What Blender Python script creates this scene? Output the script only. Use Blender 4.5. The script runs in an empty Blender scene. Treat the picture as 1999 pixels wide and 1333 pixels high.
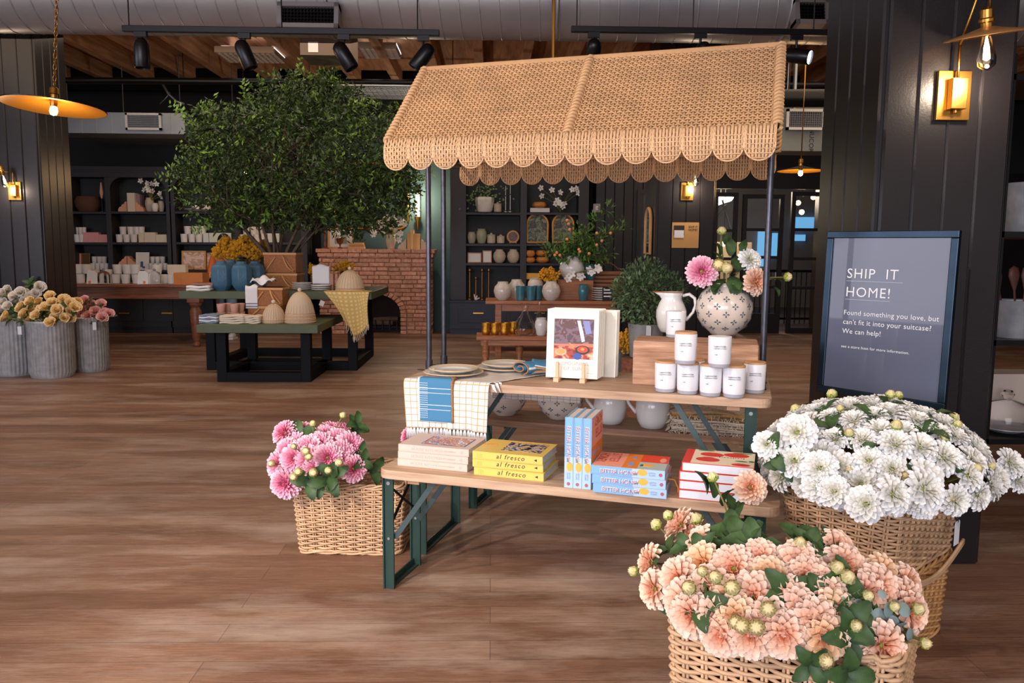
import bpy, math, random
from math import sin, cos, pi, radians, sqrt
from mathutils import Vector, Matrix, Euler, Quaternion
random.seed(7)
SC = bpy.context.scene
COL = SC.collection

# ------------------------------------------------------------------ camera
F_PX = 1555.0
CX, CY = 999.5, 666.5
YAW, PITCH, ROLL, EYE = radians(1.5), radians(6.5), radians(0.4), 1.38
fw = Vector((sin(YAW)*cos(PITCH), cos(YAW)*cos(PITCH), -sin(PITCH)))
r0 = Vector((cos(YAW), -sin(YAW), 0)); u0 = r0.cross(fw)
rt = r0*cos(ROLL) + u0*sin(ROLL); up = rt.cross(fw)
CAMP = Vector((0, 0, EYE))
cam = bpy.data.cameras.new('camera'); cam.sensor_width = 36.0; cam.lens = 36.0*F_PX/1999.0
cam.clip_start = 0.05; cam.clip_end = 100
camo = bpy.data.objects.new('camera', cam); COL.objects.link(camo)
camo.matrix_world = Matrix(((rt.x, up.x, -fw.x, 0), (rt.y, up.y, -fw.y, 0), (rt.z, up.z, -fw.z, EYE), (0, 0, 0, 1)))
SC.camera = camo

def ray(x, y): return (fw*F_PX + rt*(x-CX) + up*(CY-y)).normalized()
def onz(x, y, z):
    d = ray(x, y); return CAMP + d*((z-EYE)/d.z)
def at(x, y, Y):
    d = ray(x, y); return CAMP + d*(Y/d.y)
def mpp(Y): return Y/F_PX        # metres per pixel at depth Y

# ------------------------------------------------------------------ light
SC.view_settings.view_transform = 'Standard'; SC.view_settings.look = 'None'
SC.view_settings.exposure = 0.32; SC.view_settings.gamma = 1.0; SC.view_settings.use_curve_mapping = False
def lin(c):
    return tuple(((v/255)/12.92 if v/255 <= 0.04045 else (((v/255)+0.055)/1.055)**2.4) for v in c)
wd = bpy.data.worlds.new('world'); SC.world = wd; wd.use_nodes = True
wd.node_tree.nodes['Background'].inputs[0].default_value = (*lin((220, 216, 218)), 1)
wd.node_tree.nodes['Background'].inputs[1].default_value = 0.6
def area(name, loc, target, sx, sy, power, col):
    l = bpy.data.lights.new(name, 'AREA'); l.shape = 'RECTANGLE'; l.size = sx; l.size_y = sy; l.energy = power; l.color = lin(col)
    o = bpy.data.objects.new(name, l); COL.objects.link(o); o.location = loc
    o.rotation_euler = (Vector(target)-Vector(loc)).to_track_quat('-Z', 'Y').to_euler(); return o
def spot(name, loc, target, power, col, size=60, blend=.6, rad=.04):
    l = bpy.data.lights.new(name, 'SPOT'); l.energy = power; l.color = lin(col); l.spot_size = radians(size); l.spot_blend = blend; l.shadow_soft_size = rad
    o = bpy.data.objects.new(name, l); COL.objects.link(o); o.location = loc
    o.rotation_euler = (Vector(target)-Vector(loc)).to_track_quat('-Z', 'Y').to_euler(); return o
def point(name, loc, power, col, rad=.03):
    l = bpy.data.lights.new(name, 'POINT'); l.energy = power; l.color = lin(col); l.shadow_soft_size = rad
    o = bpy.data.objects.new(name, l); COL.objects.link(o); o.location = loc; return o
area('shop_window_daylight', (-2.5, -5.0, 2.2), (0.2, 4, 0.8), 7, 2.8, 440, (238, 240, 255))
area('shop_window_daylight', (-7.5, 1.5, 2.0), (0, 4.5, 0.4), 4, 2.4, 120, (240, 240, 255))
area('ceiling_light_panel', (-3.0, 9.0, 3.6), (-3.0, 10, 0), 6, 3, 90, (255, 226, 196))
area('ceiling_light_panel', (3.2, 9.5, 3.6), (3.0, 10.5, 0), 4, 3, 45, (255, 226, 196))
spot('track_spotlight_beam', (-2.2, 1.2, 2.9), (0.1, 3.6, 0.5), 170, (255, 238, 220), 62, .5, .05)
spot('track_spotlight_beam', (1.9, 0.6, 2.9), (1.0, 2.7, 0.6), 70, (255, 240, 222), 60, .6, .05)
spot('track_spotlight_beam', (-0.2, 0.3, 2.9), (0.6, 3.4, 1.3), 40, (255, 240, 222), 60, .6, .05)
spot('track_spotlight_beam', (-2.6, -0.8, 2.9), (-1.6, 2.3, 0), 620, (255, 240, 228), 70, 1.0, .05)

# ------------------------------------------------------------------ materials
MATS = {}
def mat(name, rgb, rough=.6, metal=0, var=0, vs=6, rgb2=None, bump=0, bs=60, spec=.5, trans=0, emis=0, ecol=None, isl=0, ior=1.45, alpha=1, stretch=None, coat=0, thin=False):
    if name in MATS: return MATS[name]
    m = bpy.data.materials.new(name); m.use_nodes = True; MATS[name] = m
    nt = m.node_tree; N = nt.nodes; L = nt.links; b = N['Principled BSDF']
    c1 = (*lin(rgb), 1)
    b.inputs['Base Color'].default_value = c1; b.inputs['Roughness'].default_value = rough; b.inputs['Metallic'].default_value = metal
    b.inputs['Specular IOR Level'].default_value = spec; b.inputs['Transmission Weight'].default_value = trans; b.inputs['IOR'].default_value = ior
    b.inputs['Alpha'].default_value = alpha; b.inputs['Coat Weight'].default_value = coat
    if emis: b.inputs['Emission Color'].default_value = (*lin(ecol or rgb), 1); b.inputs['Emission Strength'].default_value = emis
    tc = N.new('ShaderNodeTexCoord'); mp = N.new('ShaderNodeMapping'); L.new(tc.outputs['Object'], mp.inputs[0])
    if stretch: mp.inputs['Scale'].default_value = stretch
    col = None
    if var:
        n = N.new('ShaderNodeTexNoise'); n.inputs['Scale'].default_value = vs; n.inputs['Detail'].default_value = 4; L.new(mp.outputs[0], n.inputs[0])
        r = N.new('ShaderNodeValToRGB'); r.color_ramp.elements[0].position = .3; r.color_ramp.elements[1].position = .7
        c2 = lin(rgb2) if rgb2 else tuple(v*(1-var) for v in lin(rgb))
        r.color_ramp.elements[0].color = (*c2, 1); r.color_ramp.elements[1].color = c1
        L.new(n.outputs[0], r.inputs[0]); col = r.outputs[0]
    if isl:
        g = N.new('ShaderNodeNewGeometry'); h = N.new('ShaderNodeHueSaturation'); mr = N.new('ShaderNodeMapRange')
        mr.inputs[3].default_value = 1-isl; mr.inputs[4].default_value = 1+isl
        L.new(g.outputs['Random Per Island'], mr.inputs[0]); L.new(mr.outputs[0], h.inputs['Value'])
        if col: L.new(col, h.inputs['Color'])
        else: h.inputs['Color'].default_value = c1
        col = h.outputs[0]
    if col: L.new(col, b.inputs['Base Color'])
    if bump:
        n = N.new('ShaderNodeTexNoise'); n.inputs['Scale'].default_value = bs; n.inputs['Detail'].default_value = 3; L.new(mp.outputs[0], n.inputs[0])
        bp = N.new('ShaderNodeBump'); bp.inputs['Strength'].default_value = bump; bp.inputs['Distance'].default_value = .01
        L.new(n.outputs[0], bp.inputs['Height']); L.new(bp.outputs[0], b.inputs['Normal'])
    return m
def petal_mat(name, stops, rough=.6):
    m = mat(name, (255, 255, 255), rough, spec=.2); nt = m.node_tree; N = nt.nodes; L = nt.links; b = N['Principled BSDF']
    a = N.new('ShaderNodeAttribute'); a.attribute_name = 't'
    r = N.new('ShaderNodeValToRGB'); e = r.color_ramp.elements
    while len(e) < len(stops): e.new(.5)
    for el, (p, c) in zip(e, stops): el.position = p; el.color = (*lin(c), 1)
    g = N.new('ShaderNodeNewGeometry'); h = N.new('ShaderNodeHueSaturation'); mr = N.new('ShaderNodeMapRange')
    mr.inputs[3].default_value = .86; mr.inputs[4].default_value = 1.08
    L.new(a.outputs['Fac'], r.inputs[0]); L.new(r.outputs[0], h.inputs['Color']); L.new(g.outputs['Random Per Island'], mr.inputs[0]); L.new(mr.outputs[0], h.inputs['Value'])
    L.new(h.outputs[0], b.inputs['Base Color'])
    b.inputs['Subsurface Weight'].default_value = 0.15; b.inputs['Subsurface Radius'].default_value = (.01, .006, .005); b.inputs['Subsurface Scale'].default_value = .3
    return m
def wood_mat(name, a, b_, rough=.55, axis='x', sc=1.0, bump=.15):
    st = {'x': (1.2*sc, 14*sc, 14*sc), 'y': (14*sc, 1.2*sc, 14*sc), 'z': (14*sc, 14*sc, 1.2*sc)}[axis]
    return mat(name, a, rough, var=.4, vs=3.0, rgb2=b_, bump=bump, bs=8, stretch=st)
def grid_cloth(name, base, line, sx, sy, w=.07, rough=.9):
    """woven check: lines every sx / sy metres of the UV map"""
    m = mat(name, base, rough, bump=.2, bs=400); nt = m.node_tree; N = nt.nodes; L = nt.links; b = N['Principled BSDF']
    uv = N.new('ShaderNodeUVMap'); sp = N.new('ShaderNodeSeparateXYZ'); L.new(uv.outputs[0], sp.inputs[0]); outs = []
    for i, s in ((0, sx), (1, sy)):
        d = N.new('ShaderNodeMath'); d.operation = 'DIVIDE'; d.inputs[1].default_value = s; L.new(sp.outputs[i], d.inputs[0])
        f = N.new('ShaderNodeMath'); f.operation = 'FRACT'; L.new(d.outputs[0], f.inputs[0])
        l = N.new('ShaderNodeMath'); l.operation = 'LESS_THAN'; l.inputs[1].default_value = w; L.new(f.outputs[0], l.inputs[0]); outs.append(l)
    mx = N.new('ShaderNodeMath'); mx.operation = 'MAXIMUM'; L.new(outs[0].outputs[0], mx.inputs[0]); L.new(outs[1].outputs[0], mx.inputs[1])
    mi = N.new('ShaderNodeMix'); mi.data_type = 'RGBA'; mi.inputs['A'].default_value = (*lin(base), 1); mi.inputs['B'].default_value = (*lin(line), 1)
    L.new(mx.outputs[0], mi.inputs['Factor']); L.new(mi.outputs['Result'], b.inputs['Base Color']); return m

def floor_mat():
    m = mat('worn_floorboards', (150, 112, 88), .42); nt = m.node_tree; N = nt.nodes; L = nt.links; b = N['Principled BSDF']
    tc = N.new('ShaderNodeTexCoord')
    br = N.new('ShaderNodeTexBrick'); br.offset = .37; br.inputs['Scale'].default_value = 1; br.inputs['Brick Width'].default_value = 2.6; br.inputs['Row Height'].default_value = .135
    br.inputs['Mortar Size'].default_value = .0018; br.inputs['Mortar Smooth'].default_value = .3; br.inputs['Bias'].default_value = 0
    br.inputs['Color1'].default_value = (0, 0, 0, 1); br.inputs['Color2'].default_value = (1, 1, 1, 1); br.inputs['Mortar'].default_value = (.5, .5, .5, 1)
    L.new(tc.outputs['Object'], br.inputs[0])
    def noise(scale, st, det=6, rough=.6):
        mp = N.new('ShaderNodeMapping'); mp.inputs['Scale'].default_value = st; L.new(tc.outputs['Object'], mp.inputs[0])
        n = N.new('ShaderNodeTexNoise'); n.inputs['Scale'].default_value = scale; n.inputs['Detail'].default_value = det; n.inputs['Roughness'].default_value = rough
        L.new(mp.outputs[0], n.inputs[0]); return n.outputs[0]
    def ramp(src, stops):
        r = N.new('ShaderNodeValToRGB'); e = r.color_ramp.elements
        while len(e) < len(stops): e.new(.5)
        for el, (p, c) in zip(e, stops): el.position = p; el.color = (*lin(c), 1)
        L.new(src, r.inputs[0]); return r.outputs[0]
    def mix(a, c, f, mode='MIX'):
        x = N.new('ShaderNodeMix'); x.data_type = 'RGBA'; x.blend_type = mode
        for sck, v in (('A', a), ('B', c)):
            if isinstance(v, tuple): x.inputs[sck].default_value = v
            else: L.new(v, x.inputs[sck])
        if isinstance(f, float): x.inputs['Factor'].default_value = f
        else: L.new(f, x.inputs['Factor'])
        return x.outputs['Result']
    base = ramp(noise(2.2, (.5, 3.5, 1), 5), [(.3, (108, 76, 58)), (.5, (142, 106, 84)), (.72, (182, 148, 122))])
    plank = ramp(br.outputs['Color'], [(0, (122, 88, 68)), (.5, (148, 112, 90)), (1, (168, 134, 110))])
    c = mix(base, plank, .5)
    gr = ramp(noise(9, (.8, 26, 1), 10, .8), [(.36, (112, 94, 82)), (.6, (255, 255, 255))])
    c = mix(c, gr, .62, 'MULTIPLY')
    worn = noise(1.1, (.6, 2.2, 1), 8, .7)
    wr = N.new('ShaderNodeMapRange'); wr.inputs[1].default_value = .48; wr.inputs[2].default_value = .72; wr.inputs[4].default_value = .55; L.new(worn, wr.inputs[0])
    c = mix(c, (*lin((212, 194, 178)), 1), wr.outputs[0])
    st = noise(3.3, (.8, 1.8, 1), 8, .75)
    sr = N.new('ShaderNodeMapRange'); sr.inputs[1].default_value = .64; sr.inputs[2].default_value = .74; sr.inputs[4].default_value = .6; L.new(st, sr.inputs[0])
    c = mix(c, (*lin((88, 56, 42)), 1), sr.outputs[0])
    mo = N.new('ShaderNodeMath'); mo.operation = 'MULTIPLY'; mo.inputs[1].default_value = .55; L.new(br.outputs['Fac'], mo.inputs[0])
    c = mix(c, (*lin((60, 38, 28)), 1), mo.outputs[0])
    L.new(c, b.inputs['Base Color'])
    rr = N.new('ShaderNodeMapRange'); rr.inputs[3].default_value = .34; rr.inputs[4].default_value = .62; L.new(noise(5, (.8, 4, 1)), rr.inputs[0]); L.new(rr.outputs[0], b.inputs['Roughness'])
    bp = N.new('ShaderNodeBump'); bp.inputs['Strength'].default_value = .25; bp.inputs['Distance'].default_value = .004; L.new(noise(8, (1, 16, 1), 6), bp.inputs['Height']); L.new(bp.outputs[0], b.inputs['Normal'])
    return m

M_BLACK = mat('black_painted_board', (32, 29, 31), .34, var=.15, vs=3, bump=.06, bs=120)
M_SHELF = mat('charcoal_painted_shelving', (46, 44, 50), .5, var=.2, vs=4)
M_SHELFIN = mat('dark_shelf_backing', (32, 36, 37), .6)
M_NAVY = mat('navy_painted_cabinet', (38, 44, 62), .5)
M_TEALWALL = mat('dark_teal_wall', (66, 92, 94), .75, var=.15, vs=1)
M_DARKWALL = mat('near_black_wall', (30, 32, 34), .8, var=.2, vs=1)
M_STEEL = mat('spiral_duct_steel', (176, 174, 174), .36, .6, var=.25, vs=1.5, bump=.05, bs=12)
M_STEEL2 = mat('flat_duct_steel', (165, 172, 178), .4, .8, var=.2, vs=2)
M_BLKMETAL = mat('black_metal', (18, 18, 20), .35, .3)
M_BRASS = mat('aged_brass', (190, 140, 66), .3, .95, var=.15, vs=8)
M_BRASSIN = mat('gold_shade_lining', (214, 152, 50), .35, .75)
M_BULB = mat('glowing_filament_bulb', (255, 225, 180), .3, emis=14, ecol=(255, 214, 160))
M_GLASS = mat('clear_glass', (255, 255, 255), .03, trans=1, ior=1.3)
M_GREENTOP = mat('green_painted_tabletop', (84, 94, 66), .55, var=.2, vs=5)
M_BLKWOOD = mat('black_stained_timber', (12, 15, 19), .7, var=.2, vs=6, spec=.2)
M_PLANK = wood_mat('bleached_plank', (202, 172, 144), (158, 126, 100), .6)
M_PLANKEND = wood_mat('pale_plank_edge', (208, 172, 132), (170, 126, 92), .6)
M_GREENMET = mat('dark_green_steel', (46, 72, 66), .42, .3, var=.2, vs=14)
M_POLE = mat('raw_steel_pole', (84, 84, 92), .32, .8, var=.3, vs=40)
M_WICK = mat('natural_wicker', (220, 180, 140), .55, isl=.14, var=.25, vs=14)
M_WICKD = mat('golden_wicker', (206, 156, 102), .55, isl=.14, var=.25, vs=14)
M_RATTAN = mat('awning_rattan', (206, 162, 116), .5, isl=.12, var=.2, vs=9)
M_RATTAN2 = mat('awning_rattan_lobe', (216, 176, 134), .5, isl=.14, var=.2, vs=9)
M_BASKBR = mat('brown_chip_basket', (176, 112, 60), .6, var=.4, vs=60, bump=.8, bs=50)
M_WHITE = mat('white_glazed_ceramic', (224, 222, 218), .22, coat=.4)
M_CREAM = mat('cream_glazed_ceramic', (222, 208, 194), .22, var=.08, vs=8, coat=.4)
M_CROSS = mat('grey_blue_glaze_mark', (92, 104, 112), .4)
M_TEAL = mat('teal_glazed_ceramic', (58, 118, 132), .25, var=.2, vs=10, coat=.4)
M_BLUEVASE = mat('slate_blue_ceramic', (72, 112, 138), .3, var=.15, vs=12, bump=.3, bs=60)
M_PAPER = mat('page_block', (222, 212, 200), .8, isl=0, var=.2, vs=40, stretch=(1, 1, 30))
M_CANDLE = mat('frosted_white_glass', (232, 232, 236), .28, spec=.5)
M_CANDLEB = mat('clear_glass_foot', (190, 192, 202), .15, trans=.3)
M_LID = wood_mat('pale_wood_lid', (216, 168, 122), (190, 140, 96), .5)
M_INK = mat('grey_ink', (136, 132, 134), .7)
M_INKD = mat('dark_ink', (44, 44, 46), .7)
M_LEAF = mat('dahlia_leaf', (66, 94, 50), .5, var=.4, vs=30, rgb2=(38, 58, 36), spec=.4)
M_LEAFL = mat('fresh_sepal_green', (150, 168, 60), .5, var=.2, vs=20)
M_EUC = mat('eucalyptus_leaf', (132, 152, 150), .6, isl=.15)
M_STEM = mat('flower_stem', (120, 116, 66), .6)
M_TREELEAF = mat('ficus_leaf', (50, 70, 34), .38, isl=.5, spec=.5)
M_TREELEAF2 = mat('bright_ficus_leaf', (104, 138, 52), .4, isl=.3, spec=.5)
M_BARK = mat('grey_brown_bark', (106, 88, 72), .8, var=.4, vs=20, bump=.5, bs=60)
M_YEL = mat('mustard_dried_flower', (214, 156, 36), .8, isl=.25)
M_ZINC = mat('galvanised_zinc', (186, 190, 192), .45, .3, var=.35, vs=14)
M_BRICK = mat('reclaimed_brick', (220, 172, 150), .85, isl=.22, var=.4, vs=22, rgb2=(192, 130, 104), bump=.6, bs=70)
M_MORTAR = mat('brick_mortar', (168, 136, 114), .9, var=.3, vs=20)
M_OAK = wood_mat('red_brown_table_wood', (150, 96, 68), (108, 64, 44), .4)
M_OAKL = wood_mat('honey_table_wood', (184, 122, 80), (142, 88, 56), .4)
M_LINEN = mat('natural_linen', (224, 208, 186), .9, bump=.4, bs=300)
M_WHITECLOTH = mat('white_cotton', (228, 228, 230), .9, bump=.2, bs=200)
M_GOLD = mat('hammered_gold', (206, 150, 52), .25, .9, bump=.5, bs=120)
M_CARD = mat('kraft_card', (196, 150, 92), .8)
M_TERRA = mat('pale_clay', (214, 158, 130), .6)
M_TAN = mat('turned_pale_wood', (206, 160, 108), .55, var=.2, vs=10)
M_AMBERW = mat('amber_pumpkin_glaze', (206, 134, 62), .4, var=.2, vs=12)
M_SAGE = mat('sage_glaze', (160, 164, 138), .35, var=.15, vs=12)
M_STONE = mat('speckled_stoneware', (198, 184, 164), .5, var=.2, vs=50)

# ------------------------------------------------------------------ mesh kit
class MB:
    def __init__(s): s.v = []; s.f = []; s.m = []; s.t = []; s.uv = {}
    def add(s, vs, fs, mi=0, t=None, M=None, uv=None):
        o = len(s.v)
        s.v += [tuple(M @ Vector(p)) if M is not None else tuple(p) for p in vs]
        s.f += [tuple(i+o for i in f) for f in fs]; s.m += [mi]*len(fs)
        s.t += list(t) if t is not None else [0.0]*len(vs)
        if uv is not None:
            for i, q in enumerate(uv): s.uv[o+i] = q
        return s
    def box(s, x0, x1, y0, y1, z0, z1, mi=0, M=None):
        return s.add([(x, y, z) for z in (z0, z1) for y in (y0, y1) for x in (x0, x1)],
                     [(0, 2, 3, 1), (4, 5, 7, 6), (0, 1, 5, 4), (2, 6, 7, 3), (0, 4, 6, 2), (1, 3, 7, 5)], mi, M=M)
    def tube(s, pts, r, n=8, mi=0, caps=True, closed=False, M=None, flat=1.0):
        P = [Vector(p) for p in pts]; k = len(P)
        if not hasattr(r, '__len__'): r = [r]*k
        T = []
        for i in range(k):
            a = P[(i-1) % k] if (closed or i > 0) else P[0]; b = P[(i+1) % k] if (closed or i < k-1) else P[-1]
            d = b-a; T.append(d.normalized() if d.length > 1e-9 else Vector((0, 0, 1)))
        ref = Vector((0, 0, 1)) if abs(T[0].z) < .9 else Vector((1, 0, 0))
        nx = (ref - T[0]*ref.dot(T[0])).normalized(); vs = []
        for i in range(k):
            nx = nx - T[i]*nx.dot(T[i]); nx = nx.normalized() if nx.length > 1e-6 else Vector((1, 0, 0)); ny = T[i].cross(nx)
            for j in range(n):
                a = 2*pi*j/n; vs.append(P[i] + (nx*cos(a) + ny*(sin(a)*flat))*r[i])
        fs = []
        for i in range(k if closed else k-1):
            i2 = (i+1) % k
            for j in range(n): fs.append((i*n+j, i*n+(j+1) % n, i2*n+(j+1) % n, i2*n+j))
        if caps and not closed: fs += [tuple(range(n-1, -1, -1)), tuple((k-1)*n+j for j in range(n))]
        return s.add(vs, fs, mi, M=M)
    def lathe(s, prof, n=24, mi=0, c=(0, 0, 0), M=None, sx=1, sy=1, caps=True, rf=None):
        vs = []
        for k, (r, z) in enumerate(prof):
            for j in range(n):
                a = 2*pi*j/n; q = r*(rf(a, z) if rf else 1); vs.append((c[0]+q*cos(a)*sx, c[1]+q*sin(a)*sy, c[2]+z))
        fs = []
        for i in range(len(prof)-1):
            for j in range(n): fs.append((i*n+j, i*n+(j+1) % n, (i+1)*n+(j+1) % n, (i+1)*n+j))
        if caps:
            if prof[0][0] > 1e-5: fs.append(tuple(range(n-1, -1, -1)))
            if prof[-1][0] > 1e-5: fs.append(tuple((len(prof)-1)*n+j for j in range(n)))
        return s.add(vs, fs, mi, M=M)
    def sheet(s, fn, nu, nv, mi=0, M=None, uvf=None):
        vs = []; uv = []
        for j in range(nv+1):
            for i in range(nu+1):
                vs.append(fn(i/nu, j/nv)); uv.append(uvf(i/nu, j/nv) if uvf else (i/nu, j/nv))
        fs = [(j*(nu+1)+i, j*(nu+1)+i+1, (j+1)*(nu+1)+i+1, (j+1)*(nu+1)+i) for j in range(nv) for i in range(nu)]
        return s.add(vs, fs, mi, M=M, uv=uv)
    def ball(s, c, r, n=12, mi=0, M=None):
        rx, ry, rz = r if hasattr(r, '__len__') else (r, r, r)
        h = max(4, n//2); prof = [(sin(pi*i/h), -cos(pi*i/h)*rz) for i in range(h+1)]
        prof[0] = (1e-6, -rz); prof[-1] = (1e-6, rz)
        return s.lathe([(p*rx, z) for p, z in prof], n, mi, c, M, 1, ry/rx, caps=False)
    def prism(s, pts, z0, z1, mi=0, M=None):
        n = len(pts)
        return s.add([(x, y, z0) for x, y in pts]+[(x, y, z1) for x, y in pts],
                     [tuple(range(n-1, -1, -1)), tuple(range(n, 2*n))]+[(i, (i+1) % n, n+(i+1) % n, n+i) for i in range(n)], mi, M=M)
    def build(s, name, mats, parent=None, smooth=False, bevel=0, seg=2, loc=None, rot=None, solid=0, sub=0):
        me = bpy.data.meshes.new(name); me.from_pydata(s.v, [], s.f)
        for mt in (mats if isinstance(mats, (list, tuple)) else [mats]): me.materials.append(mt)
        me.polygons.foreach_set('material_index', s.m)
        if any(s.t):
            a = me.attributes.new('t', 'FLOAT', 'POINT'); a.data.foreach_set('value', s.t)
        if s.uv:
            l = me.uv_layers.new(name='UVMap')
            for lp in me.loops: l.data[lp.index].uv = s.uv.get(lp.vertex_index, (0, 0))
        if smooth:
            me.polygons.foreach_set('use_smooth', [True]*len(me.polygons))
            if smooth != 'all': me.set_sharp_from_angle(angle=radians(42))
        me.update()
        o = bpy.data.objects.new(name, me); COL.objects.link(o)
        if parent: o.parent = parent
        if loc is not None: o.location = loc
        if rot is not None: o.rotation_euler = rot
        if solid: md = o.modifiers.new('solid', 'SOLIDIFY'); md.thickness = solid; md.offset = 0
        if bevel: md = o.modifiers.new('bevel', 'BEVEL'); md.width = bevel; md.segments = seg; md.limit_method = 'ANGLE'
        if sub: md = o.modifiers.new('sub', 'SUBSURF'); md.levels = sub; md.render_levels = sub
        return o
def tag(o, label, cat, group=None, kind=None):
    o['label'] = label; o['category'] = cat
    if group: o['group'] = group
    if kind: o['kind'] = kind
    return o
def thing(name, label, cat, loc=(0, 0, 0), rz=0, group=None, rot=None):
    o = bpy.data.objects.new(name, None); o.empty_display_size = .05; COL.objects.link(o); o.location = loc
    o.rotation_euler = rot if rot is not None else (0, 0, rz)
    return tag(o, label, cat, group)
def dup(root, label=None, loc=None, rz=None, group=None, scale=None, par=None, rot=None, quat=None, swap=None):
    c = root.copy(); COL.objects.link(c)
    if par is not None: c.parent = par
    if swap and c.type == 'MESH':
        for i, s_ in enumerate(root.data.materials):
            if s_.name in swap:
                c.material_slots[i].link = 'OBJECT'; c.material_slots[i].material = swap[s_.name]
    if label: c['label'] = label
    if group: c['group'] = group
    if loc is not None: c.location = loc
    if rz is not None: c.rotation_euler = (0, 0, rz)
    if rot is not None: c.rotation_euler = rot
    if quat is not None: c.rotation_euler = quat.to_euler()
    if scale is not None: c.scale = scale if hasattr(scale, '__len__') else (scale,)*3
    for ch in list(root.children): dup(ch, par=c, swap=swap)
    return c
def struct(o): o['kind'] = 'structure'; return o
TXT = {}
def text(body, size, m, parent, loc, rot=(pi/2, 0, 0), name='lettering', ext=.0006, align='CENTER', space=1.0, sx=1.0, line=1.0, shear=0):
    key = (body, align, space, line, shear)
    if key not in TXT:
        cu = bpy.data.curves.new('lettering', 'FONT'); cu.body = body; cu.size = 1; cu.extrude = .02; cu.align_x = align; cu.space_character = space; cu.space_line = line; cu.shear = shear; cu.resolution_u = 3
        o = bpy.data.objects.new('lettering', cu); COL.objects.link(o)
        dg = bpy.context.evaluated_depsgraph_get(); me = bpy.data.meshes.new_from_object(o.evaluated_get(dg))
        bpy.data.objects.remove(o); TXT[key] = me
    me = TXT[key].copy(); me.materials.clear(); me.materials.append(m)
    o = bpy.data.objects.new(name, me); COL.objects.link(o); o.parent = parent; o.location = loc; o.rotation_euler = rot; o.scale = (size*sx, size, ext/.02)
    return o
ORD = ['first', 'second', 'third', 'fourth', 'fifth', 'sixth', 'seventh', 'eighth', 'ninth', 'tenth', 'eleventh', 'twelfth', 'thirteenth', 'fourteenth']
def nth(i, n, side='left'):
    if n == 1: return 'only one'
    if i == 0: return 'leftmost' if side == 'left' else 'lowest'
    if i == n-1: return 'rightmost' if side == 'left' else 'topmost'
    return ORD[i]+(' from the left' if side == 'left' else ' from the bottom')
# profiles
def rounded_rect(x0, x1, y0, y1, r, n=5):
    P = []
    for cx, cy, a0 in ((x1-r, y0+r, -pi/2), (x1-r, y1-r, 0), (x0+r, y1-r, pi/2), (x0+r, y0+r, pi)):
        for k in range(n+1):
            a = a0+pi/2*k/n; P.append((cx+r*cos(a), cy+r*sin(a)))
    return P

# ================================================================== the setting
f = MB().box(-10, 10, -7, 13.8, -.12, 0).build('floor', floor_mat()); struct(f)
struct(MB().box(-10, 10, 13.8, 22, -.12, 0).build('floor', mat('dark_corridor_floor', (70, 60, 56), .5)))
M_DECK = wood_mat('old_ceiling_deck', (188, 136, 100), (130, 88, 62), .8, 'y', .4)
M_JOIST = wood_mat('old_ceiling_joist', (204, 154, 116), (150, 106, 78), .8, 'y', .4)
struct(MB().box(-10, 10, -7, 22, 4.25, 4.35).build('ceiling', M_DECK))
jm = MB()
for k in range(-14, 15): x = -.85+.66*k; jm.box(x-.06, x+.06, 7.3, 13.3, 4.02, 4.25)
struct(jm.build('ceiling', M_JOIST))
struct(MB().box(-10, 10, 13.3, 13.45, 3.9, 4.25).build('trim_1', M_BLKWOOD))
struct(MB().box(-10, 3.66, 13.75, 13.95, 0, 4.25).build('wall_back', M_DARKWALL))
struct(MB().box(-2.9, -.55, 13.72, 13.75, 0, 3.6).build('wall_back', M_TEALWALL))
struct(MB().box(3.66, 10, 13.6, 13.9, 2.75, 4.25).build('wall_back', M_DARKWALL))
struct(MB().box(5.62, 10, 13.6, 13.9, 0, 2.75).build('wall_back', M_BLACK))
struct(MB().box(-10.1, -10, -2, 13.8, 0, 4.25).build('wall_left', M_DARKWALL))
struct(MB().box(10, 10.1, -2, 22, 0, 4.25).build('wall_right', M_DARKWALL))
struct(MB().box(-10, 10, 20, 20.1, 0, 4.25).build('wall_corridor', mat('corridor_wall', (120, 122, 128), .8, var=.3, vs=.7)))

def planks(mb, a, b, z0, z1, n, nrm, th=.02, g=.018, extra=0):
    """upright boards with chamfered edges on the line a -> b, facing nrm"""
    a = Vector(a); b = Vector(b); d = (b-a)/n; u = d.normalized(); w = d.length; nn = Vector(nrm)
    for i in range(n):
        o = a+d*i
        p = [o+nn*0, o+u*.0005+nn*(th-g*.5), o+u*(g*.5)+nn*th, o+u*(w-g*.5)+nn*th, o+u*(w-.0005)+nn*(th-g*.5), o+u*w]
        vs = [(q.x, q.y, z) for z in (z0, z1) for q in p]
        mb.add(vs, [(k, k+1, 7+k, 6+k) for k in range(5)]+[(0, 5, 4, 3, 2, 1), (6, 7, 8, 9, 10, 11)])
def pillar(x0, x1, y0, y1, nf, ns, label, ztop=4.25):
    mb = MB().box(x0+.002, x1-.002, y0+.002, y1-.002, 0, ztop)
    planks(mb, (x0, y0, 0), (x1, y0, 0), 0, ztop, nf, (0, -1, 0)); planks(mb, (x0, y1, 0), (x0, y0, 0), 0, ztop, ns, (-1, 0, 0))
    planks(mb, (x1, y0, 0), (x1, y1, 0), 0, ztop, ns, (1, 0, 0))
    o = mb.build('pillar', M_BLACK); struct(o); o['label'] = label; return o
PR = (1.645, 2.18, 3.40, 3.98)
pillar(PR[0], PR[1], PR[2], PR[3], 4, 4, 'black boarded pillar nearest the camera behind the framed sign')
PL = (-5.72, -5.06, 9.2, 9.84)
pillar(PL[0], PL[1], PL[2], PL[3], 4, 4, 'black boarded pillar at the left edge behind the flower buckets')
PM = (1.90, 2.55, 9.2, 9.84)
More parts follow.
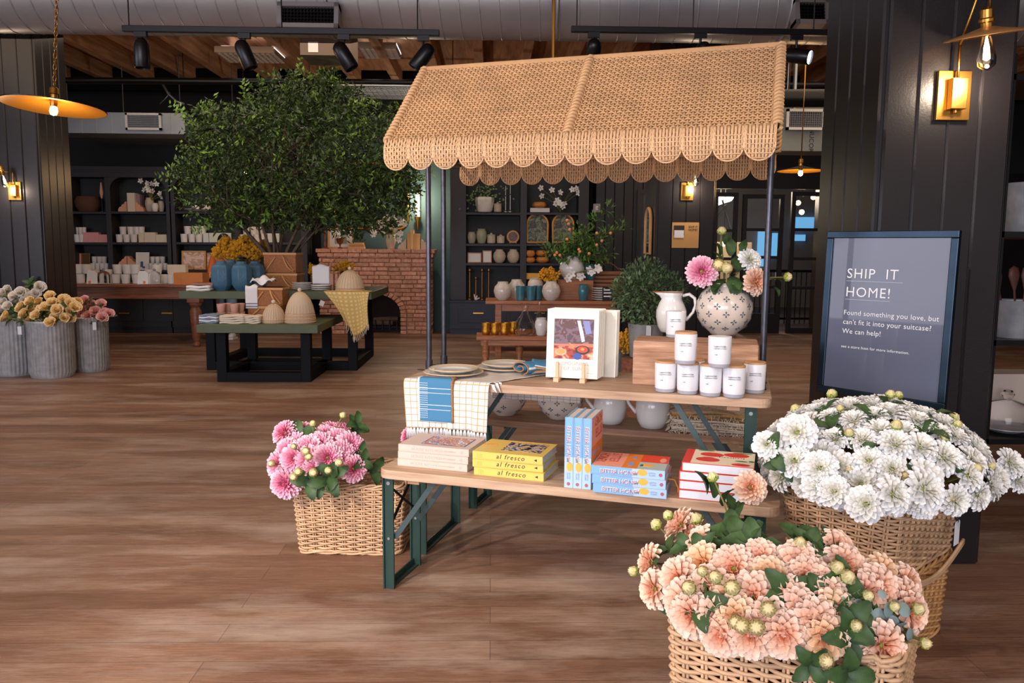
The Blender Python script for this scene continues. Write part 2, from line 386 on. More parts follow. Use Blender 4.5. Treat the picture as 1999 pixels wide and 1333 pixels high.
pillar(PM[0], PM[1], PM[2], PM[3], 4, 4, 'black boarded pillar in the middle distance with a kraft card notice')
# a black boarded stretch of the back wall right of the shelving, a narrow window and a switch plate
wb = MB().box(1.72, 3.6, 13.35, 13.75, 0, 3.2); planks(wb, (1.72, 13.35, 0), (3.6, 13.35, 0), 0, 3.2, 12, (0, -1, 0)); struct(wb.build('wall_boarded', M_BLACK))

def glazed(name, x0, x1, y0, y1, rows, fr=.07, Y=13.5, cols=1):
    """a glazed door: px rectangle at depth Y, rows = px heights of its cross bars"""
    a = at(x0, y1, Y); b = at(x1, y0, Y); zs = [0.0]+[at(x0, r, Y).z for r in rows]+[b.z]
    mb = MB()
    X0, X1, Z1 = a.x, b.x, b.z
    mb.box(X0-fr, X0, Y, Y+.06, 0, Z1+fr); mb.box(X1, X1+fr, Y, Y+.06, 0, Z1+fr); mb.box(X0, X1, Y, Y+.06, Z1, Z1+fr); mb.box(X0, X1, Y, Y+.06, 0, a.z)
    for r in rows: z = at(x0, r, Y).z; mb.box(X0, X1, Y+.01, Y+.05, z-.025, z+.025)
    for c in range(1, cols): x = X0+(X1-X0)*c/cols; mb.box(x-.015, x+.015, Y+.01, Y+.05, a.z, Z1)
    o = mb.build(name, M_BLACK); struct(o)
    MB().box(X0, X1, Y+.028, Y+.034, a.z, Z1).build('glass', M_GLASS, o)
    return o
glazed('door_1', 1394, 1434, 384, 636, [450, 505, 560])
d2 = glazed('door_2', 1451, 1524, 388, 612, [448, 502, 560])
MB().tube([(at(1514, 540, 13.45).x, 13.45, .92), (at(1514, 540, 13.45).x, 13.45, 1.05)], .012).box(at(1505, 0, 13.4).x, at(1522, 0, 13.4).x, 13.43, 13.47, 1.03, 1.06).build('handle', M_STEEL2, d2)
glazed('door_3', 1543, 1604, 383, 640, [448, 505, 562])
glazed('window_1', 1250, 1268, 378, 500, [448], Y=13.27)
struct(MB().box(at(1390, 0, 13.5).x-.2, 5.7, 13.49, 13.6, at(1400, 376, 13.5).z+.07, 2.8).build('trim_2', M_BLACK))
# the corridor beyond the doors
t = thing('stair_railing', 'thin black vertical bar railing seen through the glass doors', 'railing', (4.2, 15.4, 0))
MB().box(-.8, 2.6, -.02, .02, 1.0, 1.05).box(-.8, 2.6, -.02, .02, .08, .12).build('rail', M_BLKMETAL, t)
bm = MB()
for k in range(34): bm.box(-.78+k*.1, -.765+k*.1, -.008, .008, 0, 1.0)
bm.build('bars', M_BLKMETAL, t)
M_LITBLUE = mat('daylit_far_window', (110, 170, 215), .5, emis=.9, ecol=(96, 160, 205)); M_LITCREAM = mat('lit_cream_partition', (232, 212, 176), .8)
for i, (x0, x1, y0, y1) in enumerate([(1478, 1500, 452, 520), (1507, 1522, 455, 500), (1549, 1600, 424, 446), (1549, 1572, 458, 470)]):
    a = at(x0, y1, 19.9); b = at(x1, y0, 19.9)
    w = MB().box(a.x, b.x, 19.88, 19.96, a.z, b.z).build('window_%d' % (i+2), M_LITBLUE); struct(w)
a = at(1388, 500, 17); b = at(1446, 466, 17)
tag(MB().box(a.x, b.x+.25, 17, 17.1, 0, a.z+.3).build('partition_screen', M_LITCREAM, bevel=.01), 'low cream partition seen through the left glass door', 'partition')
for (x, y, lab) in [(1407, 385, 'small round ceiling bulb behind the left glass door'), (1558, 396, 'round ceiling bulb behind the right glass door, left one of two'), (1588, 385, 'round ceiling bulb behind the right glass door, right one of two'), (1565, 414, 'low glowing bulb behind the right glass door'), (1413, 476, 'glowing bulb beside the cream partition behind the glass')]:
    p = at(x, y, 16.0); t = thing('globe_lamp', lab, 'lamp', p)
    MB().ball((0, 0, 0), .05).build('bulb', M_BULB, t, smooth='all'); MB().tube([(0, 0, .04), (0, 0, 4.25-p.z)], .005, 5).build('cord', M_BLKMETAL, t)
bm = MB()
bm.tube([at(1432, 470, 15), (at(1432, 470, 15).x, 15, 0)], .03, 6)
for (x0, y0, x1, y1) in [(1393, 435, 1420, 400), (1410, 390, 1432, 470), (1395, 405, 1434, 392)]:
    bm.tube([at(x0, y0, 15), at(x1, y1, 15)], .02, 6)
tag(bm.build('steel_truss', M_STEEL2), 'thin diagonal steel bracing seen through the left glass door', 'truss')
point('corridor_glow', (4.6, 16.2, 2.6), 90, (255, 232, 205), .3)

# ---------------------------------------------------------------- ceiling services
DY, DZ, DR = 6.9, 3.47, .335
t = thing('spiral_duct', 'large round galvanised spiral duct crossing the ceiling', 'duct', (0, DY, DZ))
mb = MB(); n = 48
mb.tube([(x, 0, 0) for x in [-9.97+k*.997 for k in range(21)]], DR, n, caps=False); mb.build('duct_wall', M_STEEL, t, smooth='all')
mb = MB(); pts = []
for k in range(int(19.9/.16*20)): a = 2*pi*k/20; pts.append((-9.96+.16*k/20, DR*1.003*cos(a), DR*1.003*sin(a)))
mb.tube(pts, .006, 4); mb.build('seam', M_STEEL, t, smooth='all')
for x in (-1.32, 0.52, 2.4, -4.4):
    MB().tube([(x, DR*1.01*cos(a), DR*1.01*sin(a)) for a in [2*pi*i/40 for i in range(40)]], .014, 6, closed=True).build('joint_band', M_STEEL, t, smooth='all')
for (x0, x1, y0, y1, lab) in [(541, 660, 2, 54, 'dark grille register on the round duct, nearer the tree'), (1552, 1622, -6, 47, 'dark grille register on the round duct beside the near pillar')]:
    a = at(x0, y1, 6.5); b = at(x1, y0, 6.5); cx = (a.x+b.x)/2; cz = (a.z+b.z)/2; hw = (b.x-a.x)/2; hh = (b.z-a.z)/2
    t = thing('air_register', lab, 'vent', (cx, 6.5, cz), rot=(radians(-12), 0, 0))
    MB().box(-hw, hw, 0, .12, -hh, -hh+.035).box(-hw, hw, 0, .12, hh-.035, hh).box(-hw, -hw+.035, 0, .12, -hh, hh).box(hw-.035, hw, 0, .12, -hh, hh).build('frame', M_STEEL, t)
    g = MB().box(-hw+.03, hw-.03, .05, .06, -hh+.03, hh-.03).build('backing', M_BLKMETAL, t); g = MB()
    k = -hw+.05
    while k < hw-.03: g.box(k, k+.006, .02, .04, -hh+.03, hh-.03); k += .026
    k = -hh+.05
    while k < hh-.03: g.box(-hw+.03, hw-.03, .015, .03, k, k+.006); k += .026
    g.build('grille', M_BLKMETAL, t)
# track lights
TY = 5.0
def track(x0, x1, y0, lab, wires):
    a = at(x0, y0, TY); b = at(x1, y0, TY); L_ = b.x-a.x
    t = thing('light_track', lab, 'track', (a.x, TY, a.z))
    MB().box(0, L_, -.018, .018, 0, .035).build('rail', M_BLKMETAL, t, bevel=.003)
    for w in wires: MB().tube([(w*L_, 0, .03), (w*L_, 0, 4.25-a.z)], .004, 5).build('hanging_wire', M_BLKMETAL, t)
    return a.z
z1 = track(240, 858, 62, 'black ceiling light track carrying four spotlights above the tree', (.02, .5, .93))
z2 = track(1115, 1640, 63, 'black ceiling light track above the wicker awning', (.02, .45, .9))
def head(px, z, yaw, pitch, lab, lit=False):
    x = at(px, 62, TY).x; t = thing('track_spotlight', lab, 'spotlight', (x, TY, z), group='black track spotlights')
    MB().box(-.035, .035, -.016, .016, -.03, 0).build('adaptor', M_BLKMETAL, t); MB().tube([(0, 0, -.03), (0, 0, -.085)], .008, 8).build('stem', M_BLKMETAL, t)
    hd = MB().lathe([(.001, .085), (.022, .082), (.037, .068), (.044, .045), (.045, .02), (.045, -.085), (.041, -.09), (.040, -.075)], 24, caps=False)
    h = hd.build('lamp_housing', M_BLKMETAL, t, smooth=True, loc=(0, 0, -.12), rot=(pitch, 0, yaw))
    MB().lathe([(.001, 0), (.040, 0)], 24).build('lens', M_BULBW if lit else M_BLKMETAL, h, loc=(0, 0, -.078))
    return t
M_BULBW = mat('lit_spot_lens', (235, 245, 255), .3, emis=9, ecol=(232, 242, 255))
head(275, z1, 0, radians(0), 'black track spotlight hanging straight, first from the left above the tree')
head(477, z1, radians(90), radians(-22), 'black track spotlight tipped slightly right, second on the left track')
head(671, z1, radians(90), radians(-32), 'black track spotlight tipped right, third on the left track')
head(826, z1, radians(90), radians(38), 'black track spotlight tipped left, last on the left track')
head(1159, z2, 0, radians(35), 'black track spotlight just behind the awning ridge at its middle')
head(1368, z2, radians(20), radians(55), 'black track spotlight half hidden behind the awning ridge')
head(1556, z2, radians(50), radians(-76), 'lit black track spotlight by the awning corner and near pillar', True)
# pipes, panels, wires, grilles of the ceiling
def hung_pipe(name, label, pts, r, m_, cat='pipe'):
    t = thing(name, label, cat, pts[0]); o_ = Vector(pts[0]); MB().tube([Vector(q)-o_ for q in pts], r, 12).build('pipe_run', m_, t, smooth=True)
    for f_ in (.15, .5, .85): q = Vector(pts[0])*(1-f_)+Vector(pts[-1])*f_-o_; MB().tube([q, (q.x, q.y, 4.25-o_.z)], .006, 5).build('hanging_rod', m_, t)
hung_pipe('sprinkler_pipe', 'long black pipe running under the wooden ceiling', [at(130, 157, 11.4), at(1620, 166, 11.4)], .045, M_BLKMETAL)
hung_pipe('conduit_pipe', 'thin grey conduit at the tree top in front of the dark wall', [at(376, 248, 12.9), at(900, 252, 12.9)], .02, M_STEEL2)
tag(MB().tube([at(1081, 118, 6.2), at(1081, 120, 6.2)], .001, 4).tube([(at(1081, 0, 6.2).x, 6.2, at(1081, 120, 6.2).z), (at(1081, 0, 6.2).x, 6.2, 4.25)], .014, 6).build('hanging_chain', M_BRASS), 'thin brass chain dropping in front of the duct to the awning', 'chain')
def louvre(x0, x1, y0, y1, Y, lab, em):
    a = at(x0, y1, Y); b = at(x1, y0, Y); z = a.z; D = .55
    t = thing('ceiling_light', lab, 'light', ((a.x+b.x)/2, Y, z)); hw = (b.x-a.x)/2
    MB().box(-hw, hw, -.02, D, .06, .08).build('diffuser', em, t); g = MB().box(-hw, hw, -.03, -.02, 0, .08).box(-hw, hw, D, D+.01, 0, .08)
    k = -hw
    while k <= hw: g.box(k, k+.008, -.02, D, 0, .06); k += .07
    for q in range(1, 6): g.box(-hw, hw, D*q/6, D*q/6+.008, 0, .06)
    g.build('louvre', mat('brown_louvre', (150, 128, 110), .5, .3), t)
M_TUBE = mat('lit_diffuser', (235, 240, 245), .5, emis=1.4)
louvre(420, 535, 84, 103, 10.9, 'louvred ceiling light behind the second spotlight', M_TUBE); louvre(700, 774, 82, 95, 11.0, 'louvred ceiling light left of the last spotlight on the left track', M_TUBE)
a = at(586, 107, 9.2); b = at(684, 80, 9.2); t = thing('ceiling_access_box', 'grey box on the ceiling with a small white sticker', 'box', (a.x, 9.2, a.z))
MB().box(0, b.x-a.x, 0, .5, 0, .3).build('panel', mat('painted_box', (112, 98, 88), .7), t); MB().box(.09, .2, -.005, 0, .03, .14).build('sticker', M_WHITECLOTH, t)
a = at(650, 166, 11.0); b = at(850, 160, 11.0)
t = thing('hanging_tray', 'white wire cable tray hanging level with the tree top', 'tray', (a.x, 11.0, a.z)); w = b.x-a.x
MB().tube([(0, 0, 0), (w, 0, 0)], .016, 6).tube([(0.1, .9, 0), (w, .9, 0)], .016, 6).tube([(0, 0, 0), (.1, .9, 0)], .014, 6).build('tray_frame', M_STEEL2, t)
g = MB()
for k in range(18): g.box(k*w/18, k*w/18+.004, 0, .9, -.01, 0)
for k in range(9): g.box(0, w, k*.1, k*.1+.004, -.01, 0)
g.build('mesh_floor', M_STEEL2, t); MB().tube([(.02, 0, 0), (.02, 0, 4.25-a.z)], .004, 4).tube([(.12, .5, 0), (.12, .5, 4.25-a.z)], .004, 4).build('hanging_wire', M_STEEL2, t)
# flat duct with register on the left, wires
a = at(100, 259, 12.0); b = at(360, 221, 12.0); t = thing('flat_duct', 'flat galvanised duct with a white framed register at upper left', 'duct', (a.x, 12.0, a.z)); w = b.x-a.x; h = b.z-a.z
MB().box(0, w, 0, .5, 0, h).build('duct_box', M_STEEL2, t); g = MB()
for k in range(1, 9): g.box(w*k/9, w*k/9+.012, -.012, 0, 0, h)
g.build('rib', M_STEEL2, t)
a2 = at(248, 254, 12.0); b2 = at(316, 222, 12.0)
x0, x1 = a2.x-a.x, b2.x-a.x; zz0, zz1 = a2.z-a.z, b2.z-a.z
rg = MB().box(x0, x1, -.05, -.012, zz0, zz0+.03).box(x0, x1, -.05, -.012, zz1-.03, zz1).box(x0, x0+.03, -.05, -.012, zz0, zz1).box(x1-.03, x1, -.05, -.012, zz0, zz1).build('register_frame', M_WHITE, t)
g = MB()
for k in range(1, 9): g.box(x0, x1, -.035, -.02, zz0+(zz1-zz0)*k/9, zz0+(zz1-zz0)*k/9+.012)
g.build('register_slat', mat('grey_slat', (120, 120, 124), .6), rg)
for x in (.08, .5, .93): MB().tube([(w*x, .2, h-.01), (w*x, .2, 4.25-a.z)], .006, 5).build('hanging_rod', M_STEEL2, t)
tag(MB().tube([at(318, 165, 12), at(330, 185, 12), at(345, 198, 12), at(360, 203, 12)], .02, 6).tube([at(312, 203, 12), at(325, 190, 12), at(332, 180, 12)], .008, 5).build('ceiling_cable', M_STEEL2, smooth='all'), 'bundle of loose grey cables above the flat duct', 'cable')
tag(MB().box(*[v for v in (at(120, 0, 12.3).x, at(372, 0, 12.3).x)], 12.55, 13.74, at(200, 262, 12.55).z-.01, at(200, 258, 12.55).z-.01).build('shelf_ledge', M_STEEL2), 'thin grey ledge directly below the flat duct', 'ledge')
# services at the right between awning and pillar
a = at(1535, 253, 11); b = at(1612, 213, 11); t = thing('air_register', 'white gridded register on grey duct between awning and near pillar', 'vent', (a.x, 11, a.z)); w = b.x-a.x; h = b.z-a.z
MB().box(0, w, 0, .04, 0, .035).box(0, w, 0, .04, h-.035, h).box(0, .035, 0, .04, 0, h).box(w-.035, w, 0, .04, 0, h).build('frame', M_WHITE, t); g = MB().box(0, w, .03, .04, 0, h)
k = .05
while k < w-.03: g.box(k, k+.008, .005, .02, .03, h-.03); k += .03
k = .05
while k < h-.03: g.box(.03, w-.03, .01, .025, k, k+.008); k += .03
g.build('grille', mat('grey_slat', (120, 120, 124), .6), t); MB().box(.1, .13, .1-.06, .1+.0, h-.02, 4.25-a.z).build('hanging_rod', M_STEEL2, t)
a = at(1500, 294, 11.1); b = at(1640, 205, 11.1); t = thing('duct_riser', 'flat grey sheet steel duct lettered on its side, right of awning', 'duct', (a.x, 11.1, a.z))
MB().box(0, b.x-a.x, 0, .5, 0, b.z-a.z).build('duct_box', mat('dull_sheet_steel', (136, 140, 138), .6, .2), t)
MB().tube([(.3, .2, b.z-a.z), (.3, .2, 4.25-a.z)], .01, 6).tube([(.9, .2, b.z-a.z), (.9, .2, 4.25-a.z)], .01, 6).build('hanging_rod', M_STEEL2, t)
text('NUCOR', .088, M_INKD, t, (at(1593, 0, 11.1).x-a.x, -.004, at(1575, 274, 11.1).z-a.z), (pi/2, pi/2, 0))
hung_pipe('round_duct', 'dark round duct behind the lit spotlight', [at(1440, 192, 10.4), at(1640, 192, 10.4)], .115, M_BLKMETAL, 'duct')

# ---------------------------------------------------------------- lamps
def pendant(px, py, Y, halfpx, lab, chain='chain', tilt=(0, 0, 0)):
    p = at(px, py, Y); R_ = halfpx*mpp(Y); t = thing('pendant_lamp', lab, 'lamp', p, rot=tilt)
    MB().lathe([(.02, .06), (.06, .045), (R_*.6, .02), (R_, 0), (R_*.995, -.006)], 40, caps=False).build('shade', M_BLKMETAL, t, smooth=True)
    MB().lathe([(.02, .05), (.06, .038), (R_*.6, .013), (R_*.99, -.006)], 40, caps=False).build('shade_lining', M_BRASSIN, t, smooth='all')
    MB().lathe([(.012, .14), (.03, .13), (.034, .09), (.026, .085), (.026, .02), (.02, .0)], 16).build('socket', M_BRASS, t, smooth=True)
    MB().lathe([(.001, -.065), (.02, -.058), (.028, -.035), (.024, -.01), (.015, .01)], 16).build('bulb', M_BULB, t, smooth='all')
    c = MB(); z = .14; k = 0; top = (4.25-p.z)/cos(tilt[0])
    if chain == 'chain':
        while z < top:
            pts = [((.012*cos(a) if k % 2 else 0), (0 if k % 2 else .012*cos(a)), z+.022+.026*sin(a)) for a in [2*pi*i/8 for i in range(8)]]
            c.tube(pts, .004, 4, closed=True); z += .04; k += 1
    else: c.tube([(0, 0, .14), (0, 0, top)], .007, 6)
    c.build(chain, M_BRASS, t, smooth='all'); point('pendant_glow', p-Vector((0, 0, .16)), 12, (255, 205, 150), .04)
pendant(105, 208, 6.0, 90, 'brass lined disc pendant on a chain at upper left', tilt=(radians(-3.5), radians(3), 0))
pendant(1563, 333, 9.6, 44, 'brass lined disc pendant glowing between awning and near pillar', 'stem')
pendant(480, 332, 12.2, 22, 'small brass disc pendant half hidden in the tree', 'stem')
def sconce(px, py, Y, s, lab, bx, by, shade=True, by_depth=.16):
    p = at(px, py, Y); t = thing('wall_sconce', lab, 'lamp', p)
    MB().box(-.07*s, .07*s, -.018, 0, -.1*s, .1*s).build('back_plate', M_BRASS, t, bevel=.002)
    MB().box(-.03*s, .035*s, -.055*s, -.018, -.06*s, .065*s).lathe([(.008*s, -.075*s), (.008*s, -.06*s)], 10, c=(0, -.035*s, 0)).build('switch_box', M_BRASS, t, bevel=.003)
    q = at(bx, by, Y-by_depth); d = q-p
    arm = MB().tube([(.0, -.035*s, .06*s), (.0, -.035*s, .2*s)], .006*s, 8)
    if shade:
        arm.tube([(0, -.035*s, .2*s), (.02*s, -.06*s, .30*s), (d.x-.01, d.y, d.z+.34*s)], .006*s, 8).tube([(d.x, d.y, d.z+.1*s), (d.x, d.y, d.z+.36*s), (d.x-.02, d.y, d.z+.36*s)], .006*s, 8)
    else: arm.tube([(0, -.035*s, .2*s), (d.x, d.y, .2*s), (d.x, d.y, d.z+.07*s)], .005*s, 8)
    arm.build('arm', M_BRASS, t, smooth='all')
    T = Matrix.Translation(d) @ Matrix.Rotation(radians(-9), 4, 'Y') @ Matrix.Rotation(radians(8), 4, 'X')
    if shade:
        MB().lathe([(.025*s, .075*s), (.06*s, .065*s), (.15*s, .045*s), (.151*s, .041*s), (.06*s, .06*s), (.025*s, .07*s)], 48, caps=False, M=T).build('shade', M_SHADEB, t, smooth='all')
    MB().lathe([(.012*s, .15*s), (.024*s, .14*s), (.024*s, .11*s), (.03*s, .105*s), (.03*s, .095*s), (.022*s, .09*s), (.022*s, .05*s), (.016*s, .04*s)], 20, M=T).build('socket', M_BRASS, t, smooth=True)
    MB().lathe([(.014*s, .045*s), (.026*s, .0*s), (.036*s, -.045*s), (.032*s, -.07*s), (.012*s, -.088*s), (.001, -.09*s)], 24, caps=False, M=T).build('bulb_glass', M_GLASS, t, smooth='all')
    MB().lathe([(.004*s, .04*s), (.014*s, .0), (.017*s, -.045*s), (.001, -.055*s)], 12, M=T).build('filament', M_BULB, t, smooth='all')
    q2 = p+d; point('sconce_glow', (q2.x, q2.y-.02, q2.z-.11*s), 9, (255, 228, 200), .03)
M_SHADEB = mat('satin_brass_shade', (222, 168, 104), .35, .7)
sconce(1858, 188, PR[2]-.022, 1.0, 'large brass wall sconce with disc shade on the near pillar', 1926, 92)
sconce(30, 373, PL[2]-.022, 1.0, 'brass wall sconce with bare bulb on the left pillar', 8, 350, False, .12)
sconce(1341, 374, PM[2]-.022, 1.0, 'brass wall sconce with bare bulb on the middle pillar', 1357, 348, False, .12)
# slim lit wall lamp on the teal wall
p = at(816, 400, 13.68); t = thing('wall_sconce', 'slim glowing tube wall lamp on the teal wall beside the mirror', 'lamp', p)
MB().tube([(0, -.06, -.2), (0, -.06, .26)], .035, 14).build('glass_tube', mat('glowing_tube', (255, 226, 170), .3, emis=3.2), t, smooth=True)
MB().lathe([(.001, -.42), (.02, -.36), (.03, -.28), (.055, -.24), (.055, -.2)], 14, c=(0, -.06, 0)).box(-.02, .02, -.06, .0, -.3, -.24).build('bracket', M_BRASS, t, smooth=True)
point('wall_lamp_glow', p+Vector((.0, -.3, .1)), 30, (255, 236, 206), .05)
# kraft notice and mirror on the middle pillar, switch plate
p = at(1338, 459, PM[2]-.025); t = thing('card_notice', 'kraft card notice pinned to the middle pillar under its sconce', 'sign', p)
MB().box(-.155, .155, 0, .006, -.145, .145).build('card', M_CARD, t); MB().box(-.135, -.015, -.004, 0, .0, .11).build('black_label', M_INKD, t); MB().box(-.13, -.02, -.006, -.004, -.03, .055).build('white_label', M_WHITECLOTH, t)
text('SHIP IT\nHOME!', .034, M_INKD, t, (.085, -.003, .085))
p = at(1273, 450, 9.1); t = thing('arched_mirror', 'narrow arched wood framed mirror on the side of the middle pillar', 'mirror', (PM[0]-.045, 9.5, p.z), rz=radians(-90)); 
prof = [(-.15, -.26)] + [(.15*cos(pi-pi*k/10), .12+.15*sin(pi*k/10)) for k in range(11)] + [(.15, -.26)]
MB().tube([(x, 0, z) for x, z in prof], .02, 8, closed=True).build('frame', M_TAN, t, smooth=True)
MB().prism(prof, -.004, .004, M=Matrix.Rotation(pi/2, 4, 'X')).build('mirror_glass', mat('mirror_silver', (200, 205, 205), .03, 1), t)
p = at(1165, 406, 13.3); t = thing('switch_plate', 'small grey switch plate on the dark boarded wall', 'switch', p); MB().box(-.06, .06, -.01, .02, -.07, .07).build('plate', mat('grey_plastic', (150, 144, 150), .5), t, bevel=.004); MB().box(-.02, .02, -.018, -.01, -.03, .03).build('rocker', M_WHITE, t)

# ================================================================== the market cart
TH0 = radians(20.4); O0 = Vector((-0.45, 3.177, 0))
U0 = Vector((cos(TH0), -sin(TH0), 0)); V0 = Vector((sin(TH0), cos(TH0), 0)); PIV = O0+U0*.7+V0*.65
class Frame:
    def __init__(s, t):
        s.th = TH0+t; s.U = Vector((cos(s.th), -sin(s.th), 0)); s.V = Vector((sin(s.th), cos(s.th), 0)); s.O = PIV-s.U*.7-s.V*.65; s.rz = -s.th
    def p(s, u, v, z): return s.O+s.U*u+s.V*v+Vector((0, 0, z))
    def loc(s, w): d = Vector(w)-s.O; return d.dot(s.U), d.dot(s.V), w[2]
FB, FT, FA = Frame(-.025), Frame(-.046), Frame(-.015)
BZ, TZ, KZ = .51, .81, .50       # tops of front bench, table and back bench
def leg_frame(name, u, v0, v1, ztop, d, parent):
    """folding steel leg: two flat uprights, floor bar, crossed bars and slanting struts; d = side its struts lean to"""
    w = .042
    for v in (v0, v1):
        g = MB().box(u-w/2, u+w/2, v-.004, v+.004, 0, ztop).box(u-w/2*d-.003, u-w/2*d+.003, v-.012, v+.012, 0, ztop)
        L_ = g.build('leg', M_GREENMET, parent)
        MB().tube([(u, v-.006, ztop-.03), (u, v+.006, ztop-.03)], .008, 8).tube([(u, v-.007, ztop*.45), (u, v+.007, ztop*.45)], .006, 8).build('rivet', M_STEEL2, L_, smooth=True)
    MB().box(u-.012, u+.012, v0, v1, 0, .006).box(u-.015, u-.009, v0, v1, 0, .03).build('floor_bar', M_GREENMET, parent)
    MB().tube([(u, v0+.01, ztop*.55), (u, v1-.01, ztop*.9)], .006, 6).tube([(u, v1-.01, ztop*.55), (u, v0+.01, ztop*.9)], .006, 6).build('cross_bar', M_BLKMETAL, parent, smooth=True)
    for v in (v0+.012, v1-.012):
        a = Vector((u+.02*d, v, ztop*.45)); b = Vector((u+.20*d+.1*d*(ztop > .6), v, ztop-.004)); q = (b-a).normalized(); n = Vector((-q.z, 0, q.x))*.011
        g = MB(); P = [a-n, a+n, b+n, b-n]; g.add([(p.x, p.y-.003, p.z) for p in P]+[(p.x, p.y+.003, p.z) for p in P], [(0, 1, 2, 3), (7, 6, 5, 4), (0, 4, 5, 1), (1, 5, 6, 2), (2, 6, 7, 3), (3, 7, 4, 0)]); g.build('strut', M_STRUT, parent)
M_STRUT = mat('grey_green_strut', (72, 90, 92), .4, .3, var=.2, vs=10)
def plank_top(u0, u1, v0, v1, z, th, parent, r=.05, gaps=0, m=None):
    MB().prism(rounded_rect(u0, u1, v0, v1, r, 6), z-th, z).build('plank_top', m or M_PLANK, parent, bevel=.003)
    MB().box(u0+.12, u0+.17, v0+.03, v1-.03, z-th-.02, z-th).box(u1-.17, u1-.12, v0+.03, v1-.03, z-th-.02, z-th).build('batten', M_PLANKEND, parent)
b1 = thing('folding_bench', 'weathered plank bench on green folding legs in front of the cart table', 'bench', FB.p(0, 0, 0), FB.rz)
plank_top(0, 1.53, -.045, .245, BZ, .036, b1); leg_frame('leg', .03, 0, .262, BZ-.036, 1, b1); leg_frame('leg', 1.46, 0, .262, BZ-.036, -1, b1)
b2 = thing('folding_table', 'weathered plank table on green folding legs under the wicker awning', 'table', FT.p(0, 0, 0), FT.rz)
plank_top(-.085, 1.487, .36, .90, TZ, .036, b2); leg_frame('leg', 0, .40, .84, TZ-.036, 1, b2); leg_frame('leg', 1.41, .40, .84, TZ-.036, -1, b2)
b3 = thing('folding_bench', 'plank bench behind the cart table carrying pitchers and folded cloths', 'bench', FB.p(0, 0, 0), FB.rz)
plank_top(0, 1.53, 1.04, 1.34, KZ, .034, b3, m=wood_mat('grey_brown_plank', (168, 132, 104), (126, 92, 70), .6)); leg_frame('leg', .0, 1.07, 1.31, KZ-.034, 1, b3); leg_frame('leg', 1.44, 1.07, 1.31, KZ-.034, -1, b3)

# ---- awning
aw = thing('wicker_awning', 'wicker market awning with scalloped edges on four steel poles', 'awning', FA.p(0, 0, 0), FA.rz)
U1, U2, VC, DF, DB, ZR, ZF, ZB = -.072, 1.470, .613, .39, .40, 2.20, 1.824, 1.828
def weave(P, N, L1, L2, pu, pv, r, amp, mb):
    """woven rods: P(a, b) -> point for a, b in 0..1, N its normal"""
    nu = int(L1/pu); nv = int(L2/pv)
    for i in range(nu+1):        # warps run along b
        a = i/nu; pts = []
        for k in range(nv*2+1):
            b = k/(nv*2); s = sin(pi*b*nv+pi*(i % 2)); pts.append(P(a, b)+N*(amp*s))
        mb.tube(pts, r, 5)
    for j in range(nv):
        b = (j+.5)/nv; pts = []
        for k in range(nu*2+1):
            a = k/(nu*2); s = cos(pi*a*nu); pts.append(P(a, b)+N*(-amp*s*(1 if j % 2 == 0 else -1)))
        mb.tube(pts, r*.95, 5)
UM = (U1+U2)/2
for side, (d, z) in (('front', (-DF, ZF)), ('back', (DB, ZB))):
    for (ua, ub) in ((U1+.02, UM-.02), (UM+.02, U2-.02)):
        A = Vector((ua, VC, ZR)); B = Vector((ub, VC, ZR)); D = Vector((0, d, z-ZR)); Nn = (B-A).cross(D).normalized()
        if Nn.z < 0: Nn = -Nn
        mb = MB(); weave(lambda a, b: A+(B-A)*a+D*b, Nn, (B-A).length, D.length, .0165, .0155, .0041, .0044, mb)
        mb.build('woven_panel', M_RATTAN, aw, smooth='all')
    for k, uu in enumerate((U1, UM, U2)):
        # rattan-wrapped frame rods: coils round a rod
        A = Vector((uu, VC, ZR)); B = Vector((uu, VC+d, z)); q = (B-A).normalized(); e1 = Vector((1, 0, 0)); e2 = q.cross(e1); mb = MB()
        L_ = (B-A).length; turns = int(L_/.022); pts = [A+q*(L_*i/(turns*8))+(e1*cos(2*pi*i/8)+e2*sin(2*pi*i/8))*.014 for i in range(turns*8+1)]
        mb.tube(pts, .0085, 5); mb.build('wrapped_edge', M_RATTAN, aw, smooth='all')
        MB().tube([A, B], .010, 8).build('frame_rod', M_BLKMETAL, aw, smooth=True)
MB().tube([(U1, VC, ZR), (U2, VC, ZR)], .013, 8).build('ridge_rod', M_RATTAN, aw, smooth=True)
def lobe(w, h, curve):
    """one scallop: vertical rods hanging from the fold, ends on a half circle, bound by thin wefts"""
    mb = MB(); r = w/2; n = 9
    def P(x, s): # s = 0 top .. 1 bottom, bulges outward (-y)
        L_ = (h-r)+sqrt(max(0, r*r-x*x))*1.0; y = -curve*sin(min(1, s*L_/.05)*pi/2)-.008*sin(pi*s); return Vector((x*(1-.06*s), y, .012-(L_+.012)*s))
    for i in range(n):
        x = -r*.93+2*r*.93*i/(n-1)
        for e in (-.0022, .0022):
            pts = [P(x+e, s/10)+Vector((0, .0035*sin(pi*s/1.0*1.0+pi*(i % 2)) if 0 < s < 10 else 0, 0)) for s in range(11)]
            mb.tube([p+Vector((0, .0028*cos(pi*k+pi*(i % 2)), 0)) for k, p in enumerate(pts)], .0029, 5)
    for j in range(6):
        zz = -.026-.0165*j; half = r*.93 if -zz < h-r else sqrt(max(0, r*r-(-zz-(h-r))**2))
        if half > .008: mb.tube([(x_, -curve-.007+.003*cos(pi*k_+pi*(j % 2)), zz) for k_, x_ in enumerate([-half+2*half*k/12 for k in range(13)])], .0028, 4)
    edge = [P(-r, 0), P(-r, .5)]+[Vector((r*cos(pi+pi*k/14), -curve-.004, -(h-r)+r*sin(pi+pi*k/14)*1.0)) for k in range(15)]+[P(r, .5), P(r, 0)]
    mb.tube(edge, .0035, 5); return mb
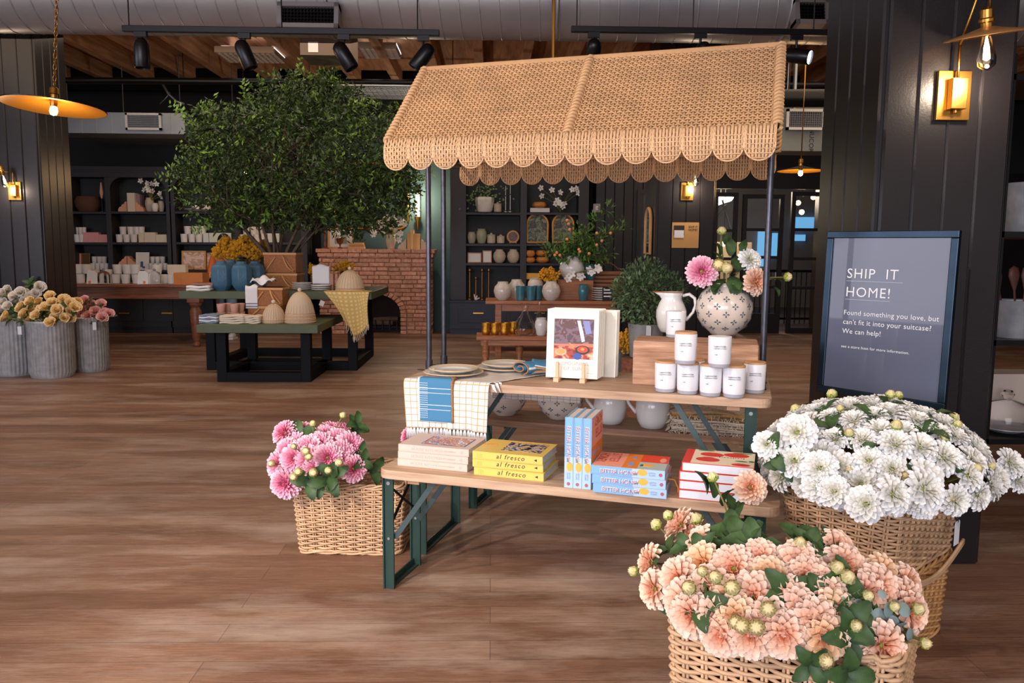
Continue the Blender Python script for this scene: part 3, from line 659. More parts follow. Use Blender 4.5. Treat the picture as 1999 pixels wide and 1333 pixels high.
NL = 14; lw = (U2-U1)/NL
proto = None
for d, z, sgn, m in ((-DF, ZF, 1, M_RATTAN2), (DB, ZB, -1, M_RATTAN)):
    pm = None
    for i in range(NL):
        u = U1+lw*(i+.5)
        if pm is None: o = lobe(lw*.97, .117, .012).build('scallop', m, aw, smooth='all'); pm = o
        else: o = pm.copy(); COL.objects.link(o); o.parent = aw
        o.location = (u, VC+d-.012*sgn, z); o.rotation_euler = (0, random.uniform(-.02, .02), 0 if sgn > 0 else pi)
    MB().tube([(U1, VC+d, z), (U2, VC+d, z)], .009, 8).build('eave_rod', M_RATTAN, aw, smooth=True)
VP = (.62, .80); PUL, PUR = -.062, 1.452
for u, n_ in ((PUL, 'l'), (PUR, 'r')):
    for v in VP:
        o = MB().tube([(u, v, TZ+.002), (u, v, ZR-.12 if v < .7 else ZR-.2)], .0125, 14).tube([(u, v, TZ+.002), (u, v, TZ+.05)], .017, 14).build('pole', M_POLE, aw, smooth=True)
        MB().box(u-.055, u+.02, v-.012, v+.012, TZ, TZ+.005).build('foot_plate', M_BLKMETAL, o)
    MB().tube([(u, VC-DF, ZF-.02), (u, VC+DB, ZB-.02)], .009, 8).build('side_bar', M_BLKMETAL, aw, smooth=True)
    MB().tube([(u, VC-DF+.02, ZF-.01), (u, VP[0], ZF+.16)], .008, 8).tube([(u, VC+DB-.02, ZB), (u, VP[1], ZB+.16)], .008, 8).build('brace', M_BLKMETAL, aw, smooth=True)

# ================================================================== books
def book(name, label, cat_group, w, h, th, cover, loc, rz, stand=False, spine=None, rot=None, r=.0):
    """lying book: spine face towards -y, w along x, h depth, th thick; parts cover and pages"""
    t = thing(name, label, 'book', loc, rz, cat_group, rot=rot)
    c = .003
    mb = MB().box(0, w, 0, h, 0, c).box(0, w, 0, h, th-c, th).box(0, w, 0, c, c, th-c)
    mb.build('cover', cover, t, bevel=.0012); MB().box(c*1.5, w-c*1.5, c, h-c*1.5, c, th-c).build('pages', M_PAPER, t)
    return t
M_C1 = mat('blush_cover', (208, 186, 174), .55); M_C2 = mat('yellow_cover', (222, 190, 96), .5); M_C3 = mat('sky_blue_cover', (124, 176, 226), .4)
M_C3b = mat('pale_blue_cover', (170, 200, 232), .4); M_C4 = mat('white_cover', (222, 228, 240), .45); M_RED = mat('tomato_red_print', (216, 50, 40), .5); M_CREAMC = mat('cream_cover', (232, 220, 192), .55)
M_PEACHP = mat('peach_print', (232, 158, 134), .5); M_ORNG = mat('orange_print', (228, 128, 42), .5); M_REDO = mat('red_orange_print', (228, 72, 44), .5); M_PALEG = mat('grey_green_print', (176, 192, 186), .5)
M_LGREEN = mat('leaf_print', (52, 122, 78), .5); M_YPR = mat('lemon_print', (240, 176, 72), .5); M_LILAC = mat('lilac_print', (146, 150, 200), .5); M_WHITEP = mat('white_print', (240, 240, 244), .5)
def art(name, cols, sc, seed, rough=.5):
    """blotchy printed picture of a laid table, in its own colours"""
    m = mat(name, cols[0], rough); nt = m.node_tree; N = nt.nodes; L = nt.links; b = N['Principled BSDF']
    tc = N.new('ShaderNodeTexCoord'); n = N.new('ShaderNodeTexNoise'); n.noise_dimensions = '4D'; n.inputs['W'].default_value = seed; n.inputs['Scale'].default_value = sc; n.inputs['Detail'].default_value = 4; n.inputs['Distortion'].default_value = 1.2
    L.new(tc.outputs['Object'], n.inputs[0]); r = N.new('ShaderNodeValToRGB'); r.color_ramp.interpolation = 'CONSTANT'; e = r.color_ramp.elements
    while len(e) < len(cols): e.new(.5)
    for i, (el, c) in enumerate(zip(e, cols)): el.position = 0 if i == 0 else .34+.34*i/len(cols); el.color = (*lin(c), 1)
    L.new(n.outputs[0], r.inputs[0]); L.new(r.outputs[0], b.inputs['Base Color']); return m
M_ART1 = art('food_plate_print', [(226, 226, 230), (120, 140, 180), (190, 96, 50), (222, 150, 74), (236, 214, 190)], 60, 1)
M_ART2 = art('terrace_print', [(32, 32, 40), (60, 70, 120), (206, 170, 96), (196, 186, 190), (30, 84, 130)], 34, 3)
M_ART3 = art('still_life_ground', [(84, 62, 70), (116, 92, 104), (92, 58, 58), (140, 116, 124)], 14, 5)
M_ART4 = art('still_life_cloth', [(122, 40, 32), (164, 62, 42), (212, 130, 96), (232, 190, 160)], 22, 8)
def ell(mb, cx, cy, rx, ry, z, mi=0, n=20): return mb.prism([(cx+rx*cos(2*pi*k/n), cy+ry*sin(2*pi*k/n)) for k in range(n)], z, z+.0005, mi)
# beige cookbooks
def place(px, py, z): p = onz(px, py, z); return p
w, h, th = .305, .205, .030
for i in range(3):
    p = FB.p(*FB.loc(place(776, 908, BZ))[:2], BZ+i*th) + FB.U*(.002*i)
    t = book('cookbook', 'blush pink cookbook, %s of the stack of three' % nth(i, 3, 'b'), 'blush cookbooks', w, h, th-.0005, M_C1, p, FB.rz+radians(-1+.6*i))
    text('HOUSE KITCHEN', .0155, mat('faint_beige_ink', (190, 172, 164), .6), t, (.125, -.0004, th*.32), space=1.15); text('WITH FRIENDS', .0085, mat('faint_beige_ink', (0, 0, 0)), t, (.222, -.0004, th*.38)); ell(MB(), 0, 0, .006, .006, 0).build('emblem', mat('faint_beige_ink', (0, 0, 0)), t, loc=(.275, -.0002, th*.5), rot=(pi/2, 0, 0))
    if i == 2:
        MB().box(.09, .27, .04, .165, th-.0008, th+.0002).box(.085, .275, .035, .170, th-.0012, th).build('picture_border', [mat('navy_line', (70, 86, 120), .5)], t); MB().box(.09, .27, .04, .165, th, th+.0006).build('cover_picture', M_ART1, t)
w, h, th = .285, .215, .0315
for i in range(3):
    p = FB.p(*FB.loc(place(925, 926, BZ))[:2], BZ+i*th) - FB.U*(.006*(i > 0))
    t = book('cookbook', 'yellow cookbook, %s of the stack of three' % nth(i, 3, 'b'), 'yellow cookbooks', w, h, th-.0005, M_C2, p, FB.rz+radians([-2, .8, -1][i]))
    text('al fresco', .026, M_INKD, t, (.155, -.0004, th*.3), space=1.25, shear=.25); MB().prism([(0, 0), (.012, .005), (.012, -.005)], 0, .0006).build('emblem', M_INKD, t, loc=(.25, -.0002, th*.5), rot=(pi/2, 0, 0))
    MB().box(.02, .021, -.0006, 0, .008, .022).box(.026, .027, -.0006, 0, .006, .024).box(.032, .033, -.0006, 0, .006, .024).box(.038, .039, -.0006, 0, .008, .022).build('emblem', mat('mustard_ink', (200, 160, 70), .6), t)
    if i == 2: MB().box(.10, .26, .05, .185, th, th+.0006).build('cover_picture', M_ART2, t); text('al fresco', .018, M_ORNG, t, (.03, .12, th), (0, 0, radians(20)), shear=.3)
# blue citrus books
BW, BH, BT = .265, .205, .0335
def citrus(label, loc, rz, rot=None, top=False):
    t = book('cookbook', label, 'blue citrus cookbooks', BW, BH, BT-.0006, M_C3, loc, rz, rot=rot)
    MB().box(BW*.56, BW-.0003, -.0004, .001, .0003, BT-.001).build('spine_band', M_C3b, t)
    text('BITTER HONEY', .021, M_WHITEP, t, (.032, -.0004, .0095), align='LEFT', space=.95); text('BITTER HONEY', .021, mat('rust_ink', (168, 100, 110), .5), t, (.0335, -.0008, .008), align='LEFT', space=.95)
    text('LETITIA\nCLARK', .0075, M_LILAC, t, (.232, -.0008, .018), align='RIGHT'); g = MB(); ell(g, 0, 0, .0065, .0065, 0); g.build('emblem', mat('rust_ink', (0, 0, 0)), t, loc=(.250, -.0004, BT*.5), rot=(pi/2, 0, 0))
    g = MB(); ell(g, 0, 0, .018, .012, 0); g.build('orange_print', M_YPR, t, loc=(.185, -.0006, BT*.62), rot=(pi/2, 0, 0)); g = MB(); ell(g, 0, 0, .009, .003, 0); g.build('leaf_print', mat('slate_leaf', (90, 126, 140), .5), t, loc=(.160, -.0006, BT*.4), rot=(pi/2, 0, 0))
    z = BT-.0006; g = MB(); g.box(.003, .11, .001, BH-.001, z, z+.0004, 0); g.box(.11, .165, .001, BH-.001, z, z+.0004, 1); g.box(.165, BW-.001, BH*.48, BH-.001, z, z+.0004, 2); g.box(.165, BW-.001, .001, BH*.48, z, z+.0004, 3)
    ell(g, .137, .06, .012, .03, z+.0004, 4); ell(g, .14, .15, .008, .02, z+.0004, 4); ell(g, .20, .055, .022, .018, z+.0004, 5); ell(g, .245, .14, .012, .03, z+.0004, 0); ell(g, .176, .05, .006, .014, z+.0004, 6)
    g.build('cover_print', [M_PEACHP, M_ORNG, M_REDO, M_PALEG, M_LILAC, M_YPR, M_LGREEN], t)
    text('BITTER\nHONEY', .05, mat('brick_ink', (176, 84, 70), .5), t, (.052, .19, z+.0006), (0, 0, -pi/2), align='LEFT', line=.9, sx=.8)
    return t
for i in range(3):
    p = FB.p(*FB.loc(place(1155, 960, BZ))[:2], BZ+i*BT) + FB.U*(.004*(2-i)-.004)
    t = citrus('blue citrus cookbook lying flat, %s of the stack of three' % nth(i, 3, 'b'), p, FB.rz+radians(.5*i))
    if i == 1: MB().tube([(BW-.01, .1, .01), (BW+.02, .11, .008), (BW+.035, .10, -.02), (BW+.035, .09, -.042)], .0025, 5).build('ribbon', M_YPR, t, smooth='all')
for i in range(3):
    u, v, _ = FB.loc(place(1101, 951, BZ)); p = FB.p(u+i*(BT+.0003), v, BZ)
    # upright: spine faces the viewer, cover to the right
    R_ = Matrix.Rotation(FB.rz, 4, 'Z') @ Matrix(((0, 0, 1, 0), (0, 1, 0, 0), (-1, 0, 0, 0), (0, 0, 0, 1)))
    t = citrus('blue citrus cookbook standing upright, %s of three' % nth(i, 3), p+Vector((0, 0, BW)), 0, rot=R_.to_euler())
# tomato books
w, h, th = .245, .200, .0335
for i in range(4):
    p = FB.p(*FB.loc(place(1324, 972, BZ))[:2], BZ+i*th) + FB.U*(.008*(i == 3))
    t = book('cookbook', 'red tomato cookbook, %s of the stack of four' % nth(i, 4, 'b'), 'tomato cookbooks', w, h, th-.0006, M_RED, p, FB.rz+radians([0, .3, -.3, -.8][i]))
    MB().box(.004, w-.002, -.0012, .004, .0028, th-.0036).build('page_edge', M_C4, t)
    if i == 3:
        z = th-.0006; g = MB(); g.box(.03, w-.0005, .0005, h-.0005, z, z+.0004, 0)
        for (x, y, a, b_) in ((.095, .135, .042, .03), (.18, .15, .045, .03), (.085, .06, .042, .03), (.2, .02, .032, .018)): ell(g, x, y, a, b_, z+.0004, 1)
        for (x, y, a, b_) in ((.07, .19, .03, .008), (.2, .185, .035, .006), (.2, .07, .022, .007), (.235, .075, .01, .01), (.085, .092, .02, .003)): ell(g, x, y, a, b_, z+.0004, 2)
        g.build('cover_print', [M_CREAMC, M_RED, M_LGREEN], t); text('BLANKSLATE', .011, M_INKD, t, (.165, .105, z+.0006), (0, 0, 0), space=1.5)
# "a spoonful of sun" books on an easel
SW, SH_, ST = .232, .305, .030
u, v, _ = FT.loc(place(1065, 741, TZ)); LEAN = radians(-5)
def spoon(k, off_u, off_v, label, pages=True):
    t = thing('cookbook', label, 'book', FT.p(u+off_u, v+off_v, TZ+(.012 if k < 4 else 0)), 0, 'white still life cookbooks', rot=(LEAN, 0, FT.rz+radians(1.5)))
    MB().box(0, SW, 0, .0025, 0, SH_).box(0, SW, ST-.0035, ST-.001, 0, SH_).box(0, .0025, 0, ST-.001, 0, SH_).build('cover', mat('ivory_cover', (234, 230, 216), .5), t, bevel=.001)
    MB().box(.003, SW-.004, .0025, ST-.0035, .004, SH_-.004).build('pages', M_PAPER, t)
    if k == 0:
        x0, x1, z0_, z1_ = .033, .210, .085, .262
        MB().box(x0, x1, -.0006, 0, z0_+.06, z1_).build('cover_picture', M_ART3, t); MB().box(x0, x1, -.0006, 0, z0_, z0_+.06).build('cover_picture', M_ART4, t)
        g = MB(); R90 = Matrix.Rotation(pi/2, 4, 'X'); z = .0006
        def e2(cx, cz, rx, rz_, lay, mi): g.prism([(cx+rx*cos(2*pi*k_/24), cz+rz_*sin(2*pi*k_/24)) for k_ in range(24)], .0006+.0003*lay, .0009+.0003*lay, mi, M=R90)
        e2(.065, .115, .026, .016, 0, 0); e2(.065, .117, .019, .011, 1, 1); e2(.162, .126, .032, .020, 0, 2); e2(.162, .128, .024, .014, 1, 3); e2(.162, .13, .009, .006, 2, 1); e2(.14, .098, .019, .015, 2, 4)
        g.prism([(.135, .255), (.15, .255), (.165, .20), (.172, .165), (.158, .16), (.148, .2)], .0006, .0012, 5, M=R90); g.prism([(.1, .155), (.128, .135), (.13, .138), (.102, .158)], .0009, .0014, 1, M=R90)
        g.prism([(.16, .255), (.19, .255), (.2, .2), (.175, .195)], .0006, .001, 6, M=R90); g.prism([(.033, .150), (.21, .155), (.21, .140), (.033, .143)], .0006, .0009, 7, M=R90)
        g.build('picture_shapes', [mat('shell_white', (196, 170, 140), .5), mat('tan_print', (214, 150, 84), .5), mat('black_pan_print', (52, 34, 36), .5), mat('red_stew_print', (196, 70, 40), .5), mat('blue_cup_print', (52, 84, 160), .5), mat('pale_cloth_print', (206, 210, 226), .5), mat('lilac_cloth_print', (130, 136, 190), .5), mat('salmon_print', (206, 120, 96), .5)], t)
        text('A SPOONFUL\nOF SUN', .0225, mat('soft_grey_ink', (178, 176, 174), .6), t, (.121, -.0008, .058), space=1.12, line=1.0)
        MB().box(.03, .058, -.0005, 0, .024, .0252).box(.185, .212, -.0005, 0, .024, .0252).build('rule_line', M_INK, t)
for k in range(4): spoon(k, .003*k, k*ST, ['white cookbook with still life cover and grey title, facing out on the easel', 'white cookbook directly behind the one facing out on the easel', 'white cookbook third back in the easel row', 'white cookbook fourth back, end of the easel row'][k])
for k in range(2): spoon(4+k, .055+.004*k, .155+k*ST, ['taller looking white cookbook behind the easel row, set to the right', 'rearmost white cookbook on the table beside the wood block'][k])
t = thing('book_easel', 'pale wooden easel pegs holding the white cookbooks', 'easel', FT.p(u, v, TZ), FT.rz)
for x in (.058, .175): MB().box(x-.008, x+.008, -.045, .10, 0, .011).box(x-.007, x+.007, -.03, -.019, .011, .085).box(x-.012, x+.012, -.05, -.012, 0, .018).build('peg', mat('pale_easel_wood', (224, 184, 146), .55), t, bevel=.0015)

# ================================================================== wood block, candles, pitcher, vase
lf = FT.loc(onz(1234, 751, TZ)); CZ = TZ+.192
t = thing('wood_block', 'rough sawn timber block on the cart table under pitcher and vase', 'block', FT.p(lf[0], lf[1], TZ), FT.rz+radians(1))
M_BLOCK = wood_mat('rough_sawn_block', (206, 164, 134), (150, 108, 82), .75, 'x', 1.2, .5)
MB().box(0, .515, 0, .23, 0, .192).build('timber', M_BLOCK, t, bevel=.006)
g = MB().box(.03, .53, -.002, .002, .0, .192)
def candle(label, p, rz, lid=True, s=1.0):
    t = thing('jar_candle', label, 'candle', p, rz, 'white jar candles on the cart')
    MB().lathe([(.041*s, .016*s), (.0425*s, .02*s), (.0445*s, .118*s), (.0435*s, .120*s)], 32).build('jar', M_CANDLE, t, smooth=True)
    MB().lathe([(.036*s, 0), (.040*s, .003*s), (.041*s, .016*s)], 32).build('glass_foot', M_CANDLEB, t, smooth=True)
    if lid: MB().lathe([(.0425*s, .120*s), (.043*s, .122*s), (.043*s, .127*s), (.041*s, .129*s), (.001, .129*s)], 32, caps=False).build('lid', M_LID, t, smooth=True)
    R_ = .0436*s
    for (body, z, size, w_) in (('RAINWATER', .082, .0075, .0), ('DRIFTWOOD & MOSS', .075, .0046, 0)):
        o = text(body, size*s, M_INK, t, (-.004, -R_-.0004, z*s), space=1.1, ext=.0012)
    text('8 OZ', .0042*s, M_INK, t, (-.018, -R_-.0001, .052*s), ext=.0012)
    return t
rows = [(1302, 767), (1346, 771), (1391, 775), (1437, 778)]
facing = FT.rz+radians(8)
for i, (px, py) in enumerate(rows): p = onz(px, py, TZ); candle('white jar candle with wooden lid, %s in the front row of four' % nth(i, 4), (p.x, p.y+.035, TZ), facing)
for i in range(3):
    p = FT.loc(onz([1340, 1387, 1462][i], [768, 772, 776][i], TZ)); q = FT.p(p[0]+.02, p[1]+.125, TZ); candle('white jar candle in the second row behind the front four, %s' % nth(i, 3), q, facing)
for i, (px, py) in enumerate([(1341, 712), (1408, 719)]):
    p = onz(px, py, TZ+.129); candle('white jar candle stacked on the front row, %s one' % ('left' if i == 0 else 'right'), (p.x, p.y+.03, TZ+.1295), facing, lid=(i == 0))
p = onz(1321, 660, CZ); candle('tall lidless white candle on the wood block in front of the pitcher', (p.x, p.y+.03, CZ), facing, lid=False, s=.98)

def pitcher(label, p, rz, s=1.0, rim=None, body=M_WHITE, hand=0):
    t = thing('pitcher', label, 'pitcher', p, rz); prof = [(.045, 0), (.052, .003), (.066, .03), (.075, .075), (.074, .11), (.060, .145), (.050, .165), (.050, .18), (.056, .198), (.054, .2), (.048, .18), (.048, .165), (.058, .14), (.07, .1), (.06, .03), (.001, .02)]
    def rf(a, z): return 1+(.34*math.exp(-((a-pi+6.283) % 6.283-0)**2/.12) + .34*math.exp(-((pi-a))**2/.10) if z > .17 else 0)*((z-.17)/.03 if z > .17 else 0)
    MB().lathe([(r*s, z*s) for r, z in prof], 40, caps=False, rf=lambda a, z: rf(a, z/s)).build('body', body, t, smooth='all')
    hp = [(.052, .182), (.085, .19), (.112, .17), (.117, .135), (.105, .10), (.085, .075), (.071, .06)]
    MB().tube([(x*s, 0, z*s) for x, z in hp], [.008*s, .009*s, .0085*s, .008*s, .0075*s, .008*s, .009*s], 10, flat=1.5).build('handle', body, t, smooth='all')
    if rim: MB().tube([((.056*s)*rf(a, .2)*cos(a), .056*s*rf(a, .2)*sin(a), .199*s) for a in [2*pi*k/40 for k in range(40)]], .0022, 6, closed=True).build('rim', rim, t, smooth='all')
    return t
p = onz(1314, 650, CZ); pitcher('cream glazed pitcher on the wood block with a fine brown rim', (p.x, p.y+.05, CZ), FT.rz+radians(6), .95, mat('brown_rim_glaze', (170, 106, 66), .4))
def cross_vase(name, label, p, rz, R_, prof, marks, m=M_CREAM, mk=.016, body='body'):
    t = thing(name, label, 'vase', p, rz)
    def rad(z):
        for (r0_, z0_), (r1_, z1_) in zip(prof, prof[1:]):
            if z1_ > z0_ and z0_ <= z <= z1_: f_ = (z-z0_)/(z1_-z0_); return r0_+(r1_-r0_)*f_, (r1_-r0_)/(z1_-z0_)
        return prof[0][0], 0
    g = MB().lathe(prof, 48, caps=False)
    for (a, z) in marks:
        r_, sl = rad(z); T1 = Vector((-sin(a), cos(a), 0)); n = Vector((cos(a), sin(a), -sl)).normalized(); T2 = n.cross(T1); c = Vector((r_*cos(a), r_*sin(a), z))+n*.0006
        for k in range(4):
            d = T1*cos(k*pi/2)+T2*sin(k*pi/2); e = T1*cos(k*pi/2+pi/2)+T2*sin(k*pi/2+pi/2)
            P = [c+d*mk*.12, c+d*mk*.6+e*mk*.24, c+d*mk*.98, c+d*mk*.6-e*mk*.24]; g.add([q+n*.0009 for q in P]+[q-n*.001 for q in P], [(0, 1, 2, 3), (7, 6, 5, 4), (0, 4, 5, 1), (1, 5, 6, 2), (2, 6, 7, 3), (3, 7, 4, 0)], 1)
    g.build(body, [m, M_CROSS], t, smooth='all'); return t
s = .128
GP = [(.055, 0), (.06, .002), (.066, .012), (.095, .035), (.120, .075), (.1285, .118), (.125, .15), (.108, .187), (.085, .21), (.074, .219), (.073, .232), (.078, .237), (.074, .238), (.067, .232), (.067, .216), (.1, .18), (.115, .12), (.08, .03), (.001, .02)]
marks = []
for j, z in enumerate((.035, .065, .10, .135, .168, .198)):
    for k in range(10): marks.append((2*pi*(k+.5*(j % 2))/10+.1, z))
p = onz(1420, 655, CZ); BVP = Vector((p.x, p.y+.065, CZ))
cross_vase('flower_vase', 'large round cream vase with grey cross marks on the wood block', BVP, 0, s, GP, marks)

# ================================================================== table linen and plates at the left
M_RUN = grid_cloth('checked_runner_cloth', (214, 210, 206), (184, 150, 88), .0295, .0295, .09)
M_BLUEN = grid_cloth('blue_stitched_cloth', (68, 124, 162), (206, 220, 226), .26, .075, .035)
M_EDGE = mat('rust_stitched_hem', (170, 120, 70), .8, bump=.6, bs=300)
t = thing('table_runner', 'white table runner with mustard check hanging fringed over the table front', 'cloth', FT.p(0, 0, TZ+.0035), FT.rz)
FRU0, FRU1, HANG = -.062, .335, .215
def run(a, b):
    # b: 0 bottom of hang .. hang .. top .. back edge .. back hang
    L1, L2, L3 = HANG, .545, .17; s_ = b*(L1+L2+L3); rip = .006*sin(a*19)+.004*sin(a*41+1)
    if s_ < L1:
        f_ = 1-s_/L1; u_ = FRU0+.012*f_+(FRU1-FRU0-.02*f_)*a; return (u_, .352-.008*sin(pi*.5*min(1, f_*6))+rip*f_-.005, -f_*HANG*(1-.04*sin(a*3))-.001)
    s2 = min(1, (s_-L1)/L2); x0 = FRU0+(.17-FRU0)*s2; x1 = FRU1+(.62-FRU1)*s2; u_ = x0+(x1-x0)*a
    if s_ < L1+L2: return (u_, .352+.552*s2, .0015+.0022*(sin(u_*60)*sin(s2*14)+.6)*(1-abs(a-.5)*.6))
    f_ = (s_-L1-L2)/L3; return (u_, .908+rip*f_*.5, -f_*L3)
MB().sheet(run, 60, 90, uvf=lambda a, b: (a*.40, b*.93)).build('cloth', M_RUN, t, smooth='all', solid=.0025)
g = MB()
for k in range(24):
    a = (k+.5)/24; x, y, z = run(a, 0); 
    for j in range(4):
        dx = (j-1.5)*.0035; g.tube([(x+dx*.5, y, z), (x+dx, y-.002, z-.012), (x+dx*1.3+random.uniform(-.003, .003), y+random.uniform(-.003, .003), z-.044-random.uniform(0, .008))], .0017, 4)
g.build('fringe', M_WHITECLOTH, t, smooth='all')
g = MB()
for k in range(3):
    for j in range(6): x, y, z = run(1, .23+.02*k); g.tube([(x, y, z), (x+.012+.003*j, y-.004-.003*j, z+.001), (x+.022+.004*j, y-.012-.003*j, z-.02-.006*k-.002*j)], .0018, 4)
g.build('corner_tassel', M_WHITECLOTH, t, smooth='all')
def plate(label, p, R_, rim=True, z=0):
    t = thing('dinner_plate', label, 'plate', (p.x, p.y, p.z+z), 0, 'white plates with tan rims')
    MB().lathe([(.001, .0), (R_*.6, 0), (R_*.66, .002), (R_*.98, .013), (R_, .0145), (R_*.985, .0165), (R_*.68, .006), (R_*.6, .004), (.001, .004)], 48, caps=False).build('plate_body', M_WHITE, t, smooth='all')
    MB().tube([(R_*.985*cos(a), R_*.985*sin(a), .0155) for a in [2*pi*k/48 for k in range(48)]], .0022, 6, closed=True).build('rim', mat('tan_rim_glaze', (206, 178, 136), .4), t, smooth='all')
TQ = TZ+.010
q = [onz(893, 733, TQ+.01), onz(938, 712, TQ+.01), onz(1040, 704, TQ+.01)]
c1 = FT.p(.115, .50, TQ); c2 = FT.p(.29, .73, TQ); c3 = FT.p(.56, .76, TQ)
plate('wide cream charger plate at the front left of the table under a smaller plate', c1, .137); plate('white plate stacked on the front left charger', c1, .112, z=.0155)
plate('wide cream charger plate behind the front one, under a smaller plate', c2, .137); plate('white plate stacked on the rear charger left of the rolled napkin', c2, .112, z=.0155)
plate('white plate behind the blue napkins beside the easel books', c3, .13)
def napkin_fn(x0, x1, y0, hang, top):
    def fn(a, b):
        s_ = b*(hang+top); x = x0+(x1-x0)*a
        if s_ < hang: return (x+.004*(1-s_/hang), y0-.004-.004*sin(a*6), -(hang-s_))
        return (x, y0+(s_-hang), .0065+.003*sin(a*4))
    return fn
t = thing('blue_napkin', 'blue napkin with white stitching hanging over the runner at the table front', 'napkin', FT.p(0, 0, TZ+.006), FT.rz, 'blue napkins')
def nf(d_):
    def fn(a, b):
        s_ = b*(.185+.05); x = .012+.158*a
        if s_ < .185: return (x+.003*(1-s_/.185), .336-d_, -(.185-s_)+.004)
        return (x, .336+(s_-.185)-d_*.3, .0075+d_*.4)
    return fn
MB().sheet(nf(0), 16, 24, uvf=lambda a, b: (a*.2, b*.24)).build('cloth', M_BLUEN, t, smooth='all', solid=.003)
MB().sheet(nf(.006), 16, 24, uvf=lambda a, b: (a*.2, b*.24)).build('cloth_fold', M_BLUEN, t, smooth='all', solid=.003)
MB().tube([nf(.003)(1, k/12) for k in range(13)], .0055, 6, flat=1.4).tube([(nf(.003)(0, 1)[0]+.158*k/6, nf(.003)(0, 1)[1], .009) for k in range(7)], .005, 6).build('hem', M_EDGE, t, smooth='all')
g = MB()
for r_ in range(17):
    for c_ in range(7): x = .022+c_*.0055; z = -.012-.0095*r_; g.box(x, x+.003, .336-.0085, .336-.0075, z, z+.0022)
for c_ in range(28):
    for z in (-.055, -.128): x = .016+c_*.0054; g.box(x, x+.003, .336-.0085, .336-.0075, z, z+.003)
g.build('stitching', M_WHITECLOTH, t)
def rolled(label, p, rz, L_, turns, R_):
    t = thing('blue_napkin', label, 'napkin', p, rz, 'blue napkins'); n = 44
    sp = [((.009+(R_-.009)*k/n)*cos(turns*2*pi*k/n), (.009+(R_-.009)*k/n)*sin(turns*2*pi*k/n)*.55) for k in range(n+1)]
    MB().sheet(lambda a, b: (L_*b+.02*sin(b*3), sp[int(round(a*n))][0], R_*.56+sp[int(round(a*n))][1]*(1-.25*b)), n, 12, uvf=lambda a, b: (a*.3, b*L_)).build('cloth', M_BLUEN, t, smooth='all', solid=.003)
    MB().tube([(0, x, R_*.56+z) for x, z in sp], .0035, 5).build('hem', M_EDGE, t, smooth='all')
rolled('loosely rolled blue napkin with a rust hem behind the plates', FT.p(.405, .575, TZ+.012), FT.rz+radians(62), .22, 1.7, .058)
t = thing('blue_napkin', 'blue napkin folded flat beside the easel books', 'napkin', FT.p(.455, .60, TZ+.012), FT.rz+radians(14), 'blue napkins')
for k in range(3): MB().sheet(lambda a, b: (.19*a, .15*b-.004*k, .006+.016*k+.018*sin(b*pi)+.006*sin(a*5+k)), 16, 12, uvf=lambda a, b: (a*.2+.03, b*.15)).build('cloth', M_BLUEN, t, smooth='all', solid=.003)
MB().tube([(.19*k/10, -.004, .012+.006*sin(k/2)) for k in range(11)], .0045, 5).tube([(.19*k/10, -.008, .028+.006*sin(k/2+1)) for k in range(11)], .0045, 5).build('hem', M_EDGE, t, smooth='all')

# ---- on the back bench
p = onz(1069, 812, KZ); VV = [(r*1.0, z*1.0) for r, z in GP]
cross_vase('flower_vase', 'cream vase with grey cross marks on the back bench under the table', FB.p(.44, 1.20, KZ), 0, s, VV, marks)
cross_vase('flower_vase', 'cream round vase behind the hanging runner on the back bench', FB.p(.14, 1.19, KZ), .4, s, [(r*.9, z*.9) for r, z in GP], [(a, z*.9) for a, z in marks[::2]])
pitcher('white pitcher on the back bench partly behind the upright blue books', FB.p(.715, 1.17, KZ), FB.rz+pi+.2, 1.15)
t = pitcher('white pitcher on the back bench with its handle to the left', FB.p(.935, 1.14, KZ), FB.rz+pi, 1.15)
M_RUNB = grid_cloth('cream_checked_cloth', (226, 212, 190), (186, 140, 72), .034, .05, .07)
for k in range(3):
    t = thing('folded_cloth', 'folded cream cloth with mustard check on the back bench, %s of three' % nth(k, 3, 'b'), 'cloth', FB.p(1.03, 1.06, KZ+.001+.036*k), FB.rz+radians([1, -1, 0][k]), 'folded checked cloths')
    for j in range(3): MB().sheet(lambda a, b: (.40*a+.01*sin(b*9+j), .22*b+.006*sin(a*11+j)-.004*j, .004+.0115*j+.004*sin(a*7+j*2+b*3)*(1 if k == 2 else .5)+(.02*a*(1-a)*4-.01 if k == 2 else 0)*.5), 24, 12, uvf=lambda a, b: (a*.4, b*.22)).build('cloth', M_RUNB if k == 2 else M_LINEN, t, smooth='all', solid=.007)
    g = MB()
    for j in range(46): x = .40*j/45; zz = random.uniform(.004, .028); g.tube([(x, 0, zz), (x+random.uniform(-.006, .006), -.014, zz-.004), (x+random.uniform(-.01, .01), -.024, max(.0, zz-.018))], .0022, 4)
    for j in range(12): y = .2*j/11; g.tube([(0, y, .015), (-.02, y+random.uniform(-.01, .01), .005)], .0022, 4)
    g.build('fringe', M_LINEN, t, smooth='all')

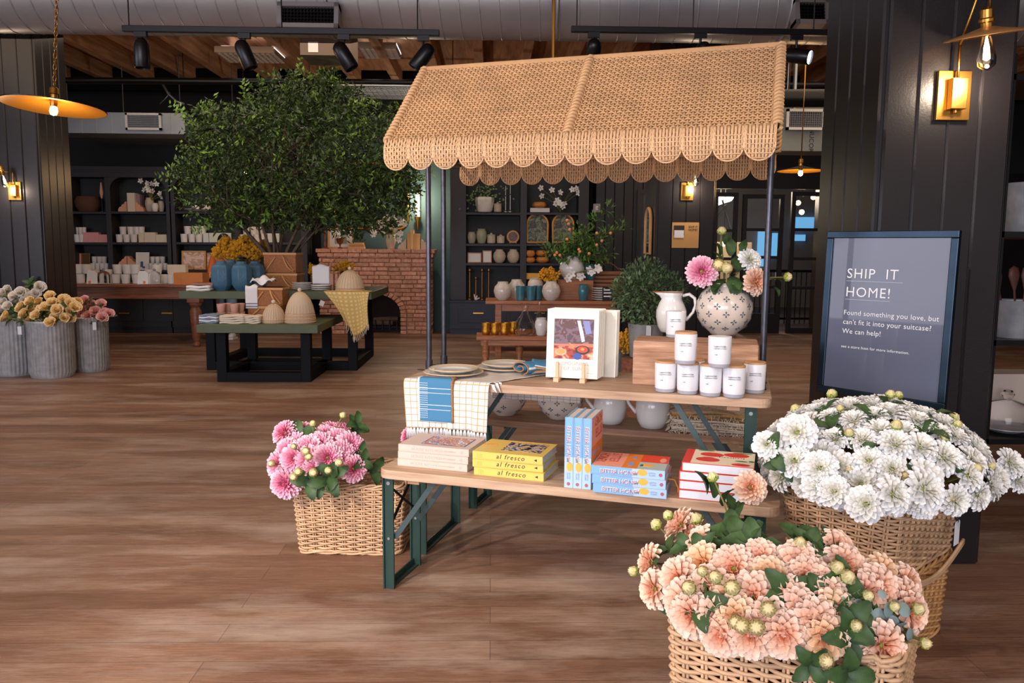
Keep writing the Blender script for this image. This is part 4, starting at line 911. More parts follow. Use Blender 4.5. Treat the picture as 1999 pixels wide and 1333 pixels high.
# ================================================================== wicker baskets
def basket(name, label, p, rz, w, d, h, flare=.02, m=M_WICK, rows=None, r=.0052, sp=.05, handle=None, tagged=None, rc=.035):
    """w along local x (from 0), d along local y (from 0)"""
    t = thing(name, label, 'basket', p, rz)
    per = []
    def ring(f_):   # f_ = 0 bottom .. 1 top
        e = flare*(f_-1); x0, x1, y0, y1 = -e, w+e, -e, d+e; pts = []
        for cx, cy, a0 in ((x1-rc, y0+rc, -pi/2), (x1-rc, y1-rc, 0), (x0+rc, y1-rc, pi/2), (x0+rc, y0+rc, pi)):
            for k in range(5): a = a0+pi/2*k/4; pts.append((cx+rc*cos(a), cy+rc*sin(a)))
        return pts
    def sample(pts, n):
        L_ = [0]; m_ = len(pts)
        for i in range(m_): a, b = pts[i], pts[(i+1) % m_]; L_.append(L_[-1]+math.hypot(b[0]-a[0], b[1]-a[1]))
        out = []; j = 0
        for k in range(n):
            s_ = L_[-1]*k/n
            while L_[j+1] < s_: j += 1
            a, b = pts[j], pts[(j+1) % m_]; f2 = (s_-L_[j])/max(1e-9, L_[j+1]-L_[j]); tx, ty = (b[0]-a[0]), (b[1]-a[1]); q = math.hypot(tx, ty) or 1
            out.append((a[0]+tx*f2, a[1]+ty*f2, ty/q, -tx/q))
        return out
    ns = int((2*(w+d))/sp); ns += ns % 2 == 0; rows = rows or int(h/(r*2.15)); mb = MB()
    for j in range(rows):
        f_ = (j+.5)/rows; P = sample(ring(f_), ns*4); pts = []
        for k, (x, y, nx, ny) in enumerate(P):
            o = .0075*cos(pi*k/4+pi*j); pts.append((x+nx*o, y+ny*o, h*f_+random.uniform(-.0008, .0008)))
        mb.tube(pts, r*random.uniform(.88, 1.05), 5, closed=True)
    mb.build('woven_wall', m, t, smooth='all')
    mb = MB(); B0, B1 = sample(ring(0), ns), sample(ring(1), ns)
    for k in range(ns):
        a, b = B0[k], B1[k]; tx, ty = -a[3], a[2]
        for e in (-.005, .005): mb.tube([(a[0]+tx*e, a[1]+ty*e, 0), (b[0]+tx*e, b[1]+ty*e, h)], .0042, 5)
    mb.build('stake', m, t, smooth='all')
    mb = MB(); P = sample(ring(1), 120)
    for q in range(3):
        mb.tube([(x+nx*.008*cos(k*.55+q*2.09), y+ny*.008*cos(k*.55+q*2.09), h+.004+.008*sin(k*.55+q*2.09)) for k, (x, y, nx, ny) in enumerate(P)], .0055, 5, closed=True)
    mb.build('braided_rim', m, t, smooth='all'); mb = MB(); P = sample(ring(0), 120)
    for q in range(2): mb.tube([(x+nx*(.005+.006*cos(k*.4+q*pi)), y+ny*(.005+.006*cos(k*.4+q*pi)), .010+.006*sin(k*.4+q*pi)) for k, (x, y, nx, ny) in enumerate(P)], .0055, 5, closed=True)
    mb.build('foot_rim', m, t, smooth='all')
    MB().prism([(x*.98+.004, y*.98+.004) for x, y in ring(0)], .004, .012).build('basket_floor', m, t)
    MB().prism([(x+(w/2-x)*.06, y+(d/2-y)*.06) for x, y in ring(.6)], h*.55, h*.6).build('basket_fill', mat('dark_brown_fill', (48, 44, 32), .95, bump=1, bs=80), t)  # flat dark brown slab across the inside, just above half height
    if handle:
        for a in handle:
            for q in range(3): MB().tube([(a[0]+(a[1]-a[0])*k/16+0*q, a[2]+(a[3]-a[2])*k/16, a[4]-a[5]*sin(pi*k/16)+.006*q) for k in range(17)], .006, 6).build('handle_rod', m, t, smooth='all')
    return t
pk = onz(572, 1083, 0); pk2 = onz(787, 1088, 0); d = pk2-pk
basket('wicker_basket', 'square wicker basket of pink dahlias standing left of the bench', pk, math.atan2(d.y, d.x), d.length, .46, .32, .022)
WB = Vector((1.30, 2.42, 0)); wdir = Vector((-.64, .77, 0)).normalized(); wrz = math.atan2(wdir.y, wdir.x)   # x axis along the left face
wr = math.atan2(-wdir.y, -wdir.x)
WL = WB+wdir*.42
basket('wicker_basket', 'golden wicker basket standing on the floor under the white dahlia basket', WL+Vector((.02, .015, 0)), wr, .40, .50, .30, .018, M_WICKD)
basket('wicker_basket', 'wicker basket of white dahlias stacked on another basket by the sign', WL+Vector((0, 0, .315)), wr, .42, .54, .285, .022, handle=[(.43, .43, 0.0, .54, .02, .07)])
PA = onz(1303, 1185, .5); PB = onz(1755, 1300, .5); d = PB-PA; prz = math.atan2(d.y, d.x)
basket('wicker_basket', 'large wicker basket of peach dahlias in the right foreground', Vector((PA.x, PA.y, 0)), prz, d.length, .47, .5, .022, r=.0056)
# swing tag
p = onz(1897, 1012, .56); t = thing('price_tag', 'blank white price tag hanging from the white dahlia basket', 'tag', at(1868, 1040, 2.60), radians(40))
MB().prism([(-.022, -.042), (.022, -.042), (.022, .036), (.016, .043), (-.016, .043), (-.022, .036)], -.0006, .0006, M=Matrix.Rotation(pi/2, 4, 'X')).build('card', M_WHITECLOTH, t); MB().tube([(0, -.002, .038), (.003, 0, .07), (.0, .004, .095)], .0012, 5).tube([(0, -.002, .038), (-.004, 0, .07), (-.002, .004, .095)], .0012, 5).build('string', M_INKD, t)

# ================================================================== framed sign
a = Vector((1.536, 3.66, 0))*.93; b = Vector((1.885, 3.205, 0))*.93; d = (b-a); W_ = d.length
t = thing('framed_sign', 'dark framed shipping notice standing in front of the near pillar', 'sign', (a.x, a.y, .78), math.atan2(d.y, d.x))
t.rotation_euler = (radians(-1.5), radians(.3), math.atan2(d.y, d.x))
H_ = .692; fr = .029
M_FRAME = mat('blackened_steel_frame', (46, 62, 76), .3, .8, var=.4, vs=6); M_POSTER = mat('slate_blue_poster', (84, 90, 110), .32, var=.12, vs=3, coat=.5)
MB().box(0, W_, -.012, .012, 0, fr).box(0, W_, -.012, .012, H_-fr, H_).box(0, fr, -.012, .012, fr, H_-fr).box(W_-fr, W_, -.012, .012, fr, H_-fr).build('frame', M_FRAME, t, bevel=.003)
MB().box(fr, W_-fr, -.004, .004, fr, H_-fr).build('poster', M_POSTER, t)
lx = .098; text('SHIP  IT', .0575, M_WHITECLOTH, t, (lx, -.0055, .497), align='LEFT', space=1.12); text('HOME!', .0575, M_WHITECLOTH, t, (lx, -.0055, .420), align='LEFT', space=1.12)
MB().box(lx, lx+.237, -.0055, -.004, .484, .4855).box(lx, lx+.19, -.0055, -.004, .407, .4085).build('underline', mat('pale_rule', (180, 186, 200), .6), t)
for i, s_ in enumerate(("Found something you love, but", "can't fit it into your suitcase?", "We can help!")): text(s_, .0293, M_WHITECLOTH, t, (lx-.002, -.0055, .342-.039*i), align='LEFT', space=1.05)
text('see a store host for more information.', .0163, M_WHITECLOTH, t, (lx-.002, -.0055, .203), align='LEFT', space=1.1)
MB().box(.03, .05, .004, .02, -.78, .3).box(W_-.05, W_-.03, .004, .02, -.78, .3).box(.0, .08, -.06, .10, -.78, -.725).box(W_-.08, W_, -.06, .10, -.78, -.725).build('stand', M_BLKMETAL, t)

# ================================================================== back of the shop
def gx(px, Y, py=489): return at(px, py, Y).x
def gz(py, Y, px=960): return at(px, py, Y).z
def bookcase(label, x0, x1, bays, shelves, top, Y, arches=(), base=590, basex=None, drawers=(), side_m=None):
    """px bounds at depth Y; bays = list of (x0, x1)"""
    X0, X1 = gx(x0, Y), gx(x1, Y); t = thing('bookcase', label, 'bookcase', (X0, Y, 0)); zt = gz(top, Y, (x0+x1)/2); zb = gz(base, Y, (x0+x1)/2); W = X1-X0
    g = MB(); edges = [0.0]
    for (a, b) in bays: edges += [gx(a, Y)-X0, gx(b, Y)-X0]
    edges.append(W)
    for i in range(0, len(edges), 2): g.box(edges[i], edges[i+1], 0, .36, zb, zt)
    g.box(0, W, 0, .36, zt, zt+.11); g.build('case_frame', M_SHELF, t, bevel=.004)
    MB().box(-.02, W+.02, -.03, .36, zt+.11, zt+.17).box(-.01, W+.01, -.015, .36, zt+.08, zt+.11).build('crown', M_SHELF, t)
    MB().box(0, W, .34, .37, zb, zt).build('back_panel', M_SHELFIN, t)
    for i, (a, b) in enumerate(bays):
        xa, xb = gx(a, Y)-X0, gx(b, Y)-X0
        for s_ in shelves: z = gz(s_, Y, (a+b)/2); MB().box(xa, xb, .01, .34, z-.035, z).build('shelf', M_SHELF, t)
        if i in arches:
            r = .20
            for sx, xc in ((1, xa), (-1, xb)):
                g = MB()
                P = [(xc, zt+.001)]+[(xc+sx*(r-r*cos(k*pi/16)), zt-r+r*sin(k*pi/16)) for k in range(9)]
                if sx < 0: P = P[::-1]
                g.prism(P, -.03, 0, M=Matrix.Rotation(pi/2, 4, 'X')).build('arch_corner', M_SHELF, t)
    bx0, bx1 = (gx(basex[0], Y)-X0, gx(basex[1], Y)-X0) if basex else (0, W)
    MB().box(bx0, bx1, -.12, .36, .1, zb-.03).box(bx0, bx1, -.08, .36, 0, .1).build('base_cabinet', side_m or M_BLACK, t)
    MB().box(bx0-.02, bx1+.02, -.15, .36, zb-.03, zb).build('counter', side_m or M_SHELF, t, bevel=.004)
    for (a, b, hx) in drawers:
        xa, xb = gx(a, Y-.12)-X0, gx(b, Y-.12)-X0; d = MB().box(xa, xb, -.135, -.12, .2, zb-.09).box(xa+.05, xb-.05, -.137, -.134, .25, zb-.14).build('drawer', side_m or M_BLACK, t, bevel=.003)
        c = gx(hx, Y-.14)-X0; zz = gz(611, Y-.14, hx); MB().box(c-.085, c+.085, -.165, -.15, zz-.012, zz+.012).box(c-.075, c-.065, -.15, -.135, zz-.006, zz+.006).box(c+.065, c+.075, -.15, -.135, zz-.006, zz+.006).build('handle', M_BRASS, d)
    return t
YB = 13.2
SHL = [413, 473, 527]
bookcase('black arched bookcase at the far left with cups and pink boxes', 120, 334, [(143, 210), (220, 327)], SHL, 346, YB, arches=(1,), base=556, drawers=[(160, 274, 238), (277, 333, 322)])
bookcase('black arched bookcase behind the tree and yellow flowers', 336.5, 600, [(344, 455), (468, 588)], SHL, 346, YB, arches=(0, 1), base=556)
bookcase('black bookcase right of the fireplace with vases and arched frames', 879, 1148, [(910, 1015), (1028, 1128)], [415, 476, 514], 330, YB, base=586, drawers=[(895, 975, 934), (990, 1120, 1055)], side_m=M_NAVY)

def item(name, label, cat, mb, m, px, py, Y, group=None, smooth=True, rz=0, bevel=0):
    """one small thing: its base centre seen at px, py at depth Y"""
    p = at(px, py, Y); o = mb.build(name, m, None, smooth=smooth, bevel=bevel); o.location = p; o.rotation_euler = (0, 0, rz); return tag(o, label, cat, group)
def cupmb(w, h, top=1.0, bot=.86): r = w/2; return MB().lathe([(r*bot*.9, 0), (r*bot, .004), (r*top, h), (r*top*.93, h), (r*bot*.85, .02), (.001, .02)], 20, caps=False)
def cups(name, what, where, xs, w, base, h, Y, m, group):
    for i, x in enumerate(xs): item(name, '%s, %s %s' % (what, nth(i, len(xs)), where), 'cup', cupmb(w*mpp(Y)*.98, h*mpp(Y)), m, x, base, Y, group)
def boxes(what, where, xs, w, base, h, Y, m, group, d=.09):
    for i, x in enumerate(xs): item('carton', '%s, %s %s' % (what, nth(i, len(xs)), where), 'box', MB().box(-w/2*mpp(Y)*.97, w/2*mpp(Y)*.97, 0, d, 0, h*mpp(Y)), m, x, base, Y, group, smooth=False, bevel=.002)
M_PINKB = mat('dusty_pink_box', (214, 150, 150), .7); M_CREAMB = mat('cream_box', (214, 202, 180), .7); M_MINTB = mat('pale_mint_box', (206, 214, 206), .7); M_CUP = mat('matt_white_cup', (218, 214, 210), .5)
YS = YB+.06; s1, s2, s3 = SHL
G = 'white cups in the far left bookcases'
cups('cup', 'white cup', 'in the upper row, middle shelf, far left bay', [150, 158, 165], 8, s2-15, 14, YS+.1, M_CUP, G)
cups('cup', 'white cup', 'in the lower row, middle shelf, far left bay', [152, 161], 13, s2, 15, YS+.02, M_CUP, G)
boxes('taller pink box', 'on the middle shelf of the far left bay', [166, 177, 187.5], 11, s2, 19, YS-.02, M_PINKB, 'pink boxes in the far left bay')
boxes('shorter pink box', 'on the middle shelf of the far left bay', [196.5, 203, 209], 6.5, s2, 15, YS-.02, M_PINKB, 'pink boxes in the far left bay')
cups('cup', 'white cup', 'in the upper row, middle shelf, second bay', [241, 256, 268, 276], 13.5, s2-15, 15, YS+.1, M_CUP, G)
cups('cup', 'white cup', 'in the lower row, middle shelf, second bay', [234, 248, 262], 13.5, s2, 15, YS, M_CUP, G)
boxes('taller cream box', 'on the middle shelf of the second bay', [276, 287.5, 298.5], 11, s2, 19, YS-.02, M_CREAMB, 'cream boxes in the second bay')
boxes('shorter cream box', 'on the middle shelf of the second bay', [308, 315, 322], 7, s2, 15, YS-.02, M_CREAMB, 'cream boxes in the second bay')
cups('cup', 'white cup', 'in the upper row, middle shelf, third bay', [367, 382, 396], 14, s2-16, 15, YS+.1, M_CUP, G)
cups('cup', 'white cup', 'in the lower row, middle shelf, third bay', [360, 375, 389], 14, s2, 16, YS, M_CUP, G)
boxes('pale mint box', 'on the middle shelf of the third bay', [402, 414, 425, 436, 446], 11, s2, 18, YS-.02, M_MINTB, 'pale mint boxes in the third bay')
cups('cup', 'white cup', 'in the upper row, fourth bay', [481, 496, 508], 14, s2-15, 15, YS+.1, M_CUP, G)
cups('cup', 'white cup', 'in the lower row, fourth bay', [475, 489, 503], 14, s2, 15, YS, M_CUP, G)
boxes('pale mint box', 'on the middle shelf of the fourth bay', [516, 528, 540], 11, s2, 17, YS-.02, M_MINTB, 'pale mint boxes in the fourth bay')
cups('small_cup', 'small white cup', 'in the upper row, low shelf, far left bay', [185, 195, 204], 10, s3-13, 13, YS+.1, M_CUP, G)
cups('small_cup', 'small white cup', 'in the lower row, low shelf, far left bay', [182, 191, 200, 208], 9.5, s3, 13, YS, M_CUP, G)
cups('small_cup', 'small white cup', 'in the upper row, low shelf, second bay', [298, 308, 318], 10, s3-13, 13, YS+.1, M_CUP, G)
cups('small_cup', 'small white cup', 'in the lower row, low shelf, second bay', [295, 304.5, 314, 323], 9.5, s3, 13, YS, M_CUP, G)
m = mpp(YS)
item('round_basket', 'dark brown round basket on the top shelf at far left', 'basket', MB().lathe([(.14, 0), (.19, .08), (.2, .16), (.17, .24), (.165, .24), (.19, .16), (.001, .03)], 24, caps=False), mat('dark_brown_basket', (84, 54, 38), .8, bump=.8, bs=60), 173, s1, YS+.1)
t = thing('taper_candle', 'single pink taper on a dark holder beside the brown basket', 'candle', at(200, s1, YS)); MB().lathe([(.04, 0), (.04, .008), (.008, .02), (.008, .2), (.02, .21)], 12).build('holder', M_BLKMETAL, t, smooth=True); MB().lathe([(.012, .21), (.03, .30), (.012, .46), (.001, .47)], 10).build('taper', M_TERRA, t, smooth=True)
def scallop_end(flip=1):
    P = [(0, 0), (.14*flip, 0)]+[(.14*flip-(.0+.14*(k/12))*flip, .03+.13*(k/12)+.018*abs(sin(k/12*3*pi))) for k in range(13)]
    if flip < 0: P = P[::-1]
    return MB().prism(P, -.06, .06, M=Matrix.Rotation(pi/2, 4, 'X'))
item('scalloped_bookend', 'terracotta scalloped bookend left of the upright books on the top shelf', 'bookend', scallop_end(-1), M_TERRA, 251, s1, YS+.1, smooth=False)
item('scalloped_bookend', 'terracotta scalloped bookend right of the upright books on the top shelf', 'bookend', scallop_end(1), M_TERRA, 267, s1, YS+.1, smooth=False)
item('book', 'tall white upright book between terracotta bookends', 'book', MB().box(-.06, .06, 0, .18, 0, .30), M_CREAMB, 256.5, s1, YS, smooth=False); item('book', 'mauve upright book beside the white one between terracotta bookends', 'book', MB().box(-.03, .05, 0, .18, 0, .28), mat('mauve_cloth', (140, 120, 126), .8), 268, s1, YS+.06, smooth=False)
VS = lambda w, h: MB().lathe([(w*.3, 0), (w*.36, h*.05), (w*.5, h*.5), (w*.46, h*.8), (w*.36, h*.93), (w*.4, h), (w*.34, h), (w*.34, h*.9), (.001, h*.85)], 20, caps=False)
def vase(label, px, py, Y, w, h, m, grp=None, name='vase'): return item(name, label, 'vase', VS(w*mpp(Y), h*mpp(Y)), m, px, py, Y, grp)
vase('speckled stone vase on the top shelf of the second bay, larger of three', 293, s1, YS+.12, 17, 26, M_STONE); vase('small pale patterned jar between two stone vases, top shelf', 303, s1, YS, 13, 16, M_CUP); vase('narrow stone vase at the right of the top shelf, second bay', 315, s1, YS+.1, 12, 20, M_STONE)
def blossoms(name, label, cat, px, py, Y, pts, r, petal, stem=True, base=None, n=5):
    """spray: five-petalled open flowers at px points joined by stems to the base"""
    p = at(px, py, Y); t = thing(name, label, cat, p); g = MB(); st = MB()
    for (x, y) in pts:
        q = at(x, y, Y-.02)-p; q.y += random.uniform(-.06, .02); a0 = random.random()*6; tilt = Matrix.Rotation(random.uniform(-.6, .6), 3, 'X') @ Matrix.Rotation(random.uniform(-.6, .6), 3, 'Z')
        for k in range(n):
            a = a0+2*pi*k/n; e = Vector((cos(a), 0, sin(a))); f_ = Vector((-sin(a), 0, cos(a)))
            P = [q+tilt@(e*r*s_+f_*r*w_+Vector((0, -d_*r, 0))) for s_, w_, d_ in ((.05, 0, 0), (.5, .38, .18), (1, .22, .3), (1.05, -.2, .3), (.5, -.38, .18))]
            g.add(P, [(0, 1, 2, 3, 4)])
        if stem: st.tube([(0, 0, 0), (q.x*.4, q.y*.5, q.z*.6), tuple(q)], .004, 4)
    g.build('blossom', petal, t); 
    if stem: st.build('stem', M_STEM, t)
    return t
M_PETW = mat('white_petal', (236, 234, 232), .7)
blossoms('orchid_spray', 'white blossom branch in the stone vase on the left top shelf', 'flowers', 296, s1-22, YS+.08, [(274, 353), (291, 358), (297, 358), (308, 360), (288, 365), (281, 371), (291, 372), (297, 373), (313, 378), (315, 384)], .045, M_PETW)
t = thing('tea_set', 'white plate with a cup on the top shelf of the third bay', 'tableware', at(390, s1, YS)); MB().lathe([(.12, 0), (.24, .03), (.24, .036), (.12, .012), (.001, .012)], 28, caps=False).build('plate', M_WHITE, t, smooth=True); cupmb(.14, .09).build('cup', M_WHITE, t, smooth=True, loc=(-.06, 0, .012)); VS(.16, .2).build('jug', M_CUP, t, smooth=True, loc=(.12, 0, .02))
def framed(label, px, py, Y, w, h, fm, pm, tilt=-6, rz=0, name='framed_picture', easel=False):
    t = thing(name, label, 'picture', at(px, py, Y), rot=(radians(tilt), 0, rz)); W = w*mpp(Y); H = h*mpp(Y); b = min(W, H)*.09
    MB().box(-W/2, W/2, 0, .02, 0, b).box(-W/2, W/2, 0, .02, H-b, H).box(-W/2, -W/2+b, 0, .02, b, H-b).box(W/2-b, W/2, 0, .02, b, H-b).build('frame', fm, t); MB().box(-W/2+b, W/2-b, .006, .014, b, H-b).build('picture', pm, t)
    if easel: MB().box(-W*.3, -W*.27, -.05, .0, 0, .012).box(-W*.31, -W*.26, -.055, -.045, 0, .07).box(W*.0, W*.03, -.05, 0, 0, .012).box(-W*.01, W*.04, -.055, -.045, 0, .07).build('easel', M_TAN, t)
    return t
M_LAND = art('pink_landscape_print', [(150, 130, 100), (196, 160, 140), (226, 196, 180), (186, 140, 124)], 5, 2)
framed('pink landscape picture in a pale frame on a small easel', 378, s3-1, YS+.02, 46, 36, M_TAN, M_LAND, easel=True); framed('narrow brown edged picture beside the landscape picture', 411, s3, YS+.1, 16, 34, M_OAKL, M_LAND)
framed('pink framed card at the left end of the low shelf', 152, s3-4, YS+.1, 11, 28, M_TERRA, M_PINKB); framed('dark gold framed print at the left of the low shelf', 167, s3-6, YS+.12, 17, 26, M_BRASS, mat('dark_bronze_print', (90, 60, 34), .5, .4))
item('scalloped_bookend', 'left scalloped terracotta bookend on the low shelf, second bay', 'bookend', scallop_end(-1), M_TERRA, 251, s3-8, YS+.1, smooth=False); item('scalloped_bookend', 'right scalloped terracotta bookend on the low shelf, second bay', 'bookend', scallop_end(1), M_TERRA, 252.5, s3-8, YS+.1, smooth=False)
item('book', 'cream book lying under the terracotta bookends', 'book', MB().box(-.12, .12, 0, .2, 0, .065), M_CREAMB, 251, s3, YS, smooth=False)
t = framed('white picture book with a small blue figure standing on the low shelf', 278, s3, YS-.02, 25, 34, M_CUP, M_CUP, name='picture_book'); MB().box(-.03, .01, -.002, .006, .05, .14).box(.0, .04, -.002, .006, .03, .06).build('printed_figure', mat('blue_figure_print', (66, 84, 130), .6), t)
# ---- long brown table at the left with its wares
TYF, TYB = 11.2, 12.0; tz = .876; X0, X1 = gx(60, TYF), gx(392, TYF)
t = thing('wooden_table', 'long red-brown wooden table with turned legs at left', 'table', (X0, TYF, 0)); W = X1-X0
MB().box(0, W, 0, .85, tz-.04, tz).build('tabletop', M_OAK, t, bevel=.008); MB().box(.08, W-.1, .06, .09, tz-.20, tz-.04).box(.08, W-.1, .76, .79, tz-.20, tz-.04).box(W-.13, W-.1, .06, .79, tz-.2, tz-.04).build('apron', M_OAK, t)
LEGP = [(.03, 0), (.045, .02), (.045, .05), (.032, .07), (.05, .14), (.06, .30), (.072, .50), (.05, .56), (.075, .60), (.075, .62), (.055, .64)]
for (x, y) in ((W-.14, .1), (W-.14, .75), (.14, .1), (.14, .75)): MB().lathe([(r*1.15, z) for r, z in LEGP], 16).box(-.085, .085, -.085, .085, .63, tz-.04).build('leg', M_OAK, t, smooth=True, loc=(x, y, 0))
G2 = 'white bowls and cups on the long brown table'
def onT(px, Y): p = at(px, 489, Y); return Vector((p.x, Y, tz))
def put(name, label, cat, mb, m, px, Y, z, grp=None, smooth=True, rz=0, bevel=0):
    o = mb.build(name, m, None, smooth=smooth, bevel=bevel); o.location = (gx(px, Y), Y, z); o.rotation_euler = (0, 0, rz); return tag(o, label, cat, grp)
Yt = 11.55; m = mpp(Yt)
for i, x in enumerate([154, 224, 243, 264, 276, 304, 318, 333]): put('bowl', 'white bowl, %s in the bottom row on the long brown table' % nth(i, 8), 'bowl', cupmb(18*m, 18*m, 1.0, .8), M_CUP, x, Yt, tz, G2)
for i, x in enumerate([152, 168, 228, 247, 262, 305]): put('bowl', 'white bowl, %s in the upper row on the long brown table' % nth(i, 6), 'bowl', cupmb(19*m, 18*m, 1.0, .8), M_CUP, x, Yt+.02, tz+18*m+.002, G2)
for i, x in enumerate([183, 208, 290]): put('bowl', 'white bowl behind the glass domes on the brown table, %s' % nth(i, 3), 'bowl', cupmb(18*m, 26*m, 1.0, .8), M_CUP, x, Yt+.22, tz, G2)
for i, x in enumerate([331, 343, 355]): put('carton', 'cream carton above the orange box on the brown table, %s' % nth(i, 3), 'box', MB().box(-6*m, 5.8*m, 0, .1, 0, 17*m), M_CREAMB, x, Yt+.25, tz+19*m, 'cream cartons on the brown table', False)
put('riser_box', 'plain white riser under the cream cartons on the brown table', 'box', MB().box(-17*m, 17*m, 0, .16, 0, 19*m), M_CUP, 343, Yt+.23, tz, None, False)
t = put('wooden_crate', 'orange-brown wooden box at the right end of the long table', 'box', MB().box(-27*m, 27*m, 0, .26, 0, 22*m).box(-14*m, -13.4*m, -.003, 0, 0, 22*m), mat('orange_wood_box', (206, 128, 62), .6, var=.15, vs=8), 365, 11.3, tz, None, False)
for i, (x, lab) in enumerate([(200, 'left'), (300, 'right')]):
    Y = 11.34; q = thing('glass_dome', 'clear glass cloche with silver knob on the brown table, %s one' % lab, 'cloche', (gx(x, Y), Y, tz+.012)); MB().lathe([(.085, 0), (.088, .01), (.088, .1), (.07, .15), (.03, .17), (.001, .174)], 24, caps=False).build('dome', M_GLASS, q, smooth='all'); MB().ball((0, 0, .19), .018).build('knob', M_STEEL2, q, smooth='all')
    put('serving_plate', 'white platter under the %s glass cloche' % lab, 'plate', MB().lathe([(.12, 0), (.19, .008), (.19, .012), (.12, .008), (.001, .008)], 28, caps=False, sy=.7), M_WHITE, x-10, Y, tz)
    c = thing('card_sign', 'white printed card with orange spot standing by the %s cloche' % lab, 'sign', (gx(x-24, 11.25), 11.25, tz), rot=(radians(-8), 0, 0)); MB().prism([(-.075, 0), (.075, 0), (.07, .15), (.03, .19), (-.05, .19), (-.07, .14)], -.004, .004, M=Matrix.Rotation(pi/2, 4, 'X')).build('card', M_WHITECLOTH, c); MB().prism([(.02*cos(k), .02*sin(k)) for k in [2*pi*j/12 for j in range(12)]], .004, .006, M=Matrix.Rotation(pi/2, 4, 'X')).build('orange_spot', M_ORNG, c, loc=(-.03 if i == 0 else .02, 0, .03))

# ---- green topped nesting tables
def green_table(label, X0, X1, Y0, Y1, zt, leg_in):
    t = thing('nesting_table', label, 'table', ((X0+X1)/2, (Y0+Y1)/2, 0)); a = (X1-X0)/2; b = (Y1-Y0)/2; w = .1
    MB().box(-a, a, -b, b, zt-.085, zt).build('tabletop', M_GREENTOP, t, bevel=.006)
    la, ra, fb = -a+leg_in[0], a-leg_in[1], b-leg_in[2]
    for (x, y) in ((la, -fb), (ra, -fb), (la, fb), (ra, fb)): MB().box(x-w/2, x+w/2, y-w/2, y+w/2, 0, zt-.085).build('leg', M_BLKWOOD, t, bevel=.003)
    for y in (-fb, fb): MB().box(la+w/2, ra-w/2, y-w/2, y+w/2, 0, w).build('foot_rail', M_BLKWOOD, t, bevel=.003)
    for x in (la, ra): MB().box(x-w/2, x+w/2, -fb+w/2, fb-w/2, 0, w).build('foot_rail', M_BLKWOOD, t, bevel=.003)
    return t
LZ, UZ = .61, .905
lx0, lx1 = gx(377, 8.15), gx(617, 8.15)
green_table('lower green topped display table on a black timber frame', lx0, lx1, 8.15, 9.55, LZ, (.2, .16, .18))
ux0, ux1 = gx(345, 9.0), gx(724, 9.0)
green_table('higher green topped display table nested over the lower one', ux0, ux1, 9.0, 10.5, UZ, (.30, .24, .14))
def putp(px, py, z): p = onz(px, py, z); return p
def chip_basket(label, px0, px1, Y, z, h, d=.3, cap=True):
    x0, x1 = gx(px0, Y), gx(px1, Y); t = thing('chip_basket', label, 'basket', ((x0+x1)/2, Y, z)); a = (x1-x0)/2
    MB().box(-a, a, 0, d, 0, h).build('basket_body', M_BASKBR, t, bevel=.006); MB().box(-a-.006, a+.006, -.006, d+.006, h-.025, h).build('rim_band', mat('pale_ash_band', (204, 152, 96), .55), t)
    for s_ in (-1, 1): MB().tube([(s_*a*.9, -.008, .02), (s_*a*.25, -.012, h*.8)], .008, 5).build('diagonal_strap', mat('pale_ash_band', (0, 0, 0)), t)
    MB().tube([(a*.2+.0+(a*.7)*k/10, -.015-.05*sin(pi*k/10), h*.85-(h*.75)*sin(pi*k/20)) for k in range(11)], .009, 6).build('handle', mat('pale_ash_band', (0, 0, 0)), t, smooth='all')
    return t
Yc = 8.75; m = mpp(Yc); chip_basket('woven chip basket on the lower green table, bottom of the front pair', 480, 543, Yc, LZ, .15, .3); chip_basket('woven chip basket stacked at the front under the white towels', 490, 549, Yc, LZ+.152, .20, .28)
Yd = 9.55; chip_basket('wide woven chip basket on the higher green table under the tree basket', 508, 578, Yd, UZ, .19, .4); TB = chip_basket('woven chip basket that holds the indoor tree', 514, 577, Yd+.02, UZ+.193, .24, .36)
def towel(label, px, Y, z, w, d, hang, m_, name='folded_towel', stripes=0, rz=0):
    t = thing(name, label, 'towel', (gx(px, Y), Y, z), rz)
    MB().sheet(lambda a, b: (w*(a-.5), (-.012 if b*(hang+d) < hang else -.012+(b*(hang+d)-hang)), (-(hang-b*(hang+d)) if b*(hang+d) < hang else .012*sin(a*7+b*5)+.012)), 14, 20, uvf=lambda a, b: (a*w, b*(hang+d))).build('cloth', m_, t, smooth='all', solid=.014)
    if stripes: 
        for k in range(stripes): MB().box(-w/2, w/2, -.022, -.018, -hang+.02+.03*k, -hang+.028+.03*k).build('stripe', mat('dark_stripe', (60, 70, 90), .9), t)
    return t
towel('white towel with blue stripes hanging from the front chip basket', 489, Yc+.0, LZ+.355, .13, .2, .23, M_WHITECLOTH, stripes=2); 
t = thing('crumpled_towel', 'crumpled white patterned towel on top of the front chip baskets', 'towel', (gx(512, Yc+.1), Yc+.12, LZ+.37)); MB().sheet(lambda a, b: ((a-.5)*.24, (b-.5)*.2, .035+.03*sin(a*9)*cos(b*7)+.05*(1-abs(2*b-1))), 18, 14).build('cloth', M_WHITECLOTH, t, smooth='all', solid=.008)
def blue_jug(label, px, Y, z, w, h):
    p = (gx(px, Y), Y, z); t = thing('blue_vase', label, 'vase', p, group='slate blue vases on the green table')
    r = w/2; MB().lathe([(r*.55, 0), (r*.6, h*.03), (r*.8, h*.1), (r, h*.22), (r*1.02, h*.5), (r, h*.72), (r*.86, h*.85), (r*.5, h*.93), (r*.46, h), (r*.4, h), (r*.4, h*.9), (.001, h*.8)], 8, caps=False).build('body', M_BLUEVASE, t, smooth=True, bevel=.006); return t
